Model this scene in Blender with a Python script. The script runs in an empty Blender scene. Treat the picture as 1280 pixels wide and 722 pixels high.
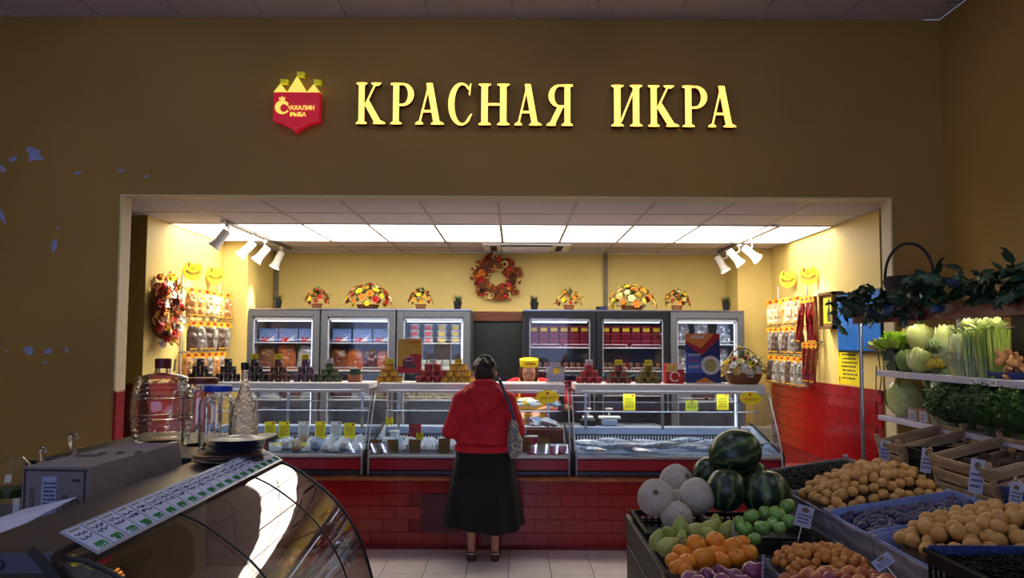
import bpy, bmesh, math, random
from mathutils import Vector, Matrix, Euler, noise
R = math.radians
PI = math.pi
random.seed(7)
sc = bpy.context.scene
COL = sc.collection

# ---------------------------------------------------------------- camera
CAM_H = 1.63
CAMROT = Matrix.Rotation(R(0.15), 3, 'Z') @ Matrix.Rotation(R(90 + 3.78), 3, 'X') @ Matrix.Rotation(R(0.27), 3, 'Z')
cam = bpy.data.cameras.new('camera')
cam.sensor_width = 36.0
cam.lens = 1000.0 / 1280.0 * 36.0
cam.clip_start = 0.05
camo = bpy.data.objects.new('camera', cam)
COL.objects.link(camo)
camo.matrix_world = Matrix.Translation((0, 0, CAM_H)) @ CAMROT.to_4x4()
sc.camera = camo


def P(x, y, Y):
    """world point seen at photo position x, y at the distance Y in front of the camera"""
    d = CAMROT @ Vector(((x - 640) / 1000.0, -(y - 361) / 1000.0, -1.0))
    return Vector((0, 0, CAM_H)) + d * (Y / d.y)


# ---------------------------------------------------------------- light and exposure
sc.view_settings.view_transform = 'Standard'
sc.view_settings.look = 'None'
sc.view_settings.gamma = 1.0
sc.view_settings.use_curve_mapping = False
sc.view_settings.exposure = 0.0
try:
    sc.cycles.use_denoising = True
    sc.cycles.max_bounces = 10
    sc.cycles.transparent_max_bounces = 24
    sc.cycles.caustics_reflective = False
    sc.cycles.caustics_refractive = False
    sc.cycles.sample_clamp_indirect = 4.0
except Exception:
    pass
W = bpy.data.worlds.new('world')
sc.world = W
W.use_nodes = True
W.node_tree.nodes['Background'].inputs[0].default_value = (0.35, 0.45, 0.75, 1)
W.node_tree.nodes['Background'].inputs[1].default_value = 0.6
SHOP_PANEL = 7.4      # lit ceiling panels of the shop
SPOT_W = 62.0         # track spots
HALL_TUBE = 2.3      # fluorescent tubes of the hall
DAY_W = 78.0          # daylight through an assumed, unseen window behind the photographer


def area(name, loc, rot, sx, sy, power, col):
    l = bpy.data.lights.new(name, 'AREA')
    l.shape = 'RECTANGLE'
    l.size, l.size_y = sx, sy
    l.energy = power
    l.color = col
    o = bpy.data.objects.new(name, l)
    o.location = loc
    o.rotation_euler = rot
    COL.objects.link(o)
    return o


area('window_daylight', (-1.4, -3.85, 1.9), (R(90), 0, 0), 5.6, 2.6, DAY_W, (0.50, 0.60, 1.0))  # cool area light added for the daylight assumed behind the camera


# ---------------------------------------------------------------- materials
def lin(c):
    return tuple(((v / 255.0) / 12.92 if v <= 10 else (((v / 255.0) + 0.055) / 1.055) ** 2.4) for v in c)


MATS = {}


def mat(name, rgb, rough=0.55, metal=0.0, var=0.12, scale=14.0, bump=0.0, bscale=120.0, emit=0.0, emitc=None,
        spec=0.5, coat=0.0, alpha=1.0, trans=0.0, sss=0.0):
    if name in MATS:
        return MATS[name]
    m = bpy.data.materials.new(name)
    m.use_nodes = True
    nt = m.node_tree
    b = nt.nodes['Principled BSDF']
    c = lin(rgb)
    tc = nt.nodes.new('ShaderNodeTexCoord')
    nz = nt.nodes.new('ShaderNodeTexNoise')
    nz.inputs['Scale'].default_value = scale
    nz.inputs['Detail'].default_value = 3
    nt.links.new(tc.outputs['Object'], nz.inputs['Vector'])
    rp = nt.nodes.new('ShaderNodeValToRGB')
    rp.color_ramp.elements[0].position = 0.3
    rp.color_ramp.elements[1].position = 0.7
    rp.color_ramp.elements[0].color = (*[v * (1 - var) for v in c], 1)
    rp.color_ramp.elements[1].color = (*[min(1, v * (1 + var)) for v in c], 1)
    nt.links.new(nz.outputs['Fac'], rp.inputs['Fac'])
    nt.links.new(rp.outputs['Color'], b.inputs['Base Color'])
    b.inputs['Roughness'].default_value = rough
    b.inputs['Metallic'].default_value = metal
    b.inputs['Specular IOR Level'].default_value = spec
    b.inputs['Coat Weight'].default_value = coat
    b.inputs['Coat Roughness'].default_value = 0.08
    b.inputs['Alpha'].default_value = alpha
    b.inputs['Transmission Weight'].default_value = trans
    if sss:
        b.inputs['Subsurface Weight'].default_value = sss
        b.inputs['Subsurface Radius'].default_value = (0.01, 0.006, 0.003)
    if emit:
        b.inputs['Emission Color'].default_value = (*lin(emitc or rgb), 1)
        b.inputs['Emission Strength'].default_value = emit
    if bump:
        n2 = nt.nodes.new('ShaderNodeTexNoise')
        n2.inputs['Scale'].default_value = bscale
        n2.inputs['Detail'].default_value = 4
        nt.links.new(tc.outputs['Object'], n2.inputs['Vector'])
        bp = nt.nodes.new('ShaderNodeBump')
        bp.inputs['Strength'].default_value = bump
        bp.inputs['Distance'].default_value = 0.01
        nt.links.new(n2.outputs['Fac'], bp.inputs['Height'])
        nt.links.new(bp.outputs['Normal'], b.inputs['Normal'])
    MATS[name] = m
    return m


def glass(name, tint=(1, 1, 1), amount=1.0, rough=0.02, bump=0.0, bscale=30.0):
    """thin clear pane: transparent straight through, mirror by the Fresnel term"""
    if name in MATS:
        return MATS[name]
    m = bpy.data.materials.new(name)
    m.use_nodes = True
    nt = m.node_tree
    nt.nodes.remove(nt.nodes['Principled BSDF'])
    out = nt.nodes['Material Output']
    tr = nt.nodes.new('ShaderNodeBsdfTransparent')
    tr.inputs['Color'].default_value = (*tint, 1)
    gl = nt.nodes.new('ShaderNodeBsdfGlossy')
    gl.inputs['Roughness'].default_value = rough
    fr = nt.nodes.new('ShaderNodeLayerWeight')          # Schlick term, the same on both faces of a thin wall
    fr.inputs['Blend'].default_value = 0.5
    pw = nt.nodes.new('ShaderNodeMath')
    pw.operation = 'POWER'
    pw.inputs[1].default_value = 4.0
    nt.links.new(fr.outputs['Facing'], pw.inputs[0])
    mu = nt.nodes.new('ShaderNodeMath')
    mu.operation = 'MULTIPLY_ADD'
    mu.inputs[1].default_value = 0.75 * min(amount, 1.2)
    mu.inputs[2].default_value = 0.045 * amount
    mu.use_clamp = True
    nt.links.new(pw.outputs[0], mu.inputs[0])
    mx = nt.nodes.new('ShaderNodeMixShader')
    nt.links.new(mu.outputs[0], mx.inputs[0])
    nt.links.new(tr.outputs[0], mx.inputs[1])
    nt.links.new(gl.outputs[0], mx.inputs[2])
    nt.links.new(mx.outputs[0], out.inputs['Surface'])
    if bump:
        tc = nt.nodes.new('ShaderNodeTexCoord')
        n2 = nt.nodes.new('ShaderNodeTexNoise')
        n2.inputs['Scale'].default_value = bscale
        nt.links.new(tc.outputs['Object'], n2.inputs['Vector'])
        bp = nt.nodes.new('ShaderNodeBump')
        bp.inputs['Strength'].default_value = bump
        bp.inputs['Distance'].default_value = 0.02
        nt.links.new(n2.outputs['Fac'], bp.inputs['Height'])
        nt.links.new(bp.outputs['Normal'], gl.inputs['Normal'])
        nt.links.new(bp.outputs['Normal'], fr.inputs['Normal'])
    MATS[name] = m
    return m


def solid_glass(name, tint=(1, 1, 1), rough=0.0, bump=0.0, bscale=30.0):
    """thick blown glass that bends the view behind it"""
    m = bpy.data.materials.new(name)
    m.use_nodes = True
    nt = m.node_tree
    b = nt.nodes['Principled BSDF']
    b.inputs['Base Color'].default_value = (*tint, 1)
    b.inputs['Transmission Weight'].default_value = 1.0
    b.inputs['IOR'].default_value = 1.47
    b.inputs['Roughness'].default_value = rough
    tc = nt.nodes.new('ShaderNodeTexCoord')
    n2 = nt.nodes.new('ShaderNodeTexNoise')
    n2.inputs['Scale'].default_value = bscale
    nt.links.new(tc.outputs['Object'], n2.inputs['Vector'])
    bp = nt.nodes.new('ShaderNodeBump')
    bp.inputs['Strength'].default_value = bump
    bp.inputs['Distance'].default_value = 0.02
    nt.links.new(n2.outputs['Fac'], bp.inputs['Height'])
    nt.links.new(bp.outputs['Normal'], b.inputs['Normal'])
    MATS[name] = m
    return m


def striped(name, a, b, scale, axis='X', distort=4.0, rough=0.35, sharp=(0.4, 0.6), kind='BANDS', detail=2.0):
    """two colours in wavy bands (melon stripes, wood grain, printed cloth)"""
    if name in MATS:
        return MATS[name]
    m = bpy.data.materials.new(name)
    m.use_nodes = True
    nt = m.node_tree
    bs = nt.nodes['Principled BSDF']
    tc = nt.nodes.new('ShaderNodeTexCoord')
    wv = nt.nodes.new('ShaderNodeTexWave')
    wv.wave_type = kind
    if kind == 'BANDS':
        wv.bands_direction = axis
    wv.inputs['Scale'].default_value = scale
    wv.inputs['Distortion'].default_value = distort
    wv.inputs['Detail'].default_value = detail
    wv.inputs['Detail Scale'].default_value = 1.5
    nt.links.new(tc.outputs['Object'], wv.inputs['Vector'])
    rp = nt.nodes.new('ShaderNodeValToRGB')
    rp.color_ramp.elements[0].position, rp.color_ramp.elements[1].position = sharp
    rp.color_ramp.elements[0].color = (*lin(a), 1)
    rp.color_ramp.elements[1].color = (*lin(b), 1)
    nt.links.new(wv.outputs['Fac'], rp.inputs['Fac'])
    nt.links.new(rp.outputs['Color'], bs.inputs['Base Color'])
    bs.inputs['Roughness'].default_value = rough
    MATS[name] = m
    return m


def gridmat(name, rgb, joint, size, off=(0, 0), gap=0.006, rough=0.4, tex='Object', rows=None, brick=0.0):
    """tiles too far away or too oblique to pick apart"""
    m = bpy.data.materials.new(name)
    m.use_nodes = True
    nt = m.node_tree
    bs = nt.nodes['Principled BSDF']
    tc = nt.nodes.new('ShaderNodeTexCoord')
    mp = nt.nodes.new('ShaderNodeMapping')
    mp.inputs['Location'].default_value = (off[0], off[1], 0)
    br = nt.nodes.new('ShaderNodeTexBrick')
    br.offset = brick
    br.inputs['Scale'].default_value = 1.0
    br.inputs['Brick Width'].default_value = size
    br.inputs['Row Height'].default_value = rows or size
    br.inputs['Mortar Size'].default_value = gap
    br.inputs['Color1'].default_value = (*lin(rgb), 1)
    br.inputs['Color2'].default_value = (*[v * 0.93 for v in lin(rgb)], 1)
    br.inputs['Mortar'].default_value = (*lin(joint), 1)
    nt.links.new(tc.outputs[tex], mp.inputs[0])
    nt.links.new(mp.outputs[0], br.inputs['Vector'])
    nt.links.new(br.outputs['Color'], bs.inputs['Base Color'])
    bs.inputs['Roughness'].default_value = rough
    MATS[name] = m
    return m


# ---------------------------------------------------------------- mesh helpers
def m4(loc=(0, 0, 0), rot=(0, 0, 0), sc_=(1, 1, 1)):
    return Matrix.Translation(loc) @ Euler(rot).to_matrix().to_4x4() @ Matrix.Diagonal((*sc_, 1))


class MB:
    def __init__(s):
        s.v, s.f, s.k, s.cur = [], [], [], 0

    def add(s, vf, M=None):
        vs, fs = vf
        o = len(s.v)
        if M is not None:
            s.v += [tuple(M @ Vector(p)) for p in vs]
        else:
            s.v += [tuple(p) for p in vs]
        s.f += [tuple(i + o for i in f) for f in fs]
        s.k += [s.cur] * len(fs)
        return s

    def box(s, c, d, b=0.0, rot=None):
        M = m4(c, rot or (0, 0, 0))
        return s.add(rbox(*d, b), M)

    def bb(s, x0, x1, y0, y1, z0, z1, b=0.0):
        return s.box(((x0 + x1) / 2, (y0 + y1) / 2, (z0 + z1) / 2), (abs(x1 - x0), abs(y1 - y0), abs(z1 - z0)), b)

    def tube(s, pts, r, n=8, caps=True):
        return s.add(tube(pts, r, n, caps))

    def lathe(s, prof, n=16, M=None):
        return s.add(lathe(prof, n), M)

    def ball(s, c, r, seg=12, ring=8, rot=None):
        r = (r, r, r) if not isinstance(r, (tuple, list)) else r
        return s.add(sphere(*r, seg, ring), m4(c, rot or (0, 0, 0)))

    def prism(s, poly, t, M=None):
        return s.add(prism(poly, t), M)

    def mesh(s, name, mats, smooth=False):
        me = bpy.data.meshes.new(name)
        me.from_pydata(s.v, [], s.f)
        for m in (mats if isinstance(mats, (list, tuple)) else [mats]):
            me.materials.append(m)
        if any(s.k):
            me.polygons.foreach_set('material_index', s.k)
        if smooth:
            smooth_by_angle(me)
        me.update()
        return me

    def build(s, name, mats, parent=None, smooth=False, loc=None, rot=None):
        return link(name, s.mesh(name, mats, smooth), parent, loc, rot)


def smooth_by_angle(me, ang=40):
    me.polygons.foreach_set('use_smooth', [True] * len(me.polygons))
    bm = bmesh.new()
    bm.from_mesh(me)
    bmesh.ops.remove_doubles(bm, verts=bm.verts, dist=1e-6)
    a = R(ang)
    for e in bm.edges:
        if len(e.link_faces) == 2:
            e.smooth = e.calc_face_angle(0) < a
    bm.to_mesh(me)
    bm.free()


def link(name, data, parent=None, loc=None, rot=None):
    o = bpy.data.objects.new(name, data)
    COL.objects.link(o)
    if parent is not None:
        o.parent = parent
        KIDS.setdefault(parent.name, []).append(o)
    if loc is not None:
        o.location = loc
    if rot is not None:
        o.rotation_euler = rot
    return o


KIDS = {}


def rbox(sx, sy, sz, b=0.0):
    x, y, z = sx / 2, sy / 2, sz / 2
    if b <= 0:
        v = [(-x, -y, -z), (x, -y, -z), (x, y, -z), (-x, y, -z), (-x, -y, z), (x, -y, z), (x, y, z), (-x, y, z)]
        return v, [(0, 3, 2, 1), (4, 5, 6, 7), (0, 1, 5, 4), (1, 2, 6, 5), (2, 3, 7, 6), (3, 0, 4, 7)]
    b = min(b, x * .95, y * .95, z * .95)
    v, idx = [], {}
    for i in (-1, 1):
        for j in (-1, 1):
            for k in (-1, 1):
                for a in range(3):
                    p = [i * (x - b), j * (y - b), k * (z - b)]
                    p[a] += (i, j, k)[a] * b
                    idx[(i, j, k, a)] = len(v)
                    v.append(tuple(p))
    f = []
    for a in range(3):
        u, w = (a + 1) % 3, (a + 2) % 3
        for sg in (-1, 1):
            q = []
            for (p, r) in ((-1, -1), (1, -1), (1, 1), (-1, 1)):
                k = [0, 0, 0]
                k[a], k[u], k[w] = sg, p, r
                q.append(idx[(*k, a)])
            f.append(tuple(q if sg > 0 else q[::-1]))
    for a in range(3):                      # edges along axis a
        u, w = (a + 1) % 3, (a + 2) % 3
        for p in (-1, 1):
            for r in (-1, 1):
                k0, k1 = [0, 0, 0], [0, 0, 0]
                k0[a], k1[a] = -1, 1
                k0[u] = k1[u] = p
                k0[w] = k1[w] = r
                q = [idx[(*k0, u)], idx[(*k1, u)], idx[(*k1, w)], idx[(*k0, w)]]
                f.append(tuple(q if p * r < 0 else q[::-1]))
    for i in (-1, 1):
        for j in (-1, 1):
            for k in (-1, 1):
                q = [idx[(i, j, k, a)] for a in range(3)]
                f.append(tuple(q if i * j * k > 0 else q[::-1]))
    return v, f


def lathe(prof, n=16):
    v, f = [], []
    for (r, z) in prof:
        for i in range(n):
            a = 2 * PI * i / n
            v.append((r * math.cos(a), r * math.sin(a), z))
    for j in range(len(prof) - 1):
        for i in range(n):
            k = (i + 1) % n
            f.append((j * n + i, j * n + k, (j + 1) * n + k, (j + 1) * n + i))
    if prof[0][0] > 1e-5:
        f.append(tuple(range(n))[::-1])
    if prof[-1][0] > 1e-5:
        f.append(tuple((len(prof) - 1) * n + i for i in range(n)))
    return v, f


def sphere(rx, ry, rz, seg=12, ring=8):
    v, f = [(0, 0, -rz)], []
    for j in range(1, ring):
        t = -PI / 2 + PI * j / ring
        for i in range(seg):
            a = 2 * PI * i / seg
            v.append((rx * math.cos(t) * math.cos(a), ry * math.cos(t) * math.sin(a), rz * math.sin(t)))
    v.append((0, 0, rz))
    for i in range(seg):
        f.append((0, 1 + (i + 1) % seg, 1 + i))
        for j in range(ring - 2):
            a, b = 1 + j * seg + i, 1 + j * seg + (i + 1) % seg
            f.append((a, b, b + seg, a + seg))
        q = 1 + (ring - 2) * seg
        f.append((q + i, q + (i + 1) % seg, len(v) - 1))
    return v, f


def tube(pts, r, n=8, caps=True):
    pts = [Vector(p) for p in pts]
    rs = r if isinstance(r, (list, tuple)) else [r] * len(pts)
    v, f = [], []
    up = None
    for i, p in enumerate(pts):
        t = (pts[min(i + 1, len(pts) - 1)] - pts[max(i - 1, 0)])
        t = t.normalized() if t.length > 1e-9 else Vector((0, 0, 1))
        if up is None:
            up = Vector((0, 0, 1)) if abs(t.z) < .9 else Vector((1, 0, 0))
        a = t.cross(up)
        a.normalize()
        up = a.cross(t)
        for k in range(n):
            an = 2 * PI * k / n
            v.append(p + a * (rs[i] * math.cos(an)) + up * (rs[i] * math.sin(an)))
    for i in range(len(pts) - 1):
        for k in range(n):
            l = (k + 1) % n
            f.append((i * n + k, i * n + l, (i + 1) * n + l, (i + 1) * n + k))
    if caps:
        f.append(tuple(range(n))[::-1])
        f.append(tuple((len(pts) - 1) * n + k for k in range(n)))
    return v, f


def prism(poly, t):
    """outline in x, y thickened from z = 0 to z = t"""
    ar = sum(poly[i - 1][0] * poly[i][1] - poly[i][0] * poly[i - 1][1] for i in range(len(poly)))
    if ar < 0:
        poly = poly[::-1]
    n = len(poly)
    v = [(x, y, 0) for x, y in poly] + [(x, y, t) for x, y in poly]
    f = [tuple(range(n))[::-1], tuple(range(n, 2 * n))]
    f += [(i, (i + 1) % n, n + (i + 1) % n, n + i) for i in range(n)]
    return v, f


def arc(cx, cy, rx, ry, a0, a1, n=14):
    return [(cx + rx * math.cos(R(a0 + (a1 - a0) * i / n)), cy + ry * math.sin(R(a0 + (a1 - a0) * i / n))) for i in range(n + 1)]


def pillow(w, h, t, nx=8, ny=10, crumple=0.25, seed=0, pinch=0.0):
    """closed, bulging, creased bag: w along x, h along z, thickness t along y"""
    v, f = [], []
    rnd = random.Random(seed)
    o = Vector((rnd.random() * 50, rnd.random() * 50, 0))
    for side in (-1, 1):
        for j in range(ny + 1):
            for i in range(nx + 1):
                u, q = i / nx * 2 - 1, j / ny * 2 - 1
                b = (max(0, 1 - abs(u) ** 2.4) ** .55) * (max(0, 1 - abs(q) ** 3) ** .55)
                nz_ = noise.noise(Vector((u * 2.2, q * 3.2, side)) + o)
                sh = 1 - pinch * max(0, q) ** 2
                v.append((u * w / 2 * sh + nz_ * w * .03 * b, side * t / 2 * b * (1 + crumple * 2 * nz_), h / 2 + q * h / 2))
    n = (nx + 1) * (ny + 1)
    for s_ in (0, 1):
        for j in range(ny):
            for i in range(nx):
                a = s_ * n + j * (nx + 1) + i
                q = (a, a + 1, a + nx + 2, a + nx + 1)
                f.append(q if s_ == 0 else q[::-1])
    return v, f


def text_mesh(body, size, m, t=0.0006, bold=0.0):
    key = ('txt', body, size, m.name, bold)
    if key in MATS:
        return MATS[key]
    c = bpy.data.curves.new('lettering', 'FONT')
    c.body = body
    c.size = size
    c.align_x = 'CENTER'
    c.align_y = 'CENTER'
    c.extrude = t
    c.offset = bold
    c.resolution_u = 3
    o = bpy.data.objects.new('lettering', c)
    COL.objects.link(o)
    dg = bpy.context.evaluated_depsgraph_get()
    me = bpy.data.meshes.new_from_object(o.evaluated_get(dg))
    bpy.data.objects.remove(o)
    bpy.data.curves.remove(c)
    me.materials.clear()
    me.materials.append(m)
    MATS[key] = me
    return me


def organic(prims, voxel=0.01, smooth=3):
    """one continuous skin grown over tapered limbs and rounded masses"""
    mb = MB()
    for p in prims:
        if p[0] == 'c':
            _, a, b, r0, r1 = p
            a, b = Vector(a), Vector(b)
            mb.ball(a, r0, 14, 9)
            mb.ball(b, r1, 14, 9)
            mb.tube([a, b], [r0, r1], 14)
        elif p[0] == 'e':
            mb.ball(p[1], p[2], 20, 14, p[3] if len(p) > 3 else None)
        elif p[0] == 'm':
            mb.add(p[1], p[2] if len(p) > 2 else None)
    me = mb.mesh('tmp', [])
    o = bpy.data.objects.new('tmp', me)
    COL.objects.link(o)
    md = o.modifiers.new('r', 'REMESH')
    md.mode = 'VOXEL'
    md.voxel_size = voxel
    if smooth:
        s2 = o.modifiers.new('s', 'SMOOTH')
        s2.factor = 0.5
        s2.iterations = smooth
    dg = bpy.context.evaluated_depsgraph_get()
    out = bpy.data.meshes.new_from_object(o.evaluated_get(dg))
    bpy.data.objects.remove(o)
    bpy.data.meshes.remove(me)
    out.polygons.foreach_set('use_smooth', [True] * len(out.polygons))
    return out


# ---------------------------------------------------------------- object helpers
def tag(o, label=None, cat=None, group=None, kind=None):
    if label:
        o['label'] = label
    if cat:
        o['category'] = cat
    if group:
        o['group'] = group
    if kind:
        o['kind'] = kind
    return o


def thing(name, label, cat, loc=(0, 0, 0), rot=(0, 0, 0), group=None):
    o = link(name, None, None, loc, rot)
    o.empty_display_size = 0.05
    return tag(o, label, cat, group)


def one(name, me, label, cat, loc=(0, 0, 0), rot=(0, 0, 0), group=None, scale=None):
    o = link(name, me, None, loc, rot)
    if scale is not None:
        o.scale = scale if isinstance(scale, (tuple, list)) else (scale,) * 3
    return tag(o, label, cat, group)


def clone(root, loc=None, rot=None, label=None, group=None, scale=None):
    def cp(o, par):
        c = o.copy()
        COL.objects.link(c)
        if par is not None:
            c.parent = par
            KIDS.setdefault(par.name, []).append(c)
        for ch in list(KIDS.get(o.name, ())):
            cp(ch, c)
        return c
    r = cp(root, None)
    if loc is not None:
        r.location = loc
    if rot is not None:
        r.rotation_euler = rot
    if scale is not None:
        r.scale = scale if isinstance(scale, (tuple, list)) else (scale,) * 3
    tag(r, label, None, group)
    return r


def struct(name, mb, m, label=None, smooth=False):
    o = mb.build(name, m, None, smooth)
    return tag(o, label, None, None, 'structure')


def scribble(w, h, lines, m, seed=1, t=0.0006, big=None):
    """rows of short dark dashes: writing too small to read in the photograph"""
    rnd = random.Random(seed)
    mb = MB()
    lh = h / lines
    for i in range(lines):
        y = h / 2 - lh * (i + .5)
        x = -w / 2 + rnd.random() * w * .12
        while x < w / 2 - w * .08:
            l = w * rnd.uniform(.05, .2)
            mb.box((x + l / 2, y, t / 2), (l, lh * .42, t))
            x += l + w * .04
    return mb


FRONT = (R(90), 0, 0)            # flat things: local x right, y up, z towards the viewer
ONLEFT = (R(90), 0, R(90))       # hung on the left wall, facing right
ONRIGHT = (R(90), 0, R(-90))     # hung on the right wall, facing left

# ================================================================= THE SETTING
YF, YFB = 5.70, 5.84            # front and back face of the facade wall
XO0, XO1 = P(148, 330, YF).x, P(1116.5, 330, YF).x
ZO = 2.672                      # underside of the lintel
ZH = 3.985                      # hall ceiling
ZC = 2.69                       # shop ceiling
XR = P(1179, 180, YF).x         # right wall of the hall
XSL, XSR, YB = -3.12, 2.90, 9.50

M_ochre = mat('ochre_paint', (156, 122, 58), 0.75, var=0.10, scale=1.2, bump=0.12, bscale=60)
M_cream = mat('cream_trim', (214, 196, 158), 0.6, var=0.05)
M_yellow = mat('yellow_wall_paint', (226, 202, 122), 0.6, var=0.04, scale=2.0, bump=0.05, bscale=80)
M_olive = mat('olive_wall_paint', (150, 128, 66), 0.65, var=0.05, scale=2.0)
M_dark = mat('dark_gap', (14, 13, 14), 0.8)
M_redtile = mat('red_glazed_tile', (150, 16, 20), 0.16, var=0.14, scale=3.0, spec=0.5, bump=0.03, bscale=12)
M_redgrout = mat('red_grout', (124, 14, 18), 0.6)
M_ftile = mat('floor_tile_glaze', (226, 216, 212), 0.28, var=0.07, scale=5.0, bump=0.02)
M_grout = mat('floor_grout', (74, 70, 74), 0.9)
M_ctile = mat('ceiling_tile_board', (206, 198, 204), 0.9, var=0.05, scale=60, bump=0.1, bscale=300)
M_tbar = mat('ceiling_t_bar', (170, 160, 158), 0.5, var=0.03)
M_wood = striped('ledge_wood', (150, 84, 38), (186, 112, 56), 4.0, 'Z', 6.0, 0.45)
M_brownwood = striped('brown_wood', (92, 46, 22), (112, 58, 28), 6.0, 'Z', 5.0, 0.5)

# floor slab with the tiles in view laid on it
gridmat('floor_far_tiles', (200, 190, 184), (74, 70, 74), 0.3, (0.03, 0.05), 0.004, 0.3)
fl = MB().bb(-5.2, 3.4, -4.2, 9.8, -0.12, -0.006)
floor = struct('floor', fl, MATS['floor_far_tiles'], 'pale ceramic tile floor of the market hall')
tm = MB().box((0, 0, 0), (0.2955, 0.2955, 0.008), 0.0015).mesh('floor_tile', M_ftile)
for i in range(-11, 11):
    for j in range(8):
        link('floor_tile', tm, floor, (-0.03 + .15 + .3 * i, 6.35 + .15 - .3 * j - .3 * 0, -0.004 + random.uniform(-.0006, .0006)))

# facade wall with the shop opening
fw = MB()
fw.bb(-5.2, XO0, YF, YFB, 0, ZH)
fw.bb(XO1, XR + .1, YF, YFB, 0, ZH)
fw.bb(XO0, XO1, YF, YFB, ZO, ZH)
wall_front = struct('wall_front', fw, M_ochre, 'dim ochre painted facade wall around the shop opening')
# places where the paint has come off
M_chip = mat('bare_blue_plaster', (150, 158, 205), 0.8, var=0.1)
chips = [(42, 193, 26, 24), (17, 198, 12, 10), (3, 211, 9, 8), (97, 216, 10, 5), (152, 213, 16, 5), (183, 220, 9, 4), (3, 270, 8, 28),
         (68, 307, 8, 24), (36, 438, 17, 12), (60, 438, 13, 9), (83, 437, 6, 9), (56, 453, 6, 4), (72, 284, 5, 3), (7, 438, 3, 5)]
for k, (cx, cy, w, h) in enumerate(chips):
    rnd = random.Random(k + 3)
    n = 11
    pl = []
    for i in range(n):
        a = 2 * PI * i / n
        q = rnd.uniform(.45, 1.15)
        x_, y_ = math.cos(a) * q * w / 2, math.sin(a) * q * h / 2
        x_ += -y_ * .35 * (1 if k % 2 == 0 else -.5)
        pl.append((x_ * .0057, y_ * .0057))
    link('bare_plaster_patch', MB().prism(pl, 0.0012).mesh('bare_plaster_patch', M_chip), wall_front, P(cx, cy, YF), FRONT)

# cream lining of the opening
struct('trim_1', MB().bb(XO0 - .002, XO0 + .012, YF - .006, YFB + .004, 1.27, ZO + .004, .002), M_cream, 'pale lining of the left side of the shop opening')
struct('trim_2', MB().bb(XO1 - .012, XO1 + .002, YF - .006, YFB + .004, 0, ZO + .004, .002), M_cream, 'pale lining of the right side of the shop opening')
struct('trim_3', MB().bb(XO0 + .012, XO1 - .012, YF - .006, YFB + .004, ZO - .008, ZO + .004, .002), M_cream, 'pale lining under the lintel of the shop opening')
tr4 = struct('trim_4', MB().bb(XO0 - .002, XO0 + .010, YF - .002, YFB, 0, 1.27), M_redgrout, 'red tiled strip low on the left side of the opening')
t_red = MB().box((0, 0, 0), (.13, .17, .008), .003).mesh('tile', M_redtile)
t_ora = MB().box((0, 0, 0), (.13, .17, .008), .003).mesh('tile', mat('orange_glazed_tile', (196, 104, 30), .2))
for k in range(7):
    link('tile', t_ora if k == 4 else t_red, tr4, (XO0 + .012, YF + .069, 1.18 - .175 * k), (R(90), 0, R(90)))
# hall shell
struct('wall_right', MB().bb(XR, XR + .15, -4.2, YF, 0, ZH), M_ochre, 'dim ochre right wall of the hall')
struct('wall_left', MB().bb(-5.35, -5.2, -4.2, 9.8, 0, ZH), M_ochre, 'ochre left wall of the hall')
wb = MB()
wb.bb(-5.2, -4.4, -4.2, -4.05, 0, ZH).bb(1.6, XR, -4.2, -4.05, 0, ZH).bb(-4.4, 1.6, -4.2, -4.05, 0, .5).bb(-4.4, 1.6, -4.2, -4.05, 3.3, ZH)  # wall pieces leave an opening for the assumed window
struct('wall_back', wb, M_ochre, 'hall wall behind the photographer')
w1 = MB().bb(-4.4, 1.6, -4.16, -4.15, .5, 3.3)
assumed_win = struct('window_1', w1, glass('window_glass'), 'large shop window behind the photographer')  # unseen window, assumed from the bluish light on the left foreground
wf_ = MB()
for x in (-4.37, -2.4, -.4, 1.57):
    wf_.bb(x - .03, x + .03, -4.19, -4.1, .5, 3.3)
wf_.bb(-4.4, 1.6, -4.19, -4.1, .5, .56).bb(-4.4, 1.6, -4.19, -4.1, 3.24, 3.3)
wf_.build('window_frame', M_cream, assumed_win)
# hall ceiling
gridmat('hall_ceiling_tiles', (178, 172, 182), (120, 112, 112), 0.6, (0.3, 0), 0.012, 0.9)
hc = struct('ceiling', MB().bb(-5.2, XR, -4.2, YF, ZH + .004, ZH + .1), MATS['hall_ceiling_tiles'], 'suspended ceiling of the hall')
ct = MB().box((0, 0, 0), (.585, .585, .012), .002).mesh('ceiling_tile', mat('hall_ceiling_board', (182, 174, 186), .9, var=.06, scale=40))
x0 = P(109, 10, 5.5).x
for i in range(-3, 12):
    for j in range(2):
        x = x0 + .3 + .6 * i
        if x + .3 < XR and x - .3 > -5.2:
            link('ceiling_tile', ct, hc, (x, YF - .3 - .6 * j, ZH + .002))
MB().bb(-5.2, XR, 4.49, 4.51, ZH - .012, ZH + .004).build('tile_rail', M_tbar, hc)
# hall fluorescent fittings (above and behind the photographer)
M_tubeglow = mat('hall_tube_light', (225, 232, 255), .4, emit=HALL_TUBE * 9, emitc=(216, 224, 255), var=0)
M_white = mat('white_enamel', (232, 232, 232), .35, var=.03)
fit = None
for (x, y) in ((-1.9, 3.9), (-1.9, 1.5), (.5, 3.9), (.5, 1.5), (2.1, 2.7), (-3.6, 2.7), (-1.9, -1.2), (.5, -1.2)):
    if fit is None:
        fit = thing('ceiling_light', 'fluorescent ceiling fitting with four tubes in the hall', 'lamp', (x, y, ZH - .02), (0, 0, 0), 'hall ceiling lights')
        MB().bb(-.3, .3, -.3, .3, 0, .018).build('tray', M_white, fit)
        tb = MB().tube([(0, -.27, 0), (0, .27, 0)], .013, 8).mesh('tube', M_tubeglow)
        for q in (-.21, -.07, .07, .21):
            link('tube', tb, fit, (q, 0, -.02))
    else:
        clone(fit, (x, y, ZH - .02))

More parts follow.
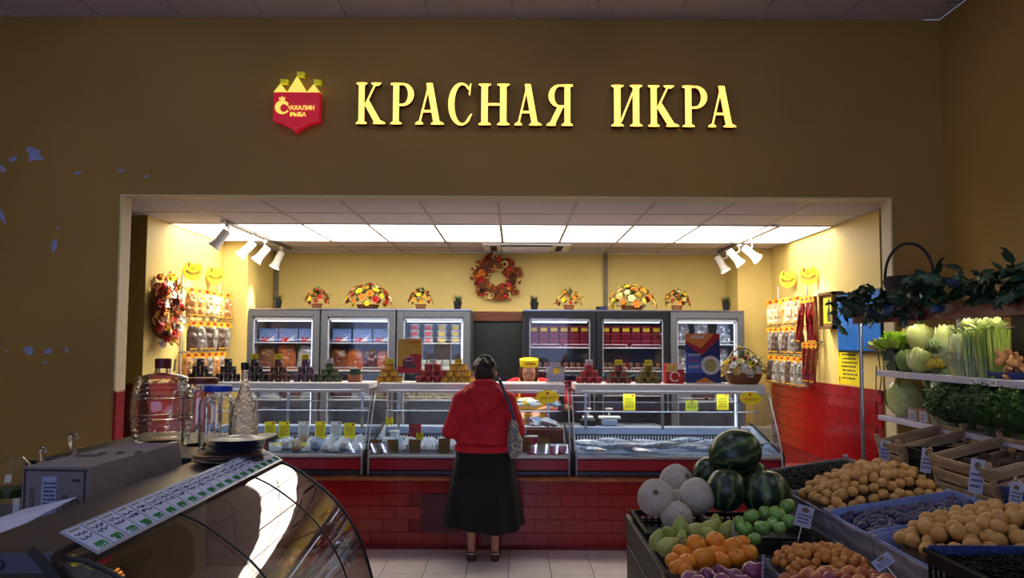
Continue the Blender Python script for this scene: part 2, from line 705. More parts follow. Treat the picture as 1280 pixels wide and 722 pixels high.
# ---------------------------------------------------------------- shop shell
struct('wall_inner_left', MB().bb(-3.42, XSL, 6.75, YB, 0, ZC), M_yellow, 'yellow left wall of the fish shop')
struct('wall_inner_right', MB().bb(XSR, XR + .2, 6.32, YB, 0, ZC), M_yellow, 'yellow right wall of the fish shop')
struct('wall_inner_back', MB().bb(-3.42, XR + .2, YB, YB + .12, 0, ZC), M_yellow, 'yellow back wall behind the fridges')
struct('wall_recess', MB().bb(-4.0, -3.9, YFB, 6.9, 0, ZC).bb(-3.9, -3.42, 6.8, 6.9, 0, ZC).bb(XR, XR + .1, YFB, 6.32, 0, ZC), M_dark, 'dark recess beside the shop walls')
struct('pillar_left', MB().bb(XSL, -2.86, 8.55, YB, 0, ZC), M_yellow, 'yellow corner pillar left of the fridges')
struct('pillar_right', MB().bb(2.52, XSR, 9.0, YB, 0, ZC), M_yellow, 'yellow corner pillar right of the fridges')
struct('baseboard_left', MB().bb(-3.43, -3.11, 6.742, 6.75, 0, 1.27), mat('dark_red_panel', (92, 14, 20), .35), 'dark red panel low on the left wall end')
struct('baseboard_inner_left', MB().bb(XSL, XSL + .008, 6.75, 8.55, 0, 1.27), M_redgrout, 'dark red dado of the left wall')
struct('trim_5', MB().bb(-3.422, XSL - .001, 6.744, 6.75, 1.27, ZC), M_olive, 'olive end of the left shop wall')
for k, x in enumerate((-2.83, P(757, 350, YB - .03).x)):
    struct('trim_%d' % (6 + k), MB().bb(x - .025, x + .025, YB - .03, YB, 1.9, ZC), mat('grey_duct', (120, 108, 84), .5), ('grey cable duct beside the left pillar', 'slim cable duct up the back wall')[k])
# red brick-tile dado on the right wall
dado = struct('baseboard_right', MB().bb(XSR - .008, XSR, 6.32, 9.0, 0, 1.262), M_redgrout, 'red glazed tile dado on the right shop wall')
bt = MB().box((0, 0, 0), (.1975, .0975, .010), .0022).mesh('tile', M_redtile)
for r in range(12):
    z = 1.215 - .1 * r
    if z < .55:
        break
    for k in range(13):
        y = 6.42 + .2 * k + (.1 if r % 2 else 0)
        link('tile', bt, dado, (XSR - .012, y, z), ONRIGHT)
# suspended ceiling of the shop
sceil = struct('ceiling_shop', MB().bb(-3.95, XR + .1, YFB, YB, ZC + .02, ZC + .12), M_tbar, 'white tiled suspended ceiling of the shop')
ctl = MB().box((0, 0, 0), (.578, .578, .014), .003).mesh('ceiling_tile', M_ctile)
M_panel = mat('lit_diffuser', (255, 250, 240), .5, emit=SHOP_PANEL, emitc=(255, 246, 232), var=0)
cp = MB().box((0, 0, 0), (.58, .58, .01), .002).mesh('diffuser', M_panel)
cf = MB().bb(-.295, .295, -.295, -.285, -.006, .012).bb(-.295, .295, .285, .295, -.006, .012).bb(-.295, -.285, -.285, .285, -.006, .012).bb(.285, .295, -.285, .285, -.006, .012).mesh('frame', M_white)
tb = MB()
rows = [5.98 + .6 * k for k in range(6)]
for x in range(-6, 6):
    tb.bb(-.124 + .6 * x - .012, -.124 + .6 * x + .012, YFB, YB, ZC - .001, ZC + .02)
for y in rows:
    tb.bb(-3.9, XR, y - .012, y + .012, ZC - .002, ZC + .02)
tb.build('ceiling_grid', M_tbar, sceil)
ctw = {}
for i in range(-6, 6):
    xc = -.124 + .6 * i + .3
    for j, y in enumerate([5.38] + rows):
        yc = y + .3
        if j in (3, 4):                                 # the two lit rows
            xa, xb = max(xc - .29, XSL + .01), min(xc + .29, XSR - .01)
            if xb - xa < .1:
                continue
            pn = thing('ceiling_panel_light', 'lit square ceiling panel, %s from the left in the %s bright row' % (('first', 'first', 'second', 'third', 'fourth', 'fifth', 'sixth', 'seventh', 'eighth', 'ninth', 'tenth', 'eleventh')[i + 6], 'front' if j == 3 else 'rear'), 'lamp', ((xa + xb) / 2, yc, ZC - .004), (0, 0, 0), 'lit panels, %s row' % ('front' if j == 3 else 'rear'))
            a = link('diffuser', cp, pn)
            b = link('frame', cf, pn)
            a.scale.x = b.scale.x = (xb - xa) / .58
        else:
            o = link('ceiling_tile', ctl, sceil, (xc, yc, ZC + .008))
            if j == 0:
                o.scale.y = .22
                o.location.y = 5.91
            if j == 6:
                o.scale.y = .85
                o.location.y = 9.24
# plinth under the counters, with glazed tiles and a wooden ledge
YP = 6.41
pl = struct('wall_plinth', MB().bb(XSL, XSR, YP, 7.42, 0, .535), M_redgrout, 'red tiled plinth under the fish counters')
pt = MB().box((0, 0, 0), (.198, .098, .009), .002).mesh('tile', M_redtile)
for r in range(5):
    for k in range(31):
        x = XSL + .1 + .2 * k - (.1 if r % 2 else 0)
        if x > XSR - .05 or (abs(x - P(548, 640, YP).x) < .16 and r in (1, 2, 3)):
            continue
        link('tile', pt, pl, (x, YP - .002, .485 - .1 * r), FRONT)
g = MB()
gx = P(548, 640, YP).x
g.bb(gx - .13, gx + .13, YP - .012, YP, .13, .43, .003)
for k in range(11):
    g.bb(gx - .11, gx + .11, YP - .017, YP - .011, .16 + .024 * k, .17 + .024 * k)
g.build('vent_grille', mat('dark_red_enamel', (90, 20, 34), .4), pl)
struct('trim_8', MB().bb(XSL, XSR, YP - .035, YP + .08, .535, .562, .006), M_wood, 'wooden ledge along the top of the red plinth')
# dark doorway between the fridges
dr = struct('door_1', MB().bb(-.62, .3, YB - .05, YB - .01, 0, 1.87, .003), mat('dark_green_door', (40, 46, 44), .45), 'dark door between the fridges')
MB().bb(-.75, .45, YB - .09, YB - .005, 1.87, 1.985, .004).bb(-.75, -.66, YB - .09, YB - .005, 0, 1.87, .004).bb(.34, .45, YB - .09, YB - .005, 0, 1.87, .004).build('door_frame', M_brownwood, dr)
MB().bb(-.66, .34, YB - .058, YB - .05, 1.06, 1.075).build('door_seam', M_dark, dr)

# ---------------------------------------------------------------- air conditioner in the ceiling
ac = thing('ceiling_air_conditioner', 'white cassette air conditioner set in the shop ceiling above the wreath', 'air conditioner', (P(658, 305, 8.75).x, 8.78, ZC))
MB().box((0, 0, -.015), (.95, .62, .03), .008).build('panel', M_white, ac)
MB().bb(-.27, .27, -.2, .2, -.045, -.03, .005).build('intake_grille', mat('ac_grey', (200, 198, 192), .5), ac)
for q in range(9):
    MB().bb(-.26, .26, -.19 + .045 * q, -.18 + .045 * q, -.05, -.045).build('slat', M_white, ac) if q == 0 else link('slat', KIDS[ac.name][2].data, ac, (0, .045 * q, 0))
for sx in (-1, 1):
    MB().bb(sx * .36 - .035, sx * .36 + .035, -.2, .2, -.04, -.028, .003).build('air_outlet', M_dark, ac)
MB().bb(-.28, .28, -.285, -.255, -.04, -.028, .003).build('air_slot', M_dark, ac)
MB().bb(-.28, .28, .255, .285, -.04, -.028, .003).build('air_slot', M_dark, ac)

# ---------------------------------------------------------------- lit sign and emblem on the facade
def G(ch):
    S, T, s = .19, .065, .055       # stem, thin stroke, serif height
    def rect(a, b, c, d):
        return [(a, c), (b, c), (b, d), (a, d)]
    def ser(a, b, y):               # bracketed serif
        h = s if y == 0 else -s
        return [(a, y), (b, y), (b, y + h * .55), ((a + b) / 2 + (b - a) * .22, y + h * 1.4), ((a + b) / 2 - (b - a) * .22, y + h * 1.4), (a, y + h * .55)]
    def diag(x0, y0, x1, y1, w):
        return [(x0, y0), (x0 + w, y0), (x1 + w, y1), (x1, y1)]
    def ring(cx, cy, rx, ry, tx, ty, a0, a1, n=18):
        return arc(cx, cy, rx, ry, a0, a1, n) + arc(cx, cy, rx - tx, ry - ty, a1, a0, n)
    if ch == 'K':
        return [rect(.08, .08 + S, 0, 1), ser(0, .35, 0), ser(0, .35, 1), diag(.27, .46, .60, 1, T), ser(.48, .80, 1),
                [(.27, .46), (.38, .62), (.86, 0), (.62, 0)], ser(.55, .95, 0)], .93
    if ch == 'P':
        return [rect(.08, .08 + S, 0, 1), ser(0, .36, 0), rect(0, .36, 1 - s, 1), rect(.27, .40, .44, .44 + s),
                ring(.38, .72, .36, .28, .19, .055, -90, 90)], .76
    if ch == 'A':
        return [diag(.09, 0, .415, 1, T), diag(.59, 0, .34, 1, .21), ser(0, .26, 0), ser(.5, .92, 0), rect(.2, .62, .29, .35)], .92
    if ch == 'C':
        return [arc(.41, .5, .41, .52, 48, 312, 30) + arc(.45, .5, .25, .462, 312, 48, 30), [(.64, .74), (.69, .70), (.73, 1), (.68, 1)],
                [(.62, .17), (.68, .12), (.76, .26), (.72, .27)]], .78
    if ch == 'H':
        return [rect(.08, .08 + S, 0, 1), ser(0, .36, 0), ser(0, .36, 1), rect(.62, .62 + S, 0, 1), ser(.54, .90, 0), ser(.54, .90, 1), rect(.27, .62, .47, .53)], .90
    if ch == 'I':
        return [rect(.08, .08 + S, 0, 1), ser(0, .36, 0), ser(0, .36, 1), rect(.62, .62 + S, 0, 1), ser(.54, .90, 0), ser(.54, .90, 1), diag(.24, .1, .60, .84, T)], .90
    if ch == 'R':                   # the mirrored R
        w = .84
        return [rect(w - .08 - S, w - .08, 0, 1), ser(w - .36, w, 0), rect(w - .4, w, 1 - s, 1), rect(.38, .60, .44, .44 + s),
                ring(.42, .72, .36, .28, .19, .055, 90, 270), [(.36, .47), (.55, .47), (.26, 0), (.06, 0)], ser(0, .3, 0)], w


M_face = mat('lit_letter_face', (255, 214, 110), .5, emit=1.6, emitc=(255, 206, 100), var=0)
M_side = mat('letter_red_side', (120, 22, 12), .45, emit=0.0)
sign = thing('lit_wall_sign', 'glowing yellow serif letters reading КРАСНАЯ ИКРА on the ochre wall', 'sign', P(682, 130, YF))
org = sign.location.copy()
letters = [('K', 445, 481), ('P', 488, 518), ('A', 519, 555), ('C', 560, 591), ('H', 598, 637), ('A', 643, 677), ('R', 683, 716),
           ('I', 764, 803), ('K', 810, 848), ('P', 853, 885), ('A', 885, 920)]
for ch, xa, xb in letters:
    polys, w = G(ch)
    yb = 155 + (xa - 445) / 475 * 4.5
    a, b, t = P(xa, yb, YF - .07), P(xb, yb, YF - .07), P(xa, yb - 51.5, YF - .07)
    sx, sy = (b.x - a.x) / w, t.z - a.z
    body, face = MB(), MB()
    for p in polys:
        body.prism([(x * sx, y * sy) for x, y in p], .055)
        face.prism([(x * sx, y * sy) for x, y in p], .004)
    bo = body.build('letter', M_side, sign, )
    bo.location = Vector((a.x, YF - .02, a.z)) - org
    bo.rotation_euler = FRONT
    link('letter_face', face.mesh('letter_face', M_face), bo, (0, 0, .0555))
logo = thing('shield_emblem', 'red lit shield emblem with three yellow tents and САХАЛИН РЫБА lettering', 'sign', P(371.5, 142, YF - .06))
k_ = .00564
def L(x, y):
    return ((x - 371.5) * k_, (142 - y) * k_)
shape = [L(342.5, 116), L(401, 116), L(401, 153)] + [L(401 - t * 4.5, 153 + t * 1.2) for t in (1, 2, 3)] + [L(379, 161), L(371, 167.5), L(364, 161)] + [L(356 - t * 3, 157 - t * 1.0) for t in (1, 2, 3)] + [L(342.5, 153)]
M_shield = mat('lit_red_face', (214, 14, 40), .5, emit=.32, emitc=(225, 10, 42), var=0)
M_yel = mat('lit_yellow_face', (255, 238, 110), .5, emit=.75, emitc=(255, 232, 96), var=0)
M_flag = mat('lit_green_yellow', (196, 190, 20), .5, emit=.35, emitc=(190, 186, 16), var=0)
link('shield', MB().prism(shape, .06).mesh('shield', [M_shield]), logo, (0, .03, 0), FRONT)
for (xa, xm, xb, yt) in ((342.5, 350.5, 359, 104.5), (359.5, 371.5, 384, 95), (384.5, 393, 401, 105)):
    o = link('tent', MB().prism([L(xa, 115.5), L(xb, 115.5), L(xm, yt)], .058).mesh('tent', M_yel), logo, (0, .03, 0), FRONT)
    fy = yt - 6.5
    link('pennant', MB().prism([L(xm - .3, yt + 1), L(xm - .6, fy), L(xm + 8.5, fy + .5), L(xm + 6.5, fy + 3), L(xm + 8.5, fy + 5.5), L(xm + .6, fy + 5.2), L(xm + .6, yt + 1)], .05).mesh('pennant', M_flag), logo, (0, .03, 0), FRONT)
c_ = arc(*L(354, 135.5), 9.3 * k_, 8.8 * k_, 30, 330, 24) + arc(*L(356, 136.5), 4.8 * k_, 5.2 * k_, 330, 30, 20)
mb = MB().prism(c_, .003)
mb.prism([L(361, 135), L(364.5, 133.5), L(362.5, 137), L(364.5, 140)], .003)
mb.prism([L(350, 126), L(349.5, 122), L(351.5, 124), L(353.5, 121), L(355.5, 124), L(357.5, 122), L(357, 126)], .003)
link('fish_curl', mb.mesh('fish_curl', M_yel), logo, (0, -.031, 0), FRONT)
link('lettering', text_mesh('АХАЛИН', 7.2 * k_, M_yel, .0015, .0012), logo, Vector((L(379.5, 136.3)[0], -.032, L(379.5, 136.3)[1])), FRONT)
link('lettering', text_mesh('РЫБА', 7.2 * k_, M_yel, .0015, .0012), logo, Vector((L(374, 144.8)[0], -.032, L(374, 144.8)[1])), FRONT)

# ---------------------------------------------------------------- track spotlights
M_spotw = mat('spot_white', (228, 226, 222), .35, var=.02)
M_lens = mat('spot_lens', (255, 250, 235), .3, emit=14.0, emitc=(255, 240, 205), var=0)
M_rail = mat('track_grey', (120, 112, 104), .4, metal=.4)
def track(X, Y0, Y1, label):
    o = thing('lighting_track', label, 'lighting track', (X, Y0, ZC))
    MB().bb(-.017, .017, 0, Y1 - Y0, -.028, -.003, .003).build('rail', M_rail, o)
    MB().bb(-.02, .02, -.03, 0, -.03, -.003, .003).build('end_cap', M_white, o)
track(-2.56, 6.98, 9.1, 'ceiling track carrying four spots by the left wall')
track(2.36, 7.15, 9.2, 'ceiling track carrying three spots by the right wall')
def spot(px, py, Y, X, aim, label, grp, power=SPOT_W):
    Pz = P(px, py, Y)
    base = Vector((X, Y, ZC - .028))
    o = thing('track_spotlight', label, 'lamp', base, (0, 0, 0), grp)
    hd = Vector((Pz.x, Y, Pz.z)) - base
    MB().box((0, 0, -.012), (.03, .09, .024), .004).build('track_adapter', M_spotw, o)
    d = (Vector(aim) - base - hd).normalized()
    top = hd - d * .06
    MB().tube([(0, 0, -.02), (0, 0, hd.z * .55), hd * .75 + Vector((0, 0, .02)), hd - d * .01], .008, 8).build('bracket', M_spotw, o, True)
    q = d.to_track_quat('Z', 'Y').to_matrix().to_4x4()
    M = Matrix.Translation(hd) @ q
    MB().lathe([(0.0, -.10), (.036, -.10), (.040, -.09), (.040, .02), (.046, .055), (.058, .085), (.060, .092), (.056, .092), (.045, .06), (0, .055)], 20, M).build('housing', M_spotw, o, True)
    MB().lathe([(0, .074), (.047, .074), (.047, .078), (0, .078)], 16, M).build('lens', M_lens, o)
    l = bpy.data.lights.new('spot_beam', 'SPOT')
    l.energy = power
    l.color = (1, .9, .68)
    l.spot_size = R(54)
    l.spot_blend = .75
    l.shadow_soft_size = .05
    lo = link('spot_beam', l, o)
    lo.matrix_local = Matrix.Translation(hd + d * .12) @ (-d).to_track_quat('Z', 'Y').to_matrix().to_4x4()
    return o
gl_, gr_ = 'spots on the left track', 'spots on the right track'
spot(275, 299, 7.10, -2.56, (XSL, 7.0, 1.85), 'grey shaded track spot nearest the front on the left track', gl_)
spot(308, 312, 7.75, -2.56, (XSL, 7.55, 1.9), 'second white track spot from the front on the left track', gl_)
spot(327, 318, 8.15, -2.56, (XSL, 8.1, 1.85), 'third white track spot from the front on the left track', gl_)
spot(347, 325, 8.75, -2.56, (-2.95, 8.55, 1.6), 'rearmost track spot on the left track, nearest the back wall', gl_)
spot(939, 317, 7.9, 2.36, (XSR, 7.5, 1.9), 'frontmost of the three white spots on the right track', gr_)
spot(919, 322, 8.35, 2.36, (XSR, 8.1, 1.75), 'middle of the three white spots on the right track', gr_)
spot(902, 330, 8.85, 2.36, (2.75, 8.6, 1.6), 'rearmost of the three white spots on the right track', gr_)

# ================================================================= FRIDGES
YFR = 8.6
M_fgrey = mat('fridge_grey', (88, 92, 100), .4, var=.04)
M_fblack = mat('fridge_black', (20, 22, 28), .35, var=.04)
M_lining = mat('fridge_lining', (176, 180, 188), .45, var=.03)
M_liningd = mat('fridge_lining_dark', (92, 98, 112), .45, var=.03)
M_wire = mat('white_wire', (226, 228, 232), .35, var=.02)
M_led = mat('fridge_led', (240, 246, 255), .4, emit=3.0, emitc=(232, 240, 255), var=0)
M_fglass = glass('fridge_glass', (.95, .97, 1), .8)
M_chrome = mat('steel', (190, 194, 202), .22, metal=.9, var=.03)


def fridge(xa, xb, doors, dark, label, shelves, led=True, zt=1.975):
    x0, x1 = P(xa, 430, YFR).x, P(xb, 430, YFR).x
    w = x1 - x0
    cx = (x0 + x1) / 2
    o = thing('display_fridge', label, 'fridge', (cx, YFR, 0), (0, 0, 0), 'upright fridges along the back wall')
    fm = M_fblack if dark else M_fgrey
    h = w / 2
    t = .045
    MB().bb(-h, -h + t, .03, .72, .06, zt).bb(h - t, h, .03, .72, .06, zt).bb(-h, h, .03, .72, zt - .06, zt).bb(-h, h, .03, .72, .06, .35).bb(-h, h, .68, .72, .06, zt).build('cabinet', M_fgrey, o)
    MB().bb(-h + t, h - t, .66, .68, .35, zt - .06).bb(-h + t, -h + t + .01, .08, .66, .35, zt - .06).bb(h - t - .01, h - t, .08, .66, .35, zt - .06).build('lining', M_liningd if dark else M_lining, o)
    MB().bb(-h + .02, h - .02, .08, .68, 0, .06).build('foot_plinth', M_dark, o)
    MB().bb(-h, h, .0, .04, zt - .012, zt + .004, .002).build('top_trim', M_chrome, o)
    dw = w / doors
    for d in range(doors):
        a, b = -h + dw * d + .004, -h + dw * (d + 1) - .004
        f = .062 if dark else .07
        fr = MB().bb(a, a + f, -.01, .028, .3, zt - .02, .004).bb(b - f, b, -.01, .028, .3, zt - .02, .004).bb(a + f, b - f, -.01, .028, zt - .085, zt - .02, .004).bb(a + f, b - f, -.01, .028, .3, .37, .004).build('door', fm, o)
        MB().bb(a + f, b - f, .004, .010, .37, zt - .085).build('pane', M_fglass, fr)
        MB().bb(a + f, a + f + .012, .012, .03, .37, zt - .085).bb(b - f - .012, b - f, .012, .03, .37, zt - .085).bb(a + f, b - f, .012, .03, zt - .12, zt - .085).build('gasket', M_wire if not dark else M_lining, fr)
        MB().bb(b - .03, b - .015, -.035, -.01, .9, 1.3, .004).build('handle', M_chrome, fr)
        if led:
            MB().bb(b - f - .026, b - f - .016, .05, .06, .5, zt - .14).build('light_strip', M_led, fr)
        MB().bb(a + f + .03, b - f - .03, .055, .085, zt - .135, zt - .125).build('top_lamp', mat('fridge_top_lamp', (240, 246, 255), .4, emit=4.5, emitc=(236, 242, 255), var=0), fr)  # glowing strip added to brighten the inside of the fridge
    for z in shelves:
        s = MB().bb(-h + t + .012, h - t - .012, .1, .62, z - .012, z, .002).build('shelf', M_wire, o)
        rl = MB()
        for d in range(doors * 2):
            a = -h + .09 + (w - .12) / (doors * 2) * d
            b = a + (w - .12) / (doors * 2) - .05
            rl.tube([(a, .098, z), (a, .098, z + .03), (b, .098, z + .03), (b, .098, z)], .0035, 6)
        rl.build('shelf_rail', M_wire, s)
    return cx, w


SH = (1.615, 1.315, 1.0, .68)
SH2 = (1.575, 1.325, 1.06, .72)
F1 = fridge(307, 399.5, 1, False, 'grey glass-door fridge beside the left pillar', SH)
F2 = fridge(400.5, 494.5, 1, False, 'second grey glass-door fridge from the left pillar', SH, led=False)
F3 = fridge(495.5, 588, 1, False, 'grey glass-door fridge immediately left of the dark doorway', SH)
F4 = fridge(654, 837, 2, True, 'wide black double-door fridge full of dark red tubs', SH2, led=False)
F6 = fridge(838, 931, 1, False, 'grey fridge of foil-wrapped fish beside the right pillar', SH)

# ---- goods in the fridges
M_blue = mat('carton_blue_white', (120, 146, 196), .5, var=.3, scale=30)
M_red = mat('print_red', (190, 24, 30), .5, var=.1)
M_navy = mat('print_navy', (24, 40, 104), .5, var=.1)
M_paper = mat('white_card', (236, 236, 232), .6, var=.03)
M_ycard = mat('yellow_card', (246, 226, 20), .55, var=.04)
M_ink = mat('ink', (60, 50, 30), .7)
M_inkred = mat('red_ink', (190, 40, 20), .7)


def carton(w, h, d, label, grp):
    o = thing('fish_carton', label, 'box', (0, 0, 0), (0, 0, 0), grp)
    MB().bb(-w / 2, w / 2, 0, d, 0, h, .002).build('box', M_blue, o)
    f = MB().prism([(-w * .42, h * .05), (w * .1, h * .05), (-w * .05, h * .42), (-w * .2, h * .25), (-w * .3, h * .42)], .001)
    link('printed_ship', f.mesh('printed_ship', M_red), o, (0, -.0005, 0), FRONT)
    f = MB().prism([(-w * .1, h * .1), (w * .1, h * .3), (w * .44, h * .55), (w * .25, h * .3), (w * .3, h * .1)], .001)
    link('printed_fish', f.mesh('printed_fish', M_paper), o, (0, -.0007, 0), FRONT)
    MB().bb(-w / 2 - .0005, w / 2 + .0005, -.001, .002, 0, h * .09).build('printed_band', M_navy, o)
    return o


ct1 = None
for (F, n, nm) in ((F1, 3, 'fridge beside the left pillar'), (F2, 3, 'second fridge from the left pillar')):
    for k in range(n):
        x = F[0] - F[1] / 2 + .19 + (F[1] - .36) / (n - 1) * k
        pos = ('left', 'middle', 'right')[k]
        if ct1 is None:
            ct1 = carton(.205, .15, .2, 'x', 'blue fish cartons in the fridges')
            r = ct1
        else:
            r = clone(ct1)
        r.location = (x, YFR + .18, SH[0])
        r['label'] = 'blue and white fish carton, %s of three in the %s' % (pos, nm)


def bag(w, h, t, m, seed, crumple=.3, pinch=.25):
    return MB().add(pillow(w, h, t, 9, 12, crumple, seed, pinch)).mesh('bag', m, True)


M_bagbrown = mat('bag_brown', (120, 66, 40), .3, var=.4, scale=30, bump=.3, bscale=40, coat=.4)
M_bagor = mat('bag_orange', (176, 92, 44), .3, var=.35, scale=24, bump=.3, bscale=40, coat=.4)
M_bagfoil = mat('bag_foil', (196, 200, 206), .2, metal=.5, var=.3, scale=16, bump=.5, bscale=22)
M_bagdark = mat('bag_dark_fish', (104, 62, 62), .25, var=.4, scale=26, bump=.3, bscale=40, coat=.5)
bagspec = [(F1, -.24, .2, .25, M_bagbrown, 'brown snack bag in the left pillar fridge'), (F1, -.02, .22, .27, M_bagor, 'orange-brown bag of dried fish in the left pillar fridge'),
           (F1, .20, .2, .26, M_bagfoil, 'silver foil bag in the left pillar fridge'), (F2, -.26, .2, .24, M_bagbrown, 'brown bag at the left of the second fridge'),
           (F2, -.08, .2, .23, M_bagor, 'pale brown bag in the middle of the second fridge'), (F2, .1, .18, .24, M_bagdark, 'dark reddish bag in the second fridge'),
           (F2, .25, .2, .22, M_bagor, 'orange bag at the right of the second fridge')]
for k, (F, dx, w, h, m, lb) in enumerate(bagspec):
    one('snack_bag', bag(w, h, .09, m, k), lb, 'bag', (F[0] + dx, YFR + .2, SH[1]), (R(-6), 0, random.uniform(-.15, .15)), 'bags on the second fridge shelf')
for k, (F, dx, m) in enumerate([(F1, -.2, M_bagfoil), (F1, .05, M_bagdark), (F1, .25, M_bagfoil), (F2, -.22, M_bagdark), (F2, .0, M_bagfoil), (F2, .22, M_bagbrown)]):
    one('snack_bag', bag(.22, .22, .1, m, 40 + k), '%s bag on a low fridge shelf seen through the left counter glass' % ('silver', 'dark', 'silver', 'dark red', 'foil', 'brown')[k], 'bag', (F[0] + dx, YFR + .22, SH[2]), (R(-8), 0, 0), 'bags on the low fridge shelves')
# clear cups with red or yellow labels, three high
M_cup = mat('clear_cup', (214, 214, 206), .15, var=.06, alpha=.75)
M_lblr = mat('label_red', (214, 60, 50), .5)
M_lbly = mat('label_yellow', (222, 186, 40), .5)
cups = {}
for c in range(4):
    m = M_lblr if c < 2 else M_lbly
    for k in range(3):
        z = SH[0] + .068 * k - .0
        x = F3[0] - .225 + .15 * c
        key = c < 2
        if key not in cups:
            r = thing('food_cup', 'x', 'cup', (0, 0, 0), (0, 0, 0), 'stacked cups in the doorway fridge')
            MB().lathe([(.042, 0), (.055, .05), (.055, .058)], 16).build('cup', M_cup, r, True)
            MB().lathe([(.0, .058), (.06, .058), (.06, .066), (0, .066)], 16).build('lid', M_paper, r, True)
            MB().bb(-.03, .03, -.056, -.052, .008, .05, .001).build('label', m, r)
            cups[key] = r
        else:
            r = clone(cups[key])
        r.location = (x, YFR + .2, z + .0005)
        r['label'] = 'clear cup with %s label, %s of the %s stack in the doorway fridge' % ('red' if key else 'yellow', ('bottom', 'middle', 'top')[k], ('first', 'second', 'third', 'fourth')[c])
# pale tins on the shelf below
tinw = None
for c in range(8):
    for k in range(2):
        x = F3[0] - .3 + .085 * c
        if tinw is None:
            tinw = thing('food_tin', 'pale green and white tin on the second shelf of the doorway fridge', 'tin', (0, 0, 0), (0, 0, 0), 'pale tins in the doorway fridge')
            MB().lathe([(.036, 0), (.038, .003), (.038, .052), (.036, .055)], 14).build('can', mat('pale_tin', (196, 204, 188), .35, var=.25, scale=50), tinw, True)
            MB().lathe([(0, .0), (.037, .0), (.037, .004), (0, .004)], 14, m4((0, 0, .055))).build('lid', M_chrome, tinw, True)
            r = tinw
        else:
            r = clone(tinw)
        r.location = (x, YFR + .18, SH[1] + .06 * k)
for c in range(5):
    one('snack_bag', bag(.14, .19, .07, mat('bag_cream', (178, 160, 130), .4, var=.4, scale=30), 60 + c), 'cream bag on a low shelf of the doorway fridge', 'bag', (F3[0] - .28 + .14 * c, YFR + .2, SH[2]), (R(-6), 0, 0), 'cream bags in the doorway fridge')
# dark red tubs, three high, yellow labels on the top ones
M_tub = mat('tub_dark_red', (104, 14, 26), .3, var=.12, coat=.3)
M_tublid = mat('tub_pink_lid', (176, 50, 78), .35)
tubs = {}
for c in range(12):
    door = c // 6
    x0 = F4[0] - F4[1] / 2 + door * F4[1] / 2
    x = x0 + .115 + (F4[1] / 2 - .23) / 5 * (c % 6)
    for sh in range(2):
        for k in range(3 if sh == 0 else 2):
            top = (sh == 0 and k == 2)
            if top not in tubs:
                r = thing('caviar_tub', 'x', 'tub', (0, 0, 0), (0, 0, 0), 'dark red tubs in the black fridge')
                MB().box((0, .05, .034), (.104, .1, .066), .008).build('tub', M_tub, r)
                MB().box((0, .05, .071), (.108, .104, .010), .003).build('lid', M_tublid, r)
                if top:
                    MB().bb(-.036, .036, -.003, .001, .018, .058).build('label', M_lbly, r)
                tubs[top] = r
            else:
                r = clone(tubs[top])
            r.location = (x, YFR + .14, (SH2[0], SH2[2])[sh] + .0765 * k)
            r['label'] = ('dark red tub with yellow label on top of a stack in the black fridge' if top else 'plain dark red tub in a stack on the %s shelf of the black fridge' % ('top', 'low')[sh])
jr = None
for c in range(18):
    door = c // 9
    x = F4[0] - F4[1] / 2 + door * F4[1] / 2 + .1 + (F4[1] / 2 - .2) / 8 * (c % 9)
    if jr is None:
        jr = thing('preserve_jar', 'small brown preserve jar on the second shelf of the black fridge', 'jar', (0, 0, 0), (0, 0, 0), 'brown jars in the black fridge')
        MB().lathe([(.03, 0), (.033, .006), (.033, .06), (.028, .072)], 14).build('glass', mat('brown_preserve', (96, 56, 34), .2, var=.3, scale=40, coat=.6), jr, True)
        MB().lathe([(0, .072), (.03, .072), (.03, .086), (0, .086)], 14).build('lid', mat('lid_brown', (110, 70, 50), .35), jr, True)
        r = jr
    else:
        r = clone(jr)
    r.location = (x, YFR + .16, SH2[1])
# silver fish packs in the right fridge
for k in range(6):
    one('wrapped_fish', bag(.17, .27, .1, M_bagfoil, 80 + k, .5, .1), 'crumpled foil pack of fish, %s shelf of the right pillar fridge, %s' % (('upper', 'middle')[k // 3], ('left', 'centre', 'right')[k % 3]), 'fish pack',
        (F6[0] - .22 + .22 * (k % 3), YFR + .22, (SH[0], SH[1])[k // 3]), (R(-8), R(random.uniform(-8, 8)), random.uniform(-.3, .3)), 'foil packs in the right fridge')
for k in range(3):
    one('wrapped_fish', bag(.2, .2, .1, (M_bagfoil, M_bagdark, M_bagfoil)[k], 90 + k, .5, .1), 'pack of fish on a low shelf of the right pillar fridge, %s' % ('left', 'centre', 'right')[k], 'fish pack', (F6[0] - .22 + .22 * k, YFR + .22, SH[2]), (R(-8), 0, 0), 'foil packs in the right fridge')

# ================================================================= COUNTERS
M_silver = mat('brushed_aluminium', (196, 200, 208), .3, metal=.7, var=.04)
M_cred = mat('counter_red', (156, 18, 34), .3, var=.06, coat=.3)
M_deck = mat('steel_deck', (150, 164, 188), .35, metal=.35, var=.06)
M_rim = mat('pale_blue_rim', (146, 160, 188), .4, var=.04)
M_cheek = mat('pale_side_panel', (190, 202, 220), .35, var=.03)
M_black = mat('black_rubber', (16, 16, 18), .5)
M_cglass = glass('counter_glass', (.96, .985, .99), .9)
M_shelftop = mat('white_shelf', (238, 236, 236), .3, var=.02)
ZCB = .562


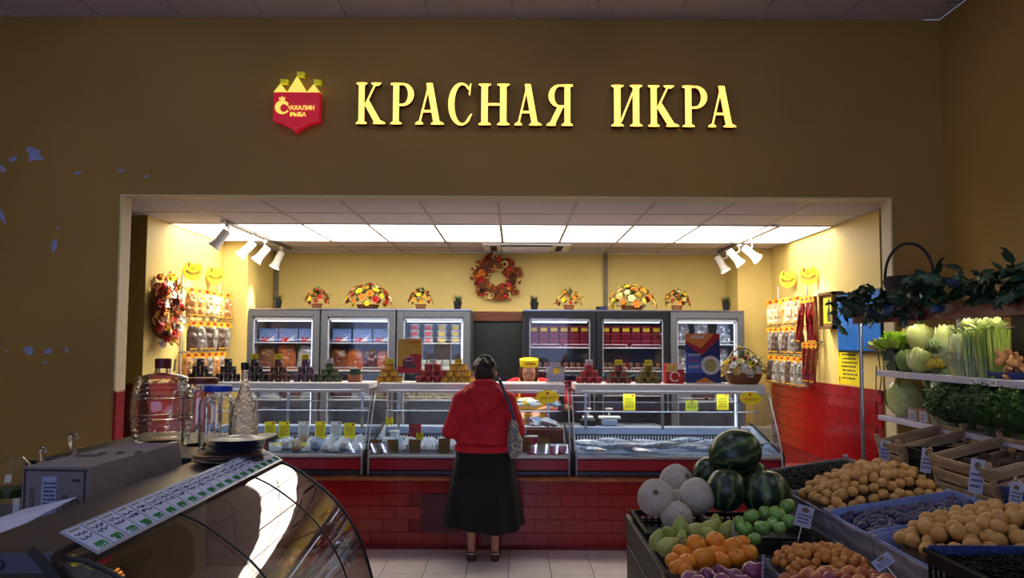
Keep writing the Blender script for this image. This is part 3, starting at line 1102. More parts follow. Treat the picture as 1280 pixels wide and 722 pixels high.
def counter(xa, xb, label):
    x0, x1 = P(xa, 585, 6.45).x, P(xb, 585, 6.45).x
    w, cx = x1 - x0, (x0 + x1) / 2
    h = w / 2
    o = thing('fish_counter', label, 'display counter', (cx, 6.45, ZCB), (0, 0, 0), 'glass fish counters')
    z = lambda v: v - ZCB
    MB().bb(-h + .02, h - .02, .06, .9, 0, z(.68)).build('base', M_black, o)
    MB().bb(-h + .02, h - .02, .03, .07, z(.565), z(.60), .004).build('kick_strip', mat('dark_steel', (84, 90, 110), .3, metal=.5), o)
    MB().bb(-h + .02, h - .02, .01, .06, z(.605), z(.698), .006).build('front_panel', M_cred, o)
    MB().bb(-h + .02, h - .02, -.012, .06, z(.700), z(.728), .008).build('bumper', M_silver, o)
    MB().bb(-h + .03, h - .03, .06, .86, z(.69), z(.715), .003).build('deck', M_deck, o)
    g = MB()
    for k in range(int(w / .028)):
        g.bb(-h + .04 + .028 * k, -h + .054 + .028 * k, .845, .853, z(.73), z(.79))
    b = MB().bb(-h + .03, h - .03, .855, .865, z(.71), z(.80)).build('rear_panel', M_black, o)
    tag(g.build('air_grille', M_silver, b), kind='stuff')
    MB().bb(-h + .03, h - .03, .84, .94, z(.80), z(.872), .01).build('rear_rim', M_rim, o)
    # sloping front pane, end panes, top shelf on posts
    zt = 1.222
    n = 6
    pts = [(.005 + .34 * (i / n) ** 1.15, .728 + (zt - .728) * i / n) for i in range(n + 1)]
    v = [(sx * (h - .03), y + e, z(q)) for e in (0, .005) for sx in (-1, 1) for (y, q) in pts]
    m_ = n + 1
    f = []
    for i in range(n):
        f.append((i, m_ + i, m_ + i + 1, i + 1))
        f.append((2 * m_ + i, 2 * m_ + i + 1, 3 * m_ + i + 1, 3 * m_ + i))
    MB().add((v, f)).build('front_glass', M_cglass, o, True)
    MB().bb(-h + .035, h - .035, .335, .73, z(1.222), z(1.278), .006).build('top_shelf', M_shelftop, o)
    MB().bb(-h + .035, h - .035, .335, .347, z(1.198), z(1.2215), .002).build('front_lip', M_shelftop, o)
    MB().bb(-h + .1, h - .1, .36, .39, z(1.207), z(1.222)).build('lamp_strip', mat('counter_lamp', (240, 246, 255), .4, emit=12.0, emitc=(225, 238, 255), var=0), o)  # unseen glowing strip behind the lip, added to light goods and cards
    for sx in (-1, 0, 1):
        MB().bb(sx * (h - .16) - .012, sx * (h - .16) + .012, .70, .716, z(.86), z(1.222)).build('post', M_chrome, o)
    MB().bb(-h + .05, h - .05, .45, .72, z(1.035), z(1.041)).build('middle_shelf', M_cglass, o)
    MB().tube([(-h + .05, .45, z(1.038)), (h - .05, .45, z(1.038))], .006, 6).build('shelf_edge', M_chrome, o)
    MB().tube([(-h + .05, .72, z(1.10)), (h - .05, .72, z(1.10))], .006, 6).build('rail', M_chrome, o)
    for sx in (-1, 1):
        X = sx * (h - .011)
        prof = [(.0, z(.57)), (.9, z(.57)), (.94, z(.88)), (.80, z(.88)), (.10, z(.745)), (.0, z(.73))]
        M = Matrix.Translation((X + .009, 0, 0)) @ Matrix(((0, 0, -1, 0), (1, 0, 0, 0), (0, 1, 0, 0), (0, 0, 0, 1)))
        c = MB().add(prism(prof, .018), M).build('side_panel', M_cheek, o)
        MB().tube([(X, -.006, z(.57)), (X, -.01, z(.72)), (X, .02, z(.755)), (X, .10, z(.76)), (X, .80, z(.893)), (X, .93, z(.893))], .011, 8).build('edge_trim', M_black, c, True)
        MB().tube([(X - sx * .012, -.012, z(.57)), (X - sx * .012, -.016, z(.72)), (X - sx * .012, .014, z(.762))], .008, 8).build('corner_trim', M_silver, c, True)
        gp = [(.03, z(.755))] + [(y, z(q)) for (y, q) in pts[1:]] + [(.74, z(1.222)), (.80, z(.90))]
        M = Matrix.Translation((X + .003, 0, 0)) @ Matrix(((0, 0, -1, 0), (1, 0, 0, 0), (0, 1, 0, 0), (0, 0, 0, 1)))
        MB().add(prism(gp, .006), M).build('end_glass', M_cglass, o)
        MB().tube([(X, y + .002, z(q)) for (y, q) in pts], .005, 6).build('glass_edge', M_silver, o)
    return cx, w


CA = counter(199, 456, 'glass fish counter at the left, behind the glass jars')
CB = counter(457, 715, 'glass fish counter in the middle, where the customer stands')
CC = counter(717, 981, 'glass fish counter at the right with whole fish on ice')
ZTOP = 1.2785
# ---------------------------------------------------------------- pyramids on the counter tops
def jar_mesh(kind):
    o = thing('preserve_can', 'x', 'can')
    if kind in ('black', 'brown', 'purple'):
        cm = {'black': (30, 24, 30), 'brown': (74, 34, 24), 'purple': (66, 44, 66)}[kind]
        MB().lathe([(.031, 0), (.034, .005), (.034, .046), (.030, .052)], 14).build('jar', mat('jar_' + kind, cm, .15, var=.3, scale=40, coat=.8), o, True)
        MB().lathe([(0, .052), (.033, .052), (.034, .056), (.033, .064), (0, .064)], 14).build('lid', mat('lid_' + kind, tuple(int(v * 1.5) for v in cm), .3), o, True)
    else:
        cm, lm = {'gold': ((196, 150, 30), (150, 96, 30)), 'red': ((132, 16, 28), (170, 60, 70)), 'olive': ((92, 78, 26), (120, 104, 30)), 'green': ((74, 96, 50), (40, 44, 44)), 'mixed': ((110, 30, 30), (84, 74, 50))}[kind]
        MB().lathe([(.034, 0), (.036, .004), (.036, .034), (.034, .038)], 14).build('tin', mat('tin_' + kind, cm, .3, var=.2, scale=50, coat=.3), o, True)
        MB().lathe([(0, .038), (.038, .038), (.039, .042), (.038, .052), (0, .052)], 14).build('lid', mat('tinlid_' + kind, lm, .3), o, True)
    return o


PROTO = {}


def pyramid(px, Y, n, kind, what, card=None, z=ZTOP, gap=.074):
    x0 = P(px, 470, Y).x
    hgt = .0645 if kind in ('black', 'brown', 'purple') else .0525
    top = 0
    for r in range(n):
        cnt = n - r
        if r == n - 1 and n > 3:
            break
        for k in range(cnt):
            if kind not in PROTO:
                o = PROTO[kind] = jar_mesh(kind)
            else:
                o = clone(PROTO[kind])
            o.location = (x0 + (k - (cnt - 1) / 2) * gap, Y + random.uniform(-.006, .006), z + hgt * r)
            o.rotation_euler = (0, 0, random.uniform(0, 6))
            o['label'] = what
            o['group'] = what + ' pyramid'
        top = z + hgt * (r + 1)
    if card:
        c = thing('price_card', '%s price card on top of the %s' % ('white' if card is M_paper else 'yellow', what.split(' in ')[-1]), 'price card', (x0, Y - .02, top), (R(-10), 0, 0), 'price cards on the pyramids')
        MB().bb(-.032, .032, -.001, .001, 0, .045).build('card', card, c)
        link('writing', scribble(.05, .03, 3, M_ink, int(px)).mesh('writing', M_ink), c, (0, -.001, .022), FRONT)


YT = 6.98
for (px, n, kd, what, cd) in [
        (250, 3, 'black', 'small black-lidded jar in the leftmost dark pyramid', None),
        (285, 3, 'black', 'small black-lidded jar in the dark pyramid below the hanging packs', None),
        (318, 3, 'black', 'small black-lidded jar in the dark pyramid with the first yellow card', M_ycard),
        (348, 3, 'brown', 'small brown jar in the brown pyramid with a yellow card', M_ycard),
        (382, 3, 'purple', 'small purple jar in the purple pyramid by the silver bag', M_ycard),
        (412, 3, 'green', 'flat green tin in the green pyramid with white card', M_paper),
        (487, 3, 'gold', 'flat gold tin in the gold pyramid below the poster', M_ycard),
        (541, 4, 'red', 'flat red tin in the red pyramid on the middle counter', M_paper),
        (573, 4, 'gold', 'flat gold tin in the gold pyramid beside the customer', M_ycard),
        (736, 3, 'red', 'flat red tin in the red pyramid on the right counter', M_paper),
        (773, 3, 'mixed', 'flat brown-lidded tin in the mixed pyramid on the right counter', M_ycard),
        (810, 3, 'olive', 'flat olive tin in the olive pyramid on the right counter', M_ycard)]:
    pyramid(px, YT, n, kd, what, cd)
# brown gift carton and green pot beside the green tins
o = thing('gift_carton', 'brown paper gift carton with green lid on the left counter', 'box', (P(444, 470, YT).x, YT, ZTOP))
MB().box((0, 0, .03), (.11, .09, .06), .003).build('carton', mat('kraft', (150, 92, 64), .7), o)
MB().lathe([(.045, 0), (.05, .01), (.045, .05), (.02, .055)], 14, m4((0, 0, .0605))).build('green_pot', mat('dark_green_pot', (36, 66, 46), .35), o, True)
# clear display boxes in front of the seller
o = thing('label_display_box', 'clear stacked display box with oval label beside the seller', 'display box', (P(694, 470, YT).x, YT, ZTOP))
MB().bb(-.08, .08, -.05, .05, 0, .1, .003).build('clear_box', glass('clear_plastic', (.9, .9, .88), 1.6), o)
for k in range(4):
    MB().bb(-.076, .076, -.046, .046, .008 + .023 * k, .018 + .023 * k).build('tray', mat('tray_brown', (130, 86, 66), .5, var=.2), o)
link('oval_label', MB().prism(arc(0, 0, .085, .04, 0, 358, 24), .003).mesh('oval_label', mat('label_grey', (176, 172, 186), .5)), o, (0, -.052, .115), FRONT)
link('yellow_label', MB().bb(-.03, .03, -.025, .025, 0, .002).mesh('yellow_label', M_lbly), o, (.01, -.056, .105), FRONT)
# red carton with white ring
o = thing('red_carton', 'small red carton with a printed ring on the right counter', 'box', (P(842, 470, YT).x, YT, ZTOP), (0, 0, R(6)))
MB().bb(-.08, .08, -.04, .04, 0, .17, .002).build('carton', mat('carton_red', (178, 22, 30), .45), o)
MB().bb(-.078, .02, -.0415, -.04, .10, .165).build('photo_print', mat('print_gold', (200, 170, 90), .5, var=.4, scale=50), o)
MB().bb(.02, .078, -.0415, -.04, .12, .165).build('white_print', M_paper, o)
link('ring_print', MB().prism(arc(0, 0, .045, .045, 0, 320, 24) + arc(0, 0, .035, .035, 320, 0, 24), .001).mesh('ring_print', M_paper), o, (0, -.0405, .06), FRONT)
# fish poster
def board(name, label, x0, x1, y0, y1, Y, tilt=0):
    a, b = P(x0, y1, Y), P(x1, y0, Y)
    w, h = b.x - a.x, b.z - a.z
    o = thing(name, label, 'poster', ((a.x + b.x) / 2, Y, a.z), (R(tilt), 0, 0))
    return o, w, h
o, w, h = board('offer_poster', 'blue and orange АКЦИЯ poster with a salad plate on the right counter', 858, 900.5, 415.5, 477.5, 6.93, -4)
o.location.z = ZTOP + .004
MB().bb(-w / 2, w / 2, 0, .004, 0, h).build('board', M_navy, o)
MB().bb(-w / 2 - .004, w / 2 + .03, -.01, .035, -.004, .004).build('foot', M_paper, o)
def flat(n, poly, m, z):
    return link(n, MB().prism([(x * w, y * h) for x, y in poly], .0008).mesh(n, m), o, (0, -.0004 - z * .0008, 0), FRONT)
flat('printed_blue_field', [(-.5, .2), (.0, .2), (.1, .5), (-.5, .62)], mat('print_blue', (60, 92, 170), .5), 0)
flat('printed_red_chevron', [(-.5, .97), (-.5, .80), (-.05, .56), (.5, .9), (.5, 1), (-.5, 1)], mat('print_crimson', (160, 26, 34), .5), 1)
flat('printed_orange_chevron', [(-.5, 1), (-.5, .86), (-.05, .70), (.35, 1)], mat('print_orange', (224, 128, 44), .5), 2)
flat('printed_orange_triangle', [(-.3, .0), (.35, .0), (.03, .12)], MATS['print_orange'], 1)
flat('printed_plate', [(x, y) for x, y in arc(.21, .36, .28, .19, 0, 350, 24)], mat('print_plate', (205, 200, 205), .5), 3)
flat('printed_salad', [(x, y) for x, y in arc(.21, .36, .18, .125, 0, 350, 20)], mat('print_salad', (168, 156, 92), .5, var=.6, scale=60), 4)
link('lettering', text_mesh('АКЦИЯ', .036, M_paper, .0004, .0012), o, (-.045, -.0045, h * .93), FRONT)
link('writing', scribble(.1, .022, 2, M_paper, 5).mesh('writing', M_paper), o, (-.08, -.003, h * .57), FRONT)
link('red_price_print', scribble(.1, .03, 1, M_red, 8).mesh('red_price_print', M_red), o, (-.08, -.003, h * .46), FRONT)
link('writing', scribble(.1, .03, 2, M_paper, 9).mesh('writing', M_paper), o, (-.08, -.003, h * .33), FRONT)
# jar poster hung on the doorway fridge side, standing on the middle counter
o, w, h = board('jar_poster', 'yellow and crimson poster of a glass jar above the middle counter', 497, 527, 423.5, 466, 7.0)
MB().bb(-w / 2, w / 2, 0, .004, 0, h).build('board', mat('print_mustard', (190, 150, 36), .5, var=.1), o)
MB().bb(-w / 2 - .012, w / 2 + .26, .004, .01, h + .006, h + .014).bb(-w / 2 - .012, -w / 2 - .006, .004, .01, ZTOP - o.location.z, h + .014).bb(w / 2 + .006, w / 2 + .012, .004, .01, ZTOP - o.location.z, h).bb(w / 2 + .254, w / 2 + .26, .004, .01, ZTOP - o.location.z, h + .014).build('wire_stand', M_wire, o)
flat('printed_crimson_field', [(-.5, 0), (.5, 0), (.5, .52), (.3, .58), (.05, .54), (-.15, .4), (-.3, .2), (-.5, .18)], MATS['print_crimson'], 0)
flat('printed_jar', [(-.28, .16), (.15, .14), (.2, .42), (-.3, .42)], mat('print_jar', (92, 40, 66), .5), 1)
flat('printed_jar_rim', arc(-.05, .42, .25, .07, 0, 340, 20) + arc(-.05, .42, .2, .045, 340, 0, 20), mat('print_rim', (190, 150, 160), .5), 2)
flat('printed_herbs', [(.05, .15), (.25, .15), (.25, .26), (.1, .28)], mat('print_herb', (60, 76, 56), .5), 2)
link('writing', scribble(.12, .028, 1, M_inkred, 15).mesh('writing', M_inkred), o, (.02, -.001, h * .9), FRONT)
link('writing', scribble(.05, .022, 1, M_inkred, 16).mesh('writing', M_inkred), o, (.06, -.001, h * .79), FRONT)

# ---------------------------------------------------------------- price cards and stickers
def pcard(px0, px1, py0, py1, Y, m, label, grp, lines=6, tilt=0, red=False):
    a, b = P(px0, py1, Y), P(px1, py0, Y)
    o = thing('price_card', label, 'price card', ((a.x + b.x) / 2, Y, a.z), (R(tilt), 0, 0), grp)
    w, h = b.x - a.x, b.z - a.z
    MB().bb(-w / 2, w / 2, -.001, .001, 0, h).build('card', m, o)
    link('writing', scribble(w * .8, h * .62, lines, M_ink, int(px0)).mesh('writing', M_ink), o, (0, -.001, h * .46), FRONT)
    link('round_stamp', MB().prism(arc(0, 0, .009, .009, 0, 330, 12), .0006).mesh('round_stamp', M_inkred), o, (w * (.3 if lines > 4 else 0), -.001, h * .88), FRONT)
    return o
for k, (xa, xb, m) in enumerate([(330.5, 344.5, M_ycard), (348, 362, M_ycard), (372.5, 386.5, M_paper), (393.5, 407, M_ycard), (413, 427, M_paper), (430, 444, M_ycard)]):
    pcard(xa, xb, 526.5 + (k == 5) * 1.5, 547.5, 6.93, m, '%s price card, %s from the left inside the left counter' % ('white' if m is M_paper else 'yellow', ('first', 'second', 'third', 'fourth', 'fifth', 'sixth')[k]), 'price cards in the left counter', 6)
MB_ = None
rack = thing('card_rail', 'clear rail holding the six price cards in the left counter', 'rail', (CA[0], 6.93, P(380, 549, 6.93).z - .012))
MB().bb(-.55, .62, -.015, .012, 0, .01, .002).build('rail', M_chrome, rack)
for x in (-.5, .55):
    MB().bb(x - .008, x + .008, -.006, .006, .716 - rack.location.z, 0).build('support', M_chrome, rack)
M_brcard = mat('mustard_card', (142, 112, 22), .55, var=.06)
for k, (xa, xb, ya, yb, m, lb) in enumerate([
        (462, 477.5, 549, 565.5, M_brcard, 'mustard price card at the left end of the middle counter'), (484, 498, 549, 565.5, M_brcard, 'second mustard price card in the middle counter'),
        (511, 526, 549, 565.5, M_brcard, 'third mustard price card in the middle counter'), (548, 562.5, 547.5, 566, M_brcard, 'mustard price card close to the customer sleeve'),
        (653, 662, 547, 565.5, M_brcard, 'mustard price card by the patterned bag'), (672, 687, 547, 565.5, M_brcard, 'mustard price card under the brown cartons')]):
    pcard(xa, xb, ya, yb, 6.56, m, lb, 'mustard cards in the middle counter', 4)
pcard(482.5, 491.5, 521.5, 531, 7.0, M_ycard, 'small bright yellow card above the white tubs in the middle counter', 'small yellow cards', 3)
pcard(520, 529, 540.5, 549, 6.8, M_ycard, 'small bright yellow card beside the crimson card', 'small yellow cards', 3)
pcard(511, 526.5, 530, 546.5, 6.95, mat('crimson_card', (150, 22, 44), .5), 'crimson price card with white print in the middle counter', 'small yellow cards', 3)
pcard(779, 794, 491.5, 512.5, 6.9, M_ycard, 'yellow card hung at the left in the right counter', 'yellow cards in the right counter', 6)
pcard(857, 872.5, 500, 512.5, 7.05, mat('lime_card', (206, 214, 60), .55), 'lime yellow card lower down in the right counter', 'yellow cards in the right counter', 3)
pcard(896, 910.5, 491.5, 512, 6.9, M_ycard, 'yellow card near the oval sticker in the right counter', 'yellow cards in the right counter', 6)
hk = MB()
for cxp, Yc in ((786.5, 6.9), (864.5, 7.05), (903, 6.9)):
    q = P(cxp, 492, Yc)
    one('card_hanger', MB().tube([(q.x, Yc + .004, q.z), (q.x, Yc + .004, 1.204)], .002, 5).mesh('card_hanger', M_wire), 'thin wire hanging a yellow card at photo column %d in the right counter' % cxp if False else ('left', 'middle', 'right')[(786.5, 864.5, 903).index(cxp)] + ' wire holding a yellow card in the right counter', 'hanger')
def oval(px, py, rx, ry, Y, label):
    q = P(px, py, Y)
    s = Y / 1000
    o = thing('oval_sticker', label, 'sticker', q, (R(90 - 33), 0, 0), 'yellow oval stickers')
    MB().prism(arc(0, 0, rx * s, ry * s / .85, 0, 355, 32), .0015).build('sticker', M_ycard, o)
    link('printed_fish', MB().prism(arc(0, 0, .012, .011, 0, 330, 12), .0006).mesh('printed_fish', M_inkred), o, (0, ry * s * .62, .0015))
    link('writing', scribble(rx * s * 1.3, .028, 2, M_inkred, 3).mesh('writing', M_inkred), o, (0, -.012, .0015))
oval(684.5, 495.5, 14, 7.8, 6.685, 'yellow oval sticker on the glass in front of the seller')
oval(938, 497.5, 13.5, 7.8, 6.685, 'yellow oval sticker on the glass of the right counter')

# ---------------------------------------------------------------- goods on the counter decks
ZD = .7155
M_pkw = mat('white_pack', (220, 226, 230), .3, var=.12, scale=30, coat=.4)
M_pkblue = mat('pale_blue_pack', (150, 176, 206), .3, var=.2, scale=30, coat=.4)
M_fish = mat('silver_fish', (186, 194, 208), .22, metal=.2, var=.45, scale=24, coat=.6)
def pack(px, py, Y, w, h, t, m, label, grp, rz=0, seed=0, z=ZD):
    q = P(px, py, Y)
    me = MB().add(pillow(w, h, t, 7, 7, .3, seed, 0), m4((0, 0, t / 2), (R(-90 + 16), 0, 0))).mesh('pack', m, True)
    return one('fish_pack', me, label, 'fish pack', (q.x, Y, z), (0, 0, rz), grp)
k = 0
for (px, m) in ((346, M_pkw), (358, M_pkw), (371, mat('tan_pack', (150, 130, 100), .4, var=.4)), (383, M_pkw), (394, M_pkblue), (405, M_pkw), (417, M_pkw), (428, M_pkw), (440, M_pkw)):
    for r in range(2):
        pack(px + r * 4, 560, 6.56 + .2 * r, .085, .17, .05 + .02 * (k % 3), m, 'wrapped tray on the left counter deck, %s row, number %s from the left' % (('front', 'rear')[r], ('one', 'two', 'three', 'four', 'five', 'six', 'seven', 'eight', 'nine')[k // 2]), 'wrapped trays in the left counter', random.uniform(-.3, .3), k)
        k += 1
for (px, m) in ((378, M_ycard), (392, M_paper), (348, M_ycard), (432, M_ycard)):
    q = P(px, 560, 6.62)
    c = thing('price_card', '%s card lying on the wrapped trays in the left counter, %s from the left' % ('yellow' if m is M_ycard else 'white', {378: 'second', 392: 'third', 348: 'first', 432: 'fourth'}[px]), 'price card', (q.x, 6.6, ZD + .055), (R(-60), 0, .2), 'cards lying on trays')
    MB().bb(-.035, .035, -.001, .001, 0, .05).build('card', m, c)
    link('writing', scribble(.05, .03, 3, M_ink, px).mesh('writing', M_ink), c, (0, -.001, .025), FRONT)
# middle counter: white tubs, bottles, fish packs, cartons
def tub(px, Y, r, h, z, label, m=None):
    q = P(px, 560, Y)
    o = thing('plastic_tub', label, 'tub', (q.x, Y, z), (0, 0, 0), 'tubs in the middle counter')
    MB().lathe([(r * .85, 0), (r, h * .85), (r, h * .88)], 16).build('tub', m or M_pkw, o, True)
    MB().lathe([(0, h * .88), (r * 1.06, h * .88), (r * 1.06, h), (0, h)], 16).build('lid', M_paper, o, True)
    return o
tub(478, 7.0, .05, .08, ZD, 'white tub left of the tall stack in the middle counter')
tub(492, 6.98, .055, .085, ZD, 'lower white tub of the stack in the middle counter')
tub(493, 6.98, .045, .06, ZD + .0855, 'upper white tub of the stack in the middle counter')
tub(503, 6.95, .028, .1, ZD, 'slim pale green bottle-shaped tub in the middle counter', mat('pale_green_plastic', (160, 206, 160), .3))
tub(481, 6.66, .035, .1, ZD, 'slim white pot between the first two mustard cards')
lst = [(470, M_pkblue), (480, M_pkw), (490, M_pkblue), (500, M_pkw), (508, M_fish), (520, M_pkblue), (530, M_pkw), (538, M_pkw), (545, M_fish), (556, mat('salmon_pack', (196, 130, 100), .3, var=.3)), (566, M_pkw), (640, M_pkblue), (648, M_pkw)]
for k, (px, m) in enumerate(lst):
    for r in range(2):
        pack(px + r * 5, 560, 6.62 + .2 * r, .085, .17, .065, m, 'fish pack %s of the middle counter, %s from its left end' % (('in front', 'at the back')[r], ('first', 'second', 'third', 'fourth', 'fifth', 'sixth', 'seventh', 'eighth', 'ninth', 'tenth', 'eleventh', 'twelfth', 'thirteenth')[k]), 'fish packs in the middle counter', random.uniform(-.5, .5), 100 + 2 * k + r)
M_kraft = mat('brown_carton', (122, 60, 40), .55, var=.08)
q = P(681, 560, 6.85)
for k in range(2):
    o = thing('brown_carton', '%s of two brown cartons in the middle counter' % ('lower', 'upper')[k], 'box', (q.x, 6.86, ZD + .092 * k), (0, 0, R(2 - 4 * k)))
    MB().box((0, 0, .0455), (.31, .2, .09), .004).build('carton', M_kraft, o)
    MB().bb(-.156, .156, -.101, .101, .066, .091, .002).build('lid', M_kraft, o)
for k, (px, m) in enumerate(((666, M_bagdark), (676, M_pkw), (690, M_pkblue), (699, M_pkw))):
    pack(px, 540, 6.86, .11, .17, .05, m, '%s on top of the brown cartons' % ('dark red pack', 'white pack', 'pale blue pack', 'small white pack')[k], 'packs on the brown cartons', .5 * k, 200 + k, ZD + .186)
M_pink = mat('pink_tub', (196, 40, 74), .3, var=.1)
for k, (px, Y, z) in enumerate(((665, 6.62, ZD), (665, 6.62, ZD + .075), (693, 6.66, ZD), (702, 6.66, ZD))):
    tub(px, Y, .05, .073, z, ('lower pink-red tub of a stack of two', 'upper pink-red tub of a stack of two', 'pink-red tub right of the mustard card', 'rightmost pink-red tub in the middle counter')[k], M_pink)
for k, (px, m) in enumerate(((655, M_pkw), (662, M_lbly), (672, M_pkw), (700, M_pkblue))):
    pack(px, 525, 7.15, .12, .14, .06, m, ('white', 'yellow', 'small white', 'pale blue')[k] + ' pack on the glass shelf before the seller', 'packs on the glass shelf', .4 * k, 300 + k, 1.0425 - .0) if k != 9 else None
# whole fish in the right counter
fm = {}
def fish(L_, seed):
    rnd = random.Random(seed)
    pts, rr = [], []
    for i in range(11):
        t = i / 10
        pts.append((t * L_, math.sin(t * 3 + seed) * .012, .0))
        rr.append(max(.003, .034 * math.sin(PI * min(1, (t * .86 + .1))) ** .8))
    v, f = tube(pts, rr, 10)
    v = [(p[0], p[1], p[2] * .75) for p in v]
    mb = MB().add((v, f))
    mb.prism([(L_ * .96, -.004), (L_ * 1.1, -.04), (L_ * 1.07, 0), (L_ * 1.1, .04), (L_ * .96, .004)], .004)
    return mb.mesh('fish', M_fish, True)
for s in range(4):
    fm[s] = fish(.30 + .03 * s, s)
ice = one('ice_bed', MB().bb(-.8, .8, 0, .72, 0, .02, .008).mesh('ice_bed', mat('crushed_ice', (180, 196, 222), .35, var=.3, scale=60, bump=.6, bscale=80)), 'flat bed of ice under the fish in the right counter', 'ice', (CC[0], 6.54, ZD))
for k in range(26):
    r = k % 3
    x = CC[0] - .78 + (1.3 / 8) * (k // 3) + random.uniform(-.03, .03)
    o = one('silver_fish', fm[k % 4], 'whole silver fish lying on ice in the right counter', 'fish', (x, 6.63 + .2 * r, ZD + .05 + (.018 if k % 2 else 0)), (random.uniform(-.3, .3), random.uniform(-.12, .12), random.uniform(-1.0, 1.0)), 'whole fish on ice')
for k, px in enumerate((735, 762)):
    q = P(px, 520, 7.35)
    o = thing('label_scale', ('small dark scale with white head', 'pale tray scale')[k] + ' behind the right counter', 'scale', (q.x, 7.36, .873))
    MB().box((0, 0, .03), (.14, .1, .06), .01).build('base', (M_fblack, M_rim)[k], o)
    MB().box((0, 0, .075), (.10 if k == 0 else .2, .08, .025), .008).build('pan', M_white, o)
    MB().tube([(0, .03, .06), (0, .03, .13)], .008).build('neck', M_white, o)
    MB().box((0, .03, .14), (.07, .03, .035), .006).build('display', M_white, o)

# ================================================================= FLOWERS, WREATHS, HANGING GOODS
M_leafg = mat('arrangement_leaf', (70, 92, 34), .5, var=.3, scale=30)
M_leafd = mat('dark_grass', (26, 46, 22), .5, var=.3, scale=30)
FLW = {n: mat('petal_' + n, c, .6, var=.15, scale=60) for n, c in dict(yellow=(236, 206, 40), cream=(236, 220, 160), orange=(222, 128, 30), red=(176, 30, 28), pale=(226, 196, 120), white=(236, 232, 220), rust=(150, 66, 26), brown=(84, 44, 24), gold=(214, 160, 30)).items()}
M_wick = striped('wicker', (150, 92, 50), (92, 52, 26), 60, 'Z', 3.0, .7)
BLM = {}


def blossom(c, r=.03):
    """rose-like head: rings of cupped petals round a heart"""
    if c in BLM:
        return BLM[c]
    mb = MB()
    for ring_, n, rad, tilt in ((0, 6, 1.0, 20), (1, 5, .68, 45), (2, 3, .36, 70)):
        for k in range(n):
            a = 2 * PI * k / n + ring_ * .5
            v = [(0, 0, 0), (.35, -.30, .1), (.75, -.32, .16), (1, 0, .14), (.75, .32, .16), (.35, .30, .1)]
            M = Matrix.Rotation(a, 4, 'Z') @ Matrix.Rotation(-R(tilt), 4, 'Y') @ Matrix.Scale(rad * r, 4)
            mb.add((v, [(0, 1, 2, 3, 4, 5)]), M)
    mb.ball((0, 0, r * .35), r * .28, 8, 6)
    BLM[c] = mb.mesh('blossom', FLW[c], True)
    return BLM[c]


def leafy(n, spread, up, L_, w, seed, dome=True):
    mb = MB()
    rnd = random.Random(seed)
    for k in range(n):
        a = rnd.uniform(0, 2 * PI)
        el = rnd.uniform(R(5), R(85)) if dome else rnd.uniform(R(55), R(88))
        d = Vector((math.cos(a) * math.cos(el), math.sin(a) * math.cos(el), math.sin(el)))
        b = Vector((d.x * spread[0], d.y * spread[1], d.z * up)) * rnd.uniform(.5, .95)
        t = d.cross(Vector((0, 0, 1)))
        t = (t.normalized() if t.length > .01 else Vector((1, 0, 0)))
        l, ww = L_ * rnd.uniform(.7, 1.3), w * rnd.uniform(.7, 1.2)
        q = b + d * l * .5 + t * rnd.uniform(-.2, .2) * l
        e = b + d * l + Vector((0, 0, -l * rnd.uniform(0, .3))) + t * rnd.uniform(-.3, .3) * l
        mb.add(([b, q - t * ww, e, q + t * ww], [(0, 1, 2, 3)]))
    return mb


def arrangement(px, py, Y, rx, rz, n, cols, label, pot, seed, grp='flower arrangements on the fridges', z0=1.98):
    q = P(px, py, Y)
    o = thing('flower_arrangement', label, 'flowers', (q.x, Y, z0), (0, 0, 0), grp)
    rnd = random.Random(seed)
    if pot == 'wide':
        MB().lathe([(rx * .42, 0), (rx * .5, .045), (rx * .52, .05), (rx * .48, .05), (rx * .4, .01), (0, .01)], 18).build('basket', M_wick, o, True)
        h0 = .04
    else:
        h0 = .06
        bk = MB().lathe([(.045, 0), (.062, .06), (.058, .06), (.042, .006), (0, .006)], 16).build('basket', mat('pale_basket', (176, 128, 90), .7, var=.2, scale=60), o, True)
        for k in range(3):
            MB().lathe([(.048 + .005 * k, .01 + .018 * k), (.054 + .005 * k, .015 + .018 * k), (.049 + .005 * k, .02 + .018 * k)], 16).build('weave_band', M_wick, bk, True)
    lf = leafy(110 if pot == 'wide' else 64, (rx, rx * .7), rz, .07, .011, seed)
    link('foliage', lf.mesh('foliage', M_leafg), o, (0, 0, h0))
    for k in range(n):
        t = (k + .5) / n
        a = k * 2.39996
        el = math.asin(.04 + .94 * t)
        d = Vector((math.cos(a) * math.cos(el), math.sin(a) * math.cos(el), math.sin(el)))
        p = Vector((d.x * rx, d.y * rx * .7, h0 + d.z * rz)) * 1.0
        s = rnd.uniform(.9, 1.45) * (1.15 if pot == 'wide' else .85)
        b = link('blossom', blossom(rnd.choice(cols)), o, p)
        b.rotation_euler = d.to_track_quat('Z', 'Y').to_euler()
        b.scale = (s,) * 3
    return o


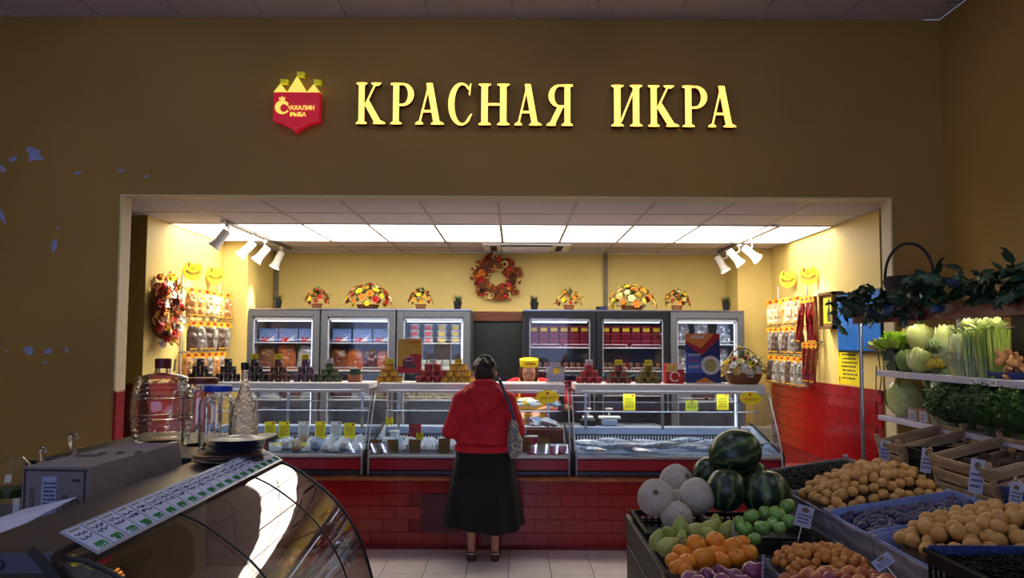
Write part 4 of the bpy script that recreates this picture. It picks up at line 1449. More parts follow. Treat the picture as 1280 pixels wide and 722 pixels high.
big, sml = ['yellow', 'yellow', 'cream', 'orange', 'red', 'gold', 'pale'], ['red', 'orange', 'yellow', 'rust', 'gold', 'pale']
arrangement(396, 370, 8.8, .12, .155, 26, sml, 'small red and gold flower basket on the left pair of fridges', 's', 1)
arrangement(460, 368, 8.8, .25, .23, 46, big, 'large yellow rose arrangement on the second and third fridges', 'wide', 2)
arrangement(526, 372, 8.8, .125, .155, 26, sml, 'small flower basket on the fridge left of the doorway', 's', 3)
arrangement(711, 374, 8.8, .13, .155, 26, sml, 'small flower basket on the black fridge beside the grass pot', 's', 4)
arrangement(790, 370, 8.8, .25, .23, 46, big + ['cream'], 'large yellow and cream rose arrangement on the black fridge', 'wide', 5)
arrangement(846, 374, 8.8, .13, .155, 26, sml, 'small red and yellow flower basket at the right end of the black fridge', 's', 6)
gp = None
for k, (px, lb) in enumerate(((347, 'small potted grass on the fridge beside the left pillar'), (572, 'small potted grass on the fridge left of the doorway'), (668, 'small potted grass at the left end of the black fridge'), (908, 'small potted grass on the right pillar fridge'))):
    q = P(px, 380, 8.8)
    if gp is None:
        gp = thing('potted_grass', lb, 'potted plant', (q.x, 8.8, 1.98), (0, 0, 0), 'grass pots on the fridges')
        MB().lathe([(.034, 0), (.048, .085), (.048, .09), (.044, .09), (.04, .08), (0, .08)], 16).build('pot', M_fblack, gp, True)
        mb = MB()
        rnd = random.Random(4)
        for i in range(90):
            a, r_ = rnd.uniform(0, 6.28), rnd.uniform(0, .04)
            b = Vector((math.cos(a) * r_, math.sin(a) * r_, .08))
            e = b + Vector((math.cos(a) * rnd.uniform(0, .05), math.sin(a) * rnd.uniform(0, .05), rnd.uniform(.05, .1)))
            t = Vector((-math.sin(a), math.cos(a), 0)) * .004
            mb.add(([b - t, b + t, e], [(0, 1, 2)]))
        tag(mb.build('grass_blades', M_leafd, gp), kind='stuff')
    else:
        clone(gp, (q.x, 8.8, 1.98), (0, 0, k), lb)
o = thing('storage_box', 'small dark blue box beside the large cream roses on the black fridge', 'box', (P(752, 385, 8.75).x, 8.76, 1.98))
MB().box((0, 0, .02), (.12, .1, .04), .004).build('box', M_fblack, o)
MB().bb(-.02, .05, -.052, -.05, .01, .032).build('label', M_navy, o)

# wreaths
M_vine = mat('wreath_vine', (104, 60, 30), .8, var=.4, scale=40)


def wreath(loc, rot, Rr, r, cols, label, n, seed, squash=1.0, berries=True):
    o = thing('autumn_wreath', label, 'wreath', loc, rot)
    rnd = random.Random(seed)
    ring_pts = [(math.cos(2 * PI * i / 28) * Rr, math.sin(2 * PI * i / 28) * Rr * squash, r * .6) for i in range(29)]
    MB().tube(ring_pts, r * .62, 8, False).build('vine_ring', M_vine, o, True)
    mb = MB()
    for k in range(210):
        a = rnd.uniform(0, 6.283)
        rr = Rr + rnd.uniform(-1, 1.1) * r
        p = Vector((math.cos(a) * rr, math.sin(a) * rr * squash, r * rnd.uniform(.2, 1.2)))
        d = Vector((rnd.uniform(-1, 1), rnd.uniform(-1, 1), rnd.uniform(.1, .7))).normalized()
        t = d.cross(Vector((0, 0, 1))).normalized()
        l = rnd.uniform(.05, .09)
        mb.add(([p, p + d * l * .5 - t * l * .28, p + d * l, p + d * l * .5 + t * l * .28], [(0, 1, 2, 3)]))
    mb.build('dry_leaves', mat('dry_leaf', (150, 72, 26), .7, var=.45, scale=30), o)
    for k in range(n):
        a = 2 * PI * k / n + rnd.uniform(-.1, .1)
        th = rnd.uniform(-.35, PI + .1)
        rr = Rr + math.cos(th) * r * .8
        p = Vector((math.cos(a) * rr, math.sin(a) * rr * squash, r * .55 + math.sin(th) * r * .65))
        c = rnd.choice(cols)
        if c == 'slice':            # dried ring slices
            b = link('dried_slice', RING, o, p)
            b.rotation_euler = (rnd.uniform(-.5, .5), rnd.uniform(-.5, .5), 0)
        elif c == 'berry':
            b = link('red_apple', BERRY, o, p)
        else:
            b = link('blossom', blossom(c), o, p)
            b.rotation_euler = (rnd.uniform(-.5, .5), rnd.uniform(-.5, .5), rnd.uniform(0, 6))
            s = rnd.uniform(.9, 1.4) * (1.3 if squash == 1 else 1.45)
            b.scale = (s, s, s)
    return o


RING = MB().add(tube([(math.cos(2 * PI * i / 16) * .034, math.sin(2 * PI * i / 16) * .034, 0) for i in range(17)], .011, 6, False)).mesh('dried_slice', FLW['pale'], True)
BERRY = MB().ball((0, 0, 0), .032, 12, 8).mesh('red_apple', mat('glossy_red', (190, 18, 30), .15, coat=.6), True)
wreath(P(621, 347, YB - .005), FRONT, .185, .085, ['orange', 'rust', 'slice', 'slice', 'berry', 'brown', 'red', 'rust'], 'round autumn wreath of dried flowers on the yellow back wall', 48, 3)
wr = wreath(Vector((XSL + .005, 7.0, P(206, 387, 7.0).z)), ONLEFT, .16, .1, ['orange', 'yellow', 'white', 'berry', 'gold', 'red', 'pale', 'white'], 'oval wreath of bright flowers and red fruit on the left wall', 60, 9, 1.25)
for k in range(3):                                                      # chilli pods hanging at its foot
    MB().tube([(.08 + .02 * k, -.14, .1), (.1 + .025 * k, -.2, .1), (.115 + .03 * k, -.26 - .01 * k, .09)], [.008, .009, .002], 8).build('chilli_pod', M_red, wr, True)

# yellow bowl-shaped emblems on both side walls
def emblem(px, py, X, rot, label):
    Y = 8.0
    for _ in range(8):
        Y = Y * (X - math.copysign(.075, X)) / P(px, py, Y).x
    q = P(px, py, Y)
    o = thing('bowl_emblem', label, 'wall sign', (X - math.copysign(.075, X), Y, q.z), (rot[0], 0, rot[2] + math.copysign(R(42), X)), 'yellow bowl emblems')
    out = arc(0, -.006, .092, .098, 128, 412, 30) + arc(0, .082, .046, .026, 350, 190, 12)
    link('plate', MB().prism(out, .008).mesh('plate', mat('emblem_yellow', (244, 220, 20), .4, var=.02)), o)
    link('standoff', MB().tube([(0, 0, 0), (0, 0, -.05)], .008, 8).mesh('standoff', M_wire), o)
    link('shield_print', MB().prism([(-.052, .062), (-.034, .062), (-.034, .03), (-.043, .022), (-.052, .03)], .001).mesh('shield_print', M_inkred), o, (0, 0, .008))
    link('lettering', text_mesh('из', .05, mat('olive_ink', (132, 100, 10), .6), .0006), o, (.005, .01, .0085))
    mb = MB()
    for k in range(9):
        a = R(205 + 130 * k / 8)
        mb.add(rbox(.015, .026, .001), m4((math.cos(a) * .07, math.sin(a) * .045 + .005, .0005), (0, 0, a + PI / 2)))
    link('curved_writing', mb.mesh('curved_writing', MATS['olive_ink']), o, (0, 0, .008))
emblem(241, 337, XSL + .001, ONLEFT, 'yellow bowl emblem on the left wall nearer the wreath')
emblem(269, 343, XSL + .001, ONLEFT, 'yellow bowl emblem on the left wall nearer the pillar')
emblem(985, 347, XSR - .001, ONRIGHT, 'yellow bowl emblem on the right wall nearer the pillar')
emblem(1011, 343, XSR - .001, ONRIGHT, 'yellow bowl emblem on the right wall above the framed icon')

# hanging packs
M_hd = mat('pack_header', (238, 170, 20), .5, var=.25, scale=40)
M_film = {n: mat('pack_' + n, c, .22, var=.45, scale=34, coat=.6, bump=.3, bscale=50) for n, c in dict(amber=(200, 146, 86), pale=(220, 198, 158), dark=(92, 74, 66), silver=(150, 146, 140), red=(126, 24, 30)).items()}
PK = {}


def hpack(kind, w, h):
    key = (kind, w, h)
    if key not in PK:
        o = thing('hanging_pack', 'x', 'snack pack')
        MB().add(pillow(w, h, .055, 7, 12, .6, len(PK), .5), m4((0, 0, -h))).build('pouch', M_film[kind], o, True)
        hd = [(-w * .46, -.012), (-w * .2, -.04), (0, -.02), (w * .22, -.036), (w * .46, -.012), (w * .36, .024), (w * .1, .018), (0, .04), (-w * .1, .02), (-w * .38, .026)]
        a = link('header_card', MB().prism(hd, .003).mesh('header_card', M_hd), o, (0, -.012, 0), FRONT)
        link('red_print', MB().prism(arc(0, 0, w * .16, .014, 0, 330, 12), .001).mesh('red_print', M_inkred), a, (0, .004, .003))
        b = link('foot_band', MB().bb(-w * .3, w * .3, -.006, .006, 0, .003).mesh('foot_band', M_hd), o, (0, -.02, -h + .02), FRONT)
        PK[key] = o
        return o
    return clone(PK[key])


def rack(side, rows, what):
    X = (XSL if side < 0 else XSR)
    o = thing('hook_rack', 'wire hook rack of snack packs on the %s wall' % what, 'rack', (X, rows[0][1], 1.2))
    rk = MB()
    for (y_, Y0, Y1, n, kind, h, w) in rows:
        q = P(200 if side < 0 else 1000, y_, (Y0 + Y1) / 2)
        z = q.z
        rk.tube([(-side * .024, Y0 - .05 - rows[0][1], z + .03 - 1.2), (-side * .024, Y1 + .05 - rows[0][1], z + .03 - 1.2)], .007, 6)
        for k in range(n):
            Y = Y0 + (Y1 - Y0) * k / max(1, n - 1)
            w = w * 1.0
            r = hpack(kind if not isinstance(kind, (list, tuple)) else kind[k % len(kind)], w, h)
            r.location = (X - side * .09, Y, z)
            r.rotation_euler = (0, random.uniform(-.14, .14), -side * R(52) + random.uniform(-.12, .12))
            r['label'] = 'hanging snack pack, %s of the %s row on the %s wall rack' % (('first', 'second', 'third', 'fourth', 'fifth', 'sixth', 'seventh', 'eighth')[k], ROWN[rows.index((y_, Y0, Y1, n, kind, h, w))], what)
            r['group'] = 'hanging packs on the %s wall' % what
            rk.tube([(-side * .02, Y - rows[0][1], z + .025 - 1.2), (-side * .11, Y - rows[0][1], z + .025 - 1.2)], .003, 5)
    rk.build('hooks', M_chrome, o)
    for y in (rows[0][1], rows[0][2]):
        MB().bb(-side * .004, -side * .017, y - rows[0][1] - .01, y - rows[0][1] + .01, .1, 1.05).build('upright', M_wire, o)


ROWN = ('top', 'middle', 'bottom', 'dark red', 'low dark red')
rack(-1, [(366, 7.48, 8.42, 6, ('amber', 'amber', 'pale', 'pale', 'amber', 'amber'), .25, .135), (405, 7.55, 8.45, 6, ('dark', 'silver'), .26, .125), (443, 7.45, 8.3, 6, ('amber', 'silver'), .22, .125)], 'left')
rack(1, [(376, 7.9, 8.75, 5, ('pale', 'pale', 'amber'), .25, .13), (412, 7.9, 8.75, 6, ('dark', 'silver'), .25, .115), (448, 7.85, 8.75, 6, ('silver', 'silver', 'dark'), .27, .115), (374, 7.55, 7.78, 3, 'red', .42, .07), (431, 7.5, 7.74, 3, 'red', .36, .07)], 'right')

# framed icon, narrow frame, television, notice on the right wall
def onright(px, py):
    Y = 7.5
    for _ in range(8):
        Y = Y * XSR / P(px, py, Y).x
    return Y, P(px, py, Y).z
ya, za = onright(1022, 410)
yb, zb = onright(1040, 362)
o = thing('icon_case', 'deep wooden picture case holding a yellow icon on the right wall', 'picture frame', (XSR, 7.2, P(1032, 388, 7.2).z), ONRIGHT)
w, h = .32, .33
MB().bb(-w / 2, w / 2, -h / 2, h / 2, 0, .006).build('back_board', M_brownwood, o)
cs = MB().bb(-w / 2, -w / 2 + .025, -h / 2, h / 2, 0, .1).bb(w / 2 - .025, w / 2, -h / 2, h / 2, 0, .1).bb(-w / 2, w / 2, h / 2 - .025, h / 2, 0, .1).bb(-w / 2, w / 2, -h / 2, -h / 2 + .025, 0, .1)
cs.build('frame', striped('icon_wood', (128, 86, 44), (104, 66, 32), 8, 'X', 4, .5), o)
MB().bb(-w / 2 + .025, w / 2 - .025, -h / 2 + .025, h / 2 - .025, .006, .072).build('mount', mat('mount_tan', (150, 110, 60), .6), o)
MB().bb(-w / 2 + .06, w / 2 - .05, -h / 2 + .05, h / 2 - .05, .072, .076).build('yellow_panel', M_ycard, o)
link('painted_figure', MB().prism([(-.035, -.1), (.04, -.1), (.045, -.02), (.02, .03)] + arc(0, .07, .028, .034, -40, 220, 12) + [(-.02, .03), (-.04, -.02)], .001).mesh('painted_figure', mat('icon_dark', (60, 70, 60), .6, var=.5, scale=50)), o, (.02, 0, .076))
ya, za = onright(1014, 447)
yb, zb = onright(1021, 370)
o = thing('narrow_frame', 'tall narrow reddish wooden frame beside the icon case', 'frame', (XSR, (ya + yb) / 2, (za + zb) / 2), ONRIGHT)
w, h = max(.16, abs(ya - yb)), zb - za
M_rw = mat('reddish_wood', (140, 60, 36), .5, var=.15)
MB().bb(-w / 2, -w / 2 + .02, -h / 2, h / 2, 0, .04).build('stile', M_rw, o)
MB().bb(w / 2 - .02, w / 2, -h / 2, h / 2, 0, .04).build('stile', M_rw, o)
MB().bb(-w / 2, w / 2, -h / 2, h / 2, 0, .006).build('back_board', mat('pale_wood', (196, 160, 110), .6), o)
for yy in (-h / 2 + .01, -h / 2 + .06, -h / 2 + .1, h / 2 - .1, h / 2 - .06, h / 2 - .01):
    MB().bb(-w / 2, w / 2, yy - .006, yy + .006, .006, .045).build('crossbar', M_rw, o)
ya, za = onright(1058, 440)
_, zb = onright(1058, 367)
o = thing('wall_television', 'flat television showing a blue picture on the right wall', 'television', (XSR - .05, ya - .42, (za + zb) / 2), ONRIGHT)
h = zb - za
MB().box((0, 0, 0), (.84, h, .05), .008).build('bezel', M_black, o)
MB().bb(-.405, .405, -h / 2 + .02, h / 2 - .02, .025, .027).build('screen', mat('blue_picture', (28, 106, 190), .2, var=.3, scale=4, emit=.25, emitc=(24, 100, 190)), o)
MB().box((0, 0, -.04), (.2, .2, .03), .004).build('wall_bracket', M_black, o)
MB().tube([(.3, -h / 2, 0), (.32, -h / 2 - .2, -.01), (.28, -h / 2 - .32, -.01), (.2, -h / 2 - .28, -.02), (.24, -h / 2 - .1, -.01)], .004, 6).build('cable', M_black, o)
ya, za = onright(1048.5, 479)
yb, zb = onright(1074.5, 440)
zb = za + .315
o = thing('yellow_notice', 'yellow printed notice pinned to the right wall under the television', 'notice', (XSR - .002, (ya + yb) / 2, (za + zb) / 2), ONRIGHT)
w = abs(ya - yb)
MB().bb(-w / 2, w / 2, -(zb - za) / 2, (zb - za) / 2, 0, .002).build('sheet', M_ycard, o)
link('writing', scribble(w * .7, (zb - za) * .75, 7, M_ink, 33).mesh('writing', M_ink), o, (.01, 0, .002))
for yy in (-1, 1):
    link('red_ornament', MB().prism(arc(0, 0, .012, .03, 0, 340, 12), .0008).mesh('red_ornament', M_inkred), o, (-w * .42, yy * (zb - za) * .36, .002))

# basket of white flowers on the right counter
q = P(929, 470, YT)
o = thing('flower_basket', 'wicker basket of white and yellow flowers with hoop handle on the right counter', 'flower basket', (q.x, YT, ZTOP))
MB().lathe([(.12, 0), (.15, .05), (.16, .085), (.152, .085), (.14, .05), (.11, .01), (0, .01)], 24).build('basket', M_wick, o, True)
hp = [(math.cos(PI * i / 16) * .15, 0, .08 + math.sin(PI * i / 16) * .23) for i in range(17)]
MB().tube(hp, .008, 8).build('handle', mat('pale_cane', (190, 176, 130), .5, var=.2), o, True)
lf = leafy(90, (.19, .14), .14, .1, .012, 77)
link('foliage', lf.mesh('foliage', M_leafg), o, (.02, 0, .08))
rnd = random.Random(12)
for k in range(40):
    t = (k + .5) / 40
    a = k * 2.39996
    el = math.asin(.02 + .95 * t)
    d = Vector((math.cos(a) * math.cos(el), math.sin(a) * math.cos(el), math.sin(el)))
    c = rnd.choice(['white', 'white', 'cream', 'cream', 'yellow', 'pale'])
    if d.z > .6 and d.x < .2:
        c = rnd.choice(['rust', 'white', 'cream', 'yellow'])
    b = link('blossom', blossom(c), o, (d.x * .19, d.y * .14, .08 + d.z * .15))
    b.rotation_euler = d.to_track_quat('Z', 'Y').to_euler()
    b.scale = (rnd.uniform(1.2, 1.75),) * 3
MB().tube([(-.02, 0, .1), (-.03, 0, .3)], .004, 5).build('stem', M_leafg, o)
b = link('blossom', blossom('yellow'), o, (-.03, 0, .3))
b.scale = (1.3,) * 3

# ================================================================= PEOPLE
M_skin = mat('skin', (196, 142, 116), .5, var=.06, scale=30, sss=.1)
M_hair = mat('dark_hair', (24, 17, 14), .5, var=.3, scale=60, bump=.5, bscale=90)
M_hood = mat('red_hoodie_cloth', (188, 16, 34), .8, var=.08, scale=12, bump=.2, bscale=60)
M_skirt = mat('black_skirt_cloth', (6, 6, 9), .85, var=.15, scale=6)


def hand(w, d, side, up=Vector((0, 0, 1)), s=1.0, curl=.5):
    """palm and five bent fingers as tapered chains, from the wrist w along d"""
    d = d.normalized()
    lat = d.cross(up).normalized() * side
    nrm = lat.cross(d).normalized() * side
    out = [('c', w, w + d * .03 * s, .022 * s, .024 * s)]
    pm = w + d * .055 * s
    for k in range(4):
        off = (k - 1.5) * .019 * s
        b = w + d * .085 * s + lat * off
        out.append(('c', w + d * .02 * s + lat * off * .6, b, .014 * s, .012 * s))
        ln = (.062, .072, .068, .052)[k] * s
        dd = d
        p = b
        for j in range(3):
            dd = (dd - nrm * curl * .45).normalized()
            e = p + dd * ln * (.45, .32, .25)[j]
            out.append(('c', p, e, (.0095, .0088, .008)[j] * s, (.0088, .008, .0072)[j] * s))
            p = e
    b = w + d * .03 * s - lat * .024 * s
    td = (d * .7 - lat * .7 - nrm * .2).normalized()
    m_ = b + td * .032 * s
    out.append(('c', w + d * .015 * s - lat * .012 * s, b, .014 * s, .012 * s))
    out.append(('c', b, m_, .012 * s, .0105 * s))
    out.append(('c', m_, m_ + (td * .6 + d * .7).normalized() * .028 * s, .0105 * s, .009 * s))
    return out


def head(c, r, pitch=0.0):
    """skull, jaw, nose, brow, ears; faces +y before the tilt"""
    Rm = Matrix.Rotation(pitch, 3, 'X')
    q = lambda x, y, z: tuple(Vector(c) + Rm @ Vector((x, y, z)) * r)
    e = lambda p, s: ('e', q(*p), tuple(v * r for v in s), (pitch, 0, 0))
    return [e((0, -.08, .2), (.78, .95, .85)), e((0, .1, -.25), (.66, .78, .75)), e((0, .35, -.62), (.42, .45, .36)), e((0, .8, -.2), (.11, .2, .22)), e((0, .72, .1), (.5, .18, .12)),
            e((0, .72, -.55), (.24, .14, .09)), e((.78, -.05, -.15), (.1, .2, .28)), e((-.78, -.05, -.15), (.1, .2, .28))], q


# ---- customer, seen from behind
cq = P(604, 690, 6.12)
cu = thing('person', 'person in red hooded jacket and long black skirt standing at the counter', 'person', (cq.x, 6.12, 0))
hc_ = (-.0, .07, 1.395)
hd, hq = head(hc_, .108, R(-14))
body = list(hd)
body += [('c', (0, .02, 1.17), (0, .055, 1.32), .058, .05), ('e', (0, 0, 1.08), (.17, .1, .17)), ('e', (0, .0, .90), (.15, .105, .2)), ('e', (0, -.02, .76), (.19, .125, .15))]
for s in (-1, 1):
    body += [('c', (s * .10, -.01, .74), (s * .09, .0, .42), .085, .056), ('c', (s * .09, .0, .42), (s * .088, -.02, .08), .052, .03),
             ('c', (s * .09, -.025, .27), (s * .088, -.025, .22), .047, .042), ('c', (s * .088, -.045, .045), (s * .1, .13, .035), .03, .024),
             ('c', (s * .165, .01, 1.19), (s * .235, .0, .97), .045, .038)]
    el = Vector((s * .235, .0, .97))
    wr_ = Vector((s * .13, .24, 1.03))
    body += [('c', el, wr_, .036, .024)]
    body += hand(wr_, Vector((-s * .35, .9, .1)), s, curl=.35)
link('body', organic(body, .0085, 3), cu).data.materials.append(M_skin)
# hair
hr = [('e', hq(0, -.14, .26), (.091, .108, .096), (R(-14), 0, 0)), ('e', hq(0, -.35, -.1), (.084, .08, .1), (R(-14), 0, 0))]
for k in range(40):
    a, e_l = random.uniform(0, 6.28), random.uniform(-.6, 1.3)
    hr.append(('e', hq(math.cos(a) * math.cos(e_l) * .78, -.2 + math.sin(a) * math.cos(e_l) * .86 - .12, .18 + math.sin(e_l) * .82), (.016, .016, .026)))
link('hair', organic(hr, .009, 2), cu).data.materials.append(M_hair)
for s in (-1, 1):
    MB().ball(hq(s * .3, .82, .02), .011, 10, 8).build('eye', M_fblack, cu, True)
# jacket with sleeves
jk = [('e', (0, .0, 1.12), (.205, .135, .15)), ('e', (0, .0, .98), (.205, .14, .2)), ('e', (0, -.01, .90), (.215, .15, .09)), ('c', (-.1, 0, .91), (.1, 0, .91), .12, .12), ('c', (-.13, .01, 1.205), (.13, .01, 1.205), .075, .075)]
for s in (-1, 1):
    jk += [('c', (s * .17, .005, 1.185), (s * .25, -.01, .965), .075, .066), ('c', (s * .25, -.01, .965), (s * .16, .20, 1.02), .064, .045), ('e', (s * .255, -.005, .95), (.06, .065, .055))]
jo = link('jacket', organic(jk, .012, 4), cu)
jo.data.materials.append(M_hood)
for v_ in jo.data.vertices:                                     # soft folds in the cloth
    n_ = noise.noise(Vector((v_.co.x * 9, v_.co.y * 9, v_.co.z * 16)))
    v_.co += Vector((v_.co.x, v_.co.y, 0)).normalized() * n_ * .010
# hood lying on the back
hdp = [('e', (0, -.095, 1.235), (.15, .065, .085), (R(20), 0, 0)), ('e', (0, -.135, 1.165), (.10, .04, .07)), ('e', (-.01, -.145, 1.105), (.045, .03, .06)), ('c', (-.14, -.06, 1.245), (-.02, -.172, 1.12), .026, .016), ('c', (.14, -.06, 1.245), (.0, -.172, 1.12), .026, .016), ('c', (-.1, -.09, 1.28), (-.01, -.17, 1.19), .024, .016), ('c', (.1, -.09, 1.28), (.0, -.17, 1.19), .024, .016), ('c', (-.12, .0, 1.26), (-.06, .1, 1.27), .042, .03), ('c', (.12, .0, 1.26), (.06, .1, 1.27), .042, .03),
       ('c', (-.12, .0, 1.26), (-.05, -.085, 1.315), .042, .036), ('c', (.12, .0, 1.26), (.05, -.085, 1.315), .042, .036), ('c', (-.05, -.085, 1.315), (.05, -.085, 1.315), .036, .036), ('c', (-.1, -.08, 1.2), (0, -.155, 1.12), .03, .02), ('c', (.1, -.08, 1.2), (0, -.155, 1.12), .03, .02)]
link('hood', organic(hdp, .010, 3), cu).data.materials.append(M_hood)
MB().lathe([(.0, 0)], 4)
hm = MB().add(lathe([(.2, 0), (.222, .012), (.222, .05), (.205, .06), (.19, .05), (.19, .01), (.2, 0)], 32), m4((0, 0, .80), (0, 0, 0), (1, .72, 1)))
hm.build('hem_band', M_hood, cu, True)
# pleated skirt
n, rows_ = 64, 12
v, f = [], []
for j in range(rows_ + 1):
    t = j / rows_
    z = .85 - .60 * t
    for i in range(n):
        a = 2 * PI * i / n
        pl_ = .016 * t * math.sin(a * 9) + .01 * t * math.sin(a * 5 + 1)
        rx, ry = .195 + .10 * t ** .8, .135 + .07 * t
        v.append(((rx + pl_) * math.cos(a), (ry + pl_) * math.sin(a) - .01, z + .022 * t * math.sin(a * 2 + .6)))
for j in range(rows_):
    for i in range(n):
        k = (i + 1) % n
        f.append((j * n + i, (j + 1) * n + i, (j + 1) * n + k, j * n + k))
sk = MB().add((v, f))
sk.add(([(p[0] * .985, p[1] * .985, p[2]) for p in v], [q_[::-1] for q_ in f]))
sk.build('skirt', M_skirt, cu, True)
M_shoe = mat('brown_sandal', (74, 44, 36), .5)
for s in (-1, 1):
    sh = organic([('c', (s * .088, -.045, .03), (s * .1, .12, .024), .036, .036), ('e', (s * .088, -.052, .04), (.034, .03, .034))], .007, 2)
    so = link('shoe', sh, cu)
    so.data.materials.append(M_shoe)
    for v_ in sh.vertices:
        v_.co.z = max(v_.co.z, .002)
    MB().tube([(s * .088 - .034, -.03, .05), (s * .088 - .02, -.075, .062), (s * .088 + .02, -.075, .062), (s * .088 + .034, -.03, .05)], .006, 6).build('heel_strap', mat('pale_strap', (190, 170, 150), .5), so, True)
# bag on her right shoulder
def floral(name):
    m = bpy.data.materials.new(name)
    m.use_nodes = True
    nt = m.node_tree
    bs = nt.nodes['Principled BSDF']
    tc = nt.nodes.new('ShaderNodeTexCoord')
    vo = nt.nodes.new('ShaderNodeTexVoronoi')
    vo.feature = 'DISTANCE_TO_EDGE'
    vo.inputs['Scale'].default_value = 26
    nt.links.new(tc.outputs['Object'], vo.inputs['Vector'])
    rp = nt.nodes.new('ShaderNodeValToRGB')
    rp.color_ramp.elements[0].position = .04
    rp.color_ramp.elements[0].color = (*lin((196, 180, 150)), 1)
    rp.color_ramp.elements[1].position = .1
    rp.color_ramp.elements[1].color = (*lin((48, 66, 104)), 1)
    e = rp.color_ramp.elements.new(.35)
    e.color = (*lin((126, 146, 176)), 1)
    nt.links.new(vo.outputs[0], rp.inputs[0])
    nt.links.new(rp.outputs[0], bs.inputs['Base Color'])
    bs.inputs['Roughness'].default_value = .8
    return m
M_flor = floral('floral_bag_cloth')
bq = P(643, 572, 6.08)
bo = thing('shoulder_bag', 'blue patterned cloth bag hanging from the shoulder of the person in red', 'bag', (bq.x, 6.07, bq.z))
MB().add(pillow(.17, .30, .09, 8, 10, .2, 5, .35), m4((0, 0, 0), (0, 0, R(70)))).build('bag', M_flor, bo, True)
st = [(0.0, -.03, .28), (-.03, -.045, .38), (-.085, -.075, .52), (-.11, -.06, .575), (-.12, .02, .59), (-.105, .1, .54), (-.03, .08, .38), (0, .04, .28)]
stp = MB()
for i in range(len(st) - 1):
    a, b = Vector(st[i]), Vector(st[i + 1])
    stp.add(tube([a, b], .012, 6))
stp.build('strap', mat('denim_strap', (52, 70, 104), .8), bo, True)

# ---- seller, bending over the counter
sq = P(661, 500, 7.78)
se = thing('person', 'seller in a yellow paper cap and red shirt bent forward behind the counter', 'person', (sq.x, 7.92, 0))
hp_ = P(661, 465, 7.75)
hc2 = (0, -.17, hp_.z)
# the seller faces the camera: build facing +y and turn half round with the body frame
def flip(pr):
    return pr
hd2, hq2 = head((0, .13, hp_.z + .01), .108, R(-16))
b2 = list(hd2) + [('c', (0, .04, 1.2), (0, .10, hp_.z - .06), .06, .052), ('e', (0, .0, 1.12), (.18, .11, .15)), ('e', (0, -.04, .95), (.17, .12, .18)), ('e', (0, -.06, .84), (.18, .13, .13))]
for s in (-1, 1):
    b2 += [('c', (s * .10, -.06, .8), (s * .1, -.02, .45), .085, .06), ('c', (s * .1, -.02, .45), (s * .1, -.05, .08), .055, .034), ('c', (s * .1, -.06, .045), (s * .1, .12, .04), .034, .028)]
    el = Vector((s * .25, .08, 1.0))
    wr_ = Vector((s * .1 + (.02 if s < 0 else 0), .34, .98))
    b2 += [('c', (s * .17, .02, 1.2), el, .05, .042), ('c', el, wr_, .04, .027)] + hand(wr_, Vector((-s * .2, .9, -.25)), s, curl=.5)
bd = link('body', organic(b2, .0085, 3), se)
bd.data.materials.append(M_skin)
hr2 = [('e', hq2(0, -.15, .22), (.092, .104, .094), (R(-16), 0, 0)), ('e', hq2(.62, -.02, -.25), (.03, .05, .08)), ('e', hq2(-.62, -.02, -.25), (.03, .05, .08))]
link('hair', organic(hr2, .009, 2), se).data.materials.append(mat('brown_hair', (74, 46, 28), .5, var=.3, scale=60))
for s in (-1, 1):
    MB().ball(hq2(s * .3, .78, -.02), (.011, .008, .005), 10, 8).build('eye', M_fblack, se, True)
mb = MB().ball(hq2(0, .86, -.55), (.028, .01, .008), 12, 6)
mb.build('lips', mat('lips', (150, 70, 66), .5), se, True)
sh2 = [('e', (0, .0, 1.14), (.205, .135, .14)), ('e', (0, -.03, .98), (.2, .145, .2)), ('e', (0, -.05, .85), (.2, .15, .12)), ('c', (-.13, .03, 1.215), (.13, .03, 1.215), .07, .07)]
for s in (-1, 1):
    sh2 += [('c', (s * .175, .02, 1.195), (s * .24, .06, 1.05), .07, .062)]
link('shirt', organic(sh2, .012, 3), se).data.materials.append(mat('red_shirt', (206, 20, 36), .75, var=.06))
tr = [('c', (-.09, -.05, .8), (.09, -.05, .8), .14, .14)]
for s in (-1, 1):
    tr += [('c', (s * .10, -.055, .8), (s * .1, -.02, .45), .105, .08), ('c', (s * .1, -.02, .45), (s * .1, -.05, .1), .08, .065)]
link('trousers', organic(tr, .012, 3), se).data.materials.append(M_fblack)
for s in (-1, 1):
    MB().tube([(s * .09, .165, 1.08), (s * .092, .15, 1.16), (s * .088, .1, 1.25), (s * .075, .03, 1.292), (s * .06, -.06, 1.25)], .011, 6).build('apron_strap', mat('apron_yellow', (240, 190, 40), .7), se, True)
v, f = [], []
for j in range(9):
    for i in range(11):
        u = (i / 10 - .5) * 2
        z = 1.10 - .06 * j
        a_ = u * R(62)
        v.append((math.sin(a_) * (.19), math.cos(a_) * .165 - .008 * j + .0, z))
for j in range(8):
    for i in range(10):
        f.append((j * 11 + i, j * 11 + i + 1, (j + 1) * 11 + i + 1, (j + 1) * 11 + i))
MB().add((v, f)).build('apron', MATS['apron_yellow'], se, True)
# paper cap with red print
M = Matrix.Translation(hq2(0, -.02, .42)) @ Matrix.Rotation(R(-8), 4, 'X')
cp_ = MB().add(lathe([(.083, 0), (.086, .004), (.093, .07), (.09, .074), (0, .078)], 24), M)
cap = cp_.build('paper_cap', M_ycard, se, True)
pr = scribble(.09, .03, 1, M_inkred, 21)
link('red_print', pr.mesh('red_print', M_inkred), cap).matrix_local = M @ Matrix.Translation((-.012, .0945, .04)) @ Matrix.Rotation(PI, 4, 'Z') @ Matrix.Rotation(R(90), 4, 'X')
se.rotation_euler = (0, 0, PI)

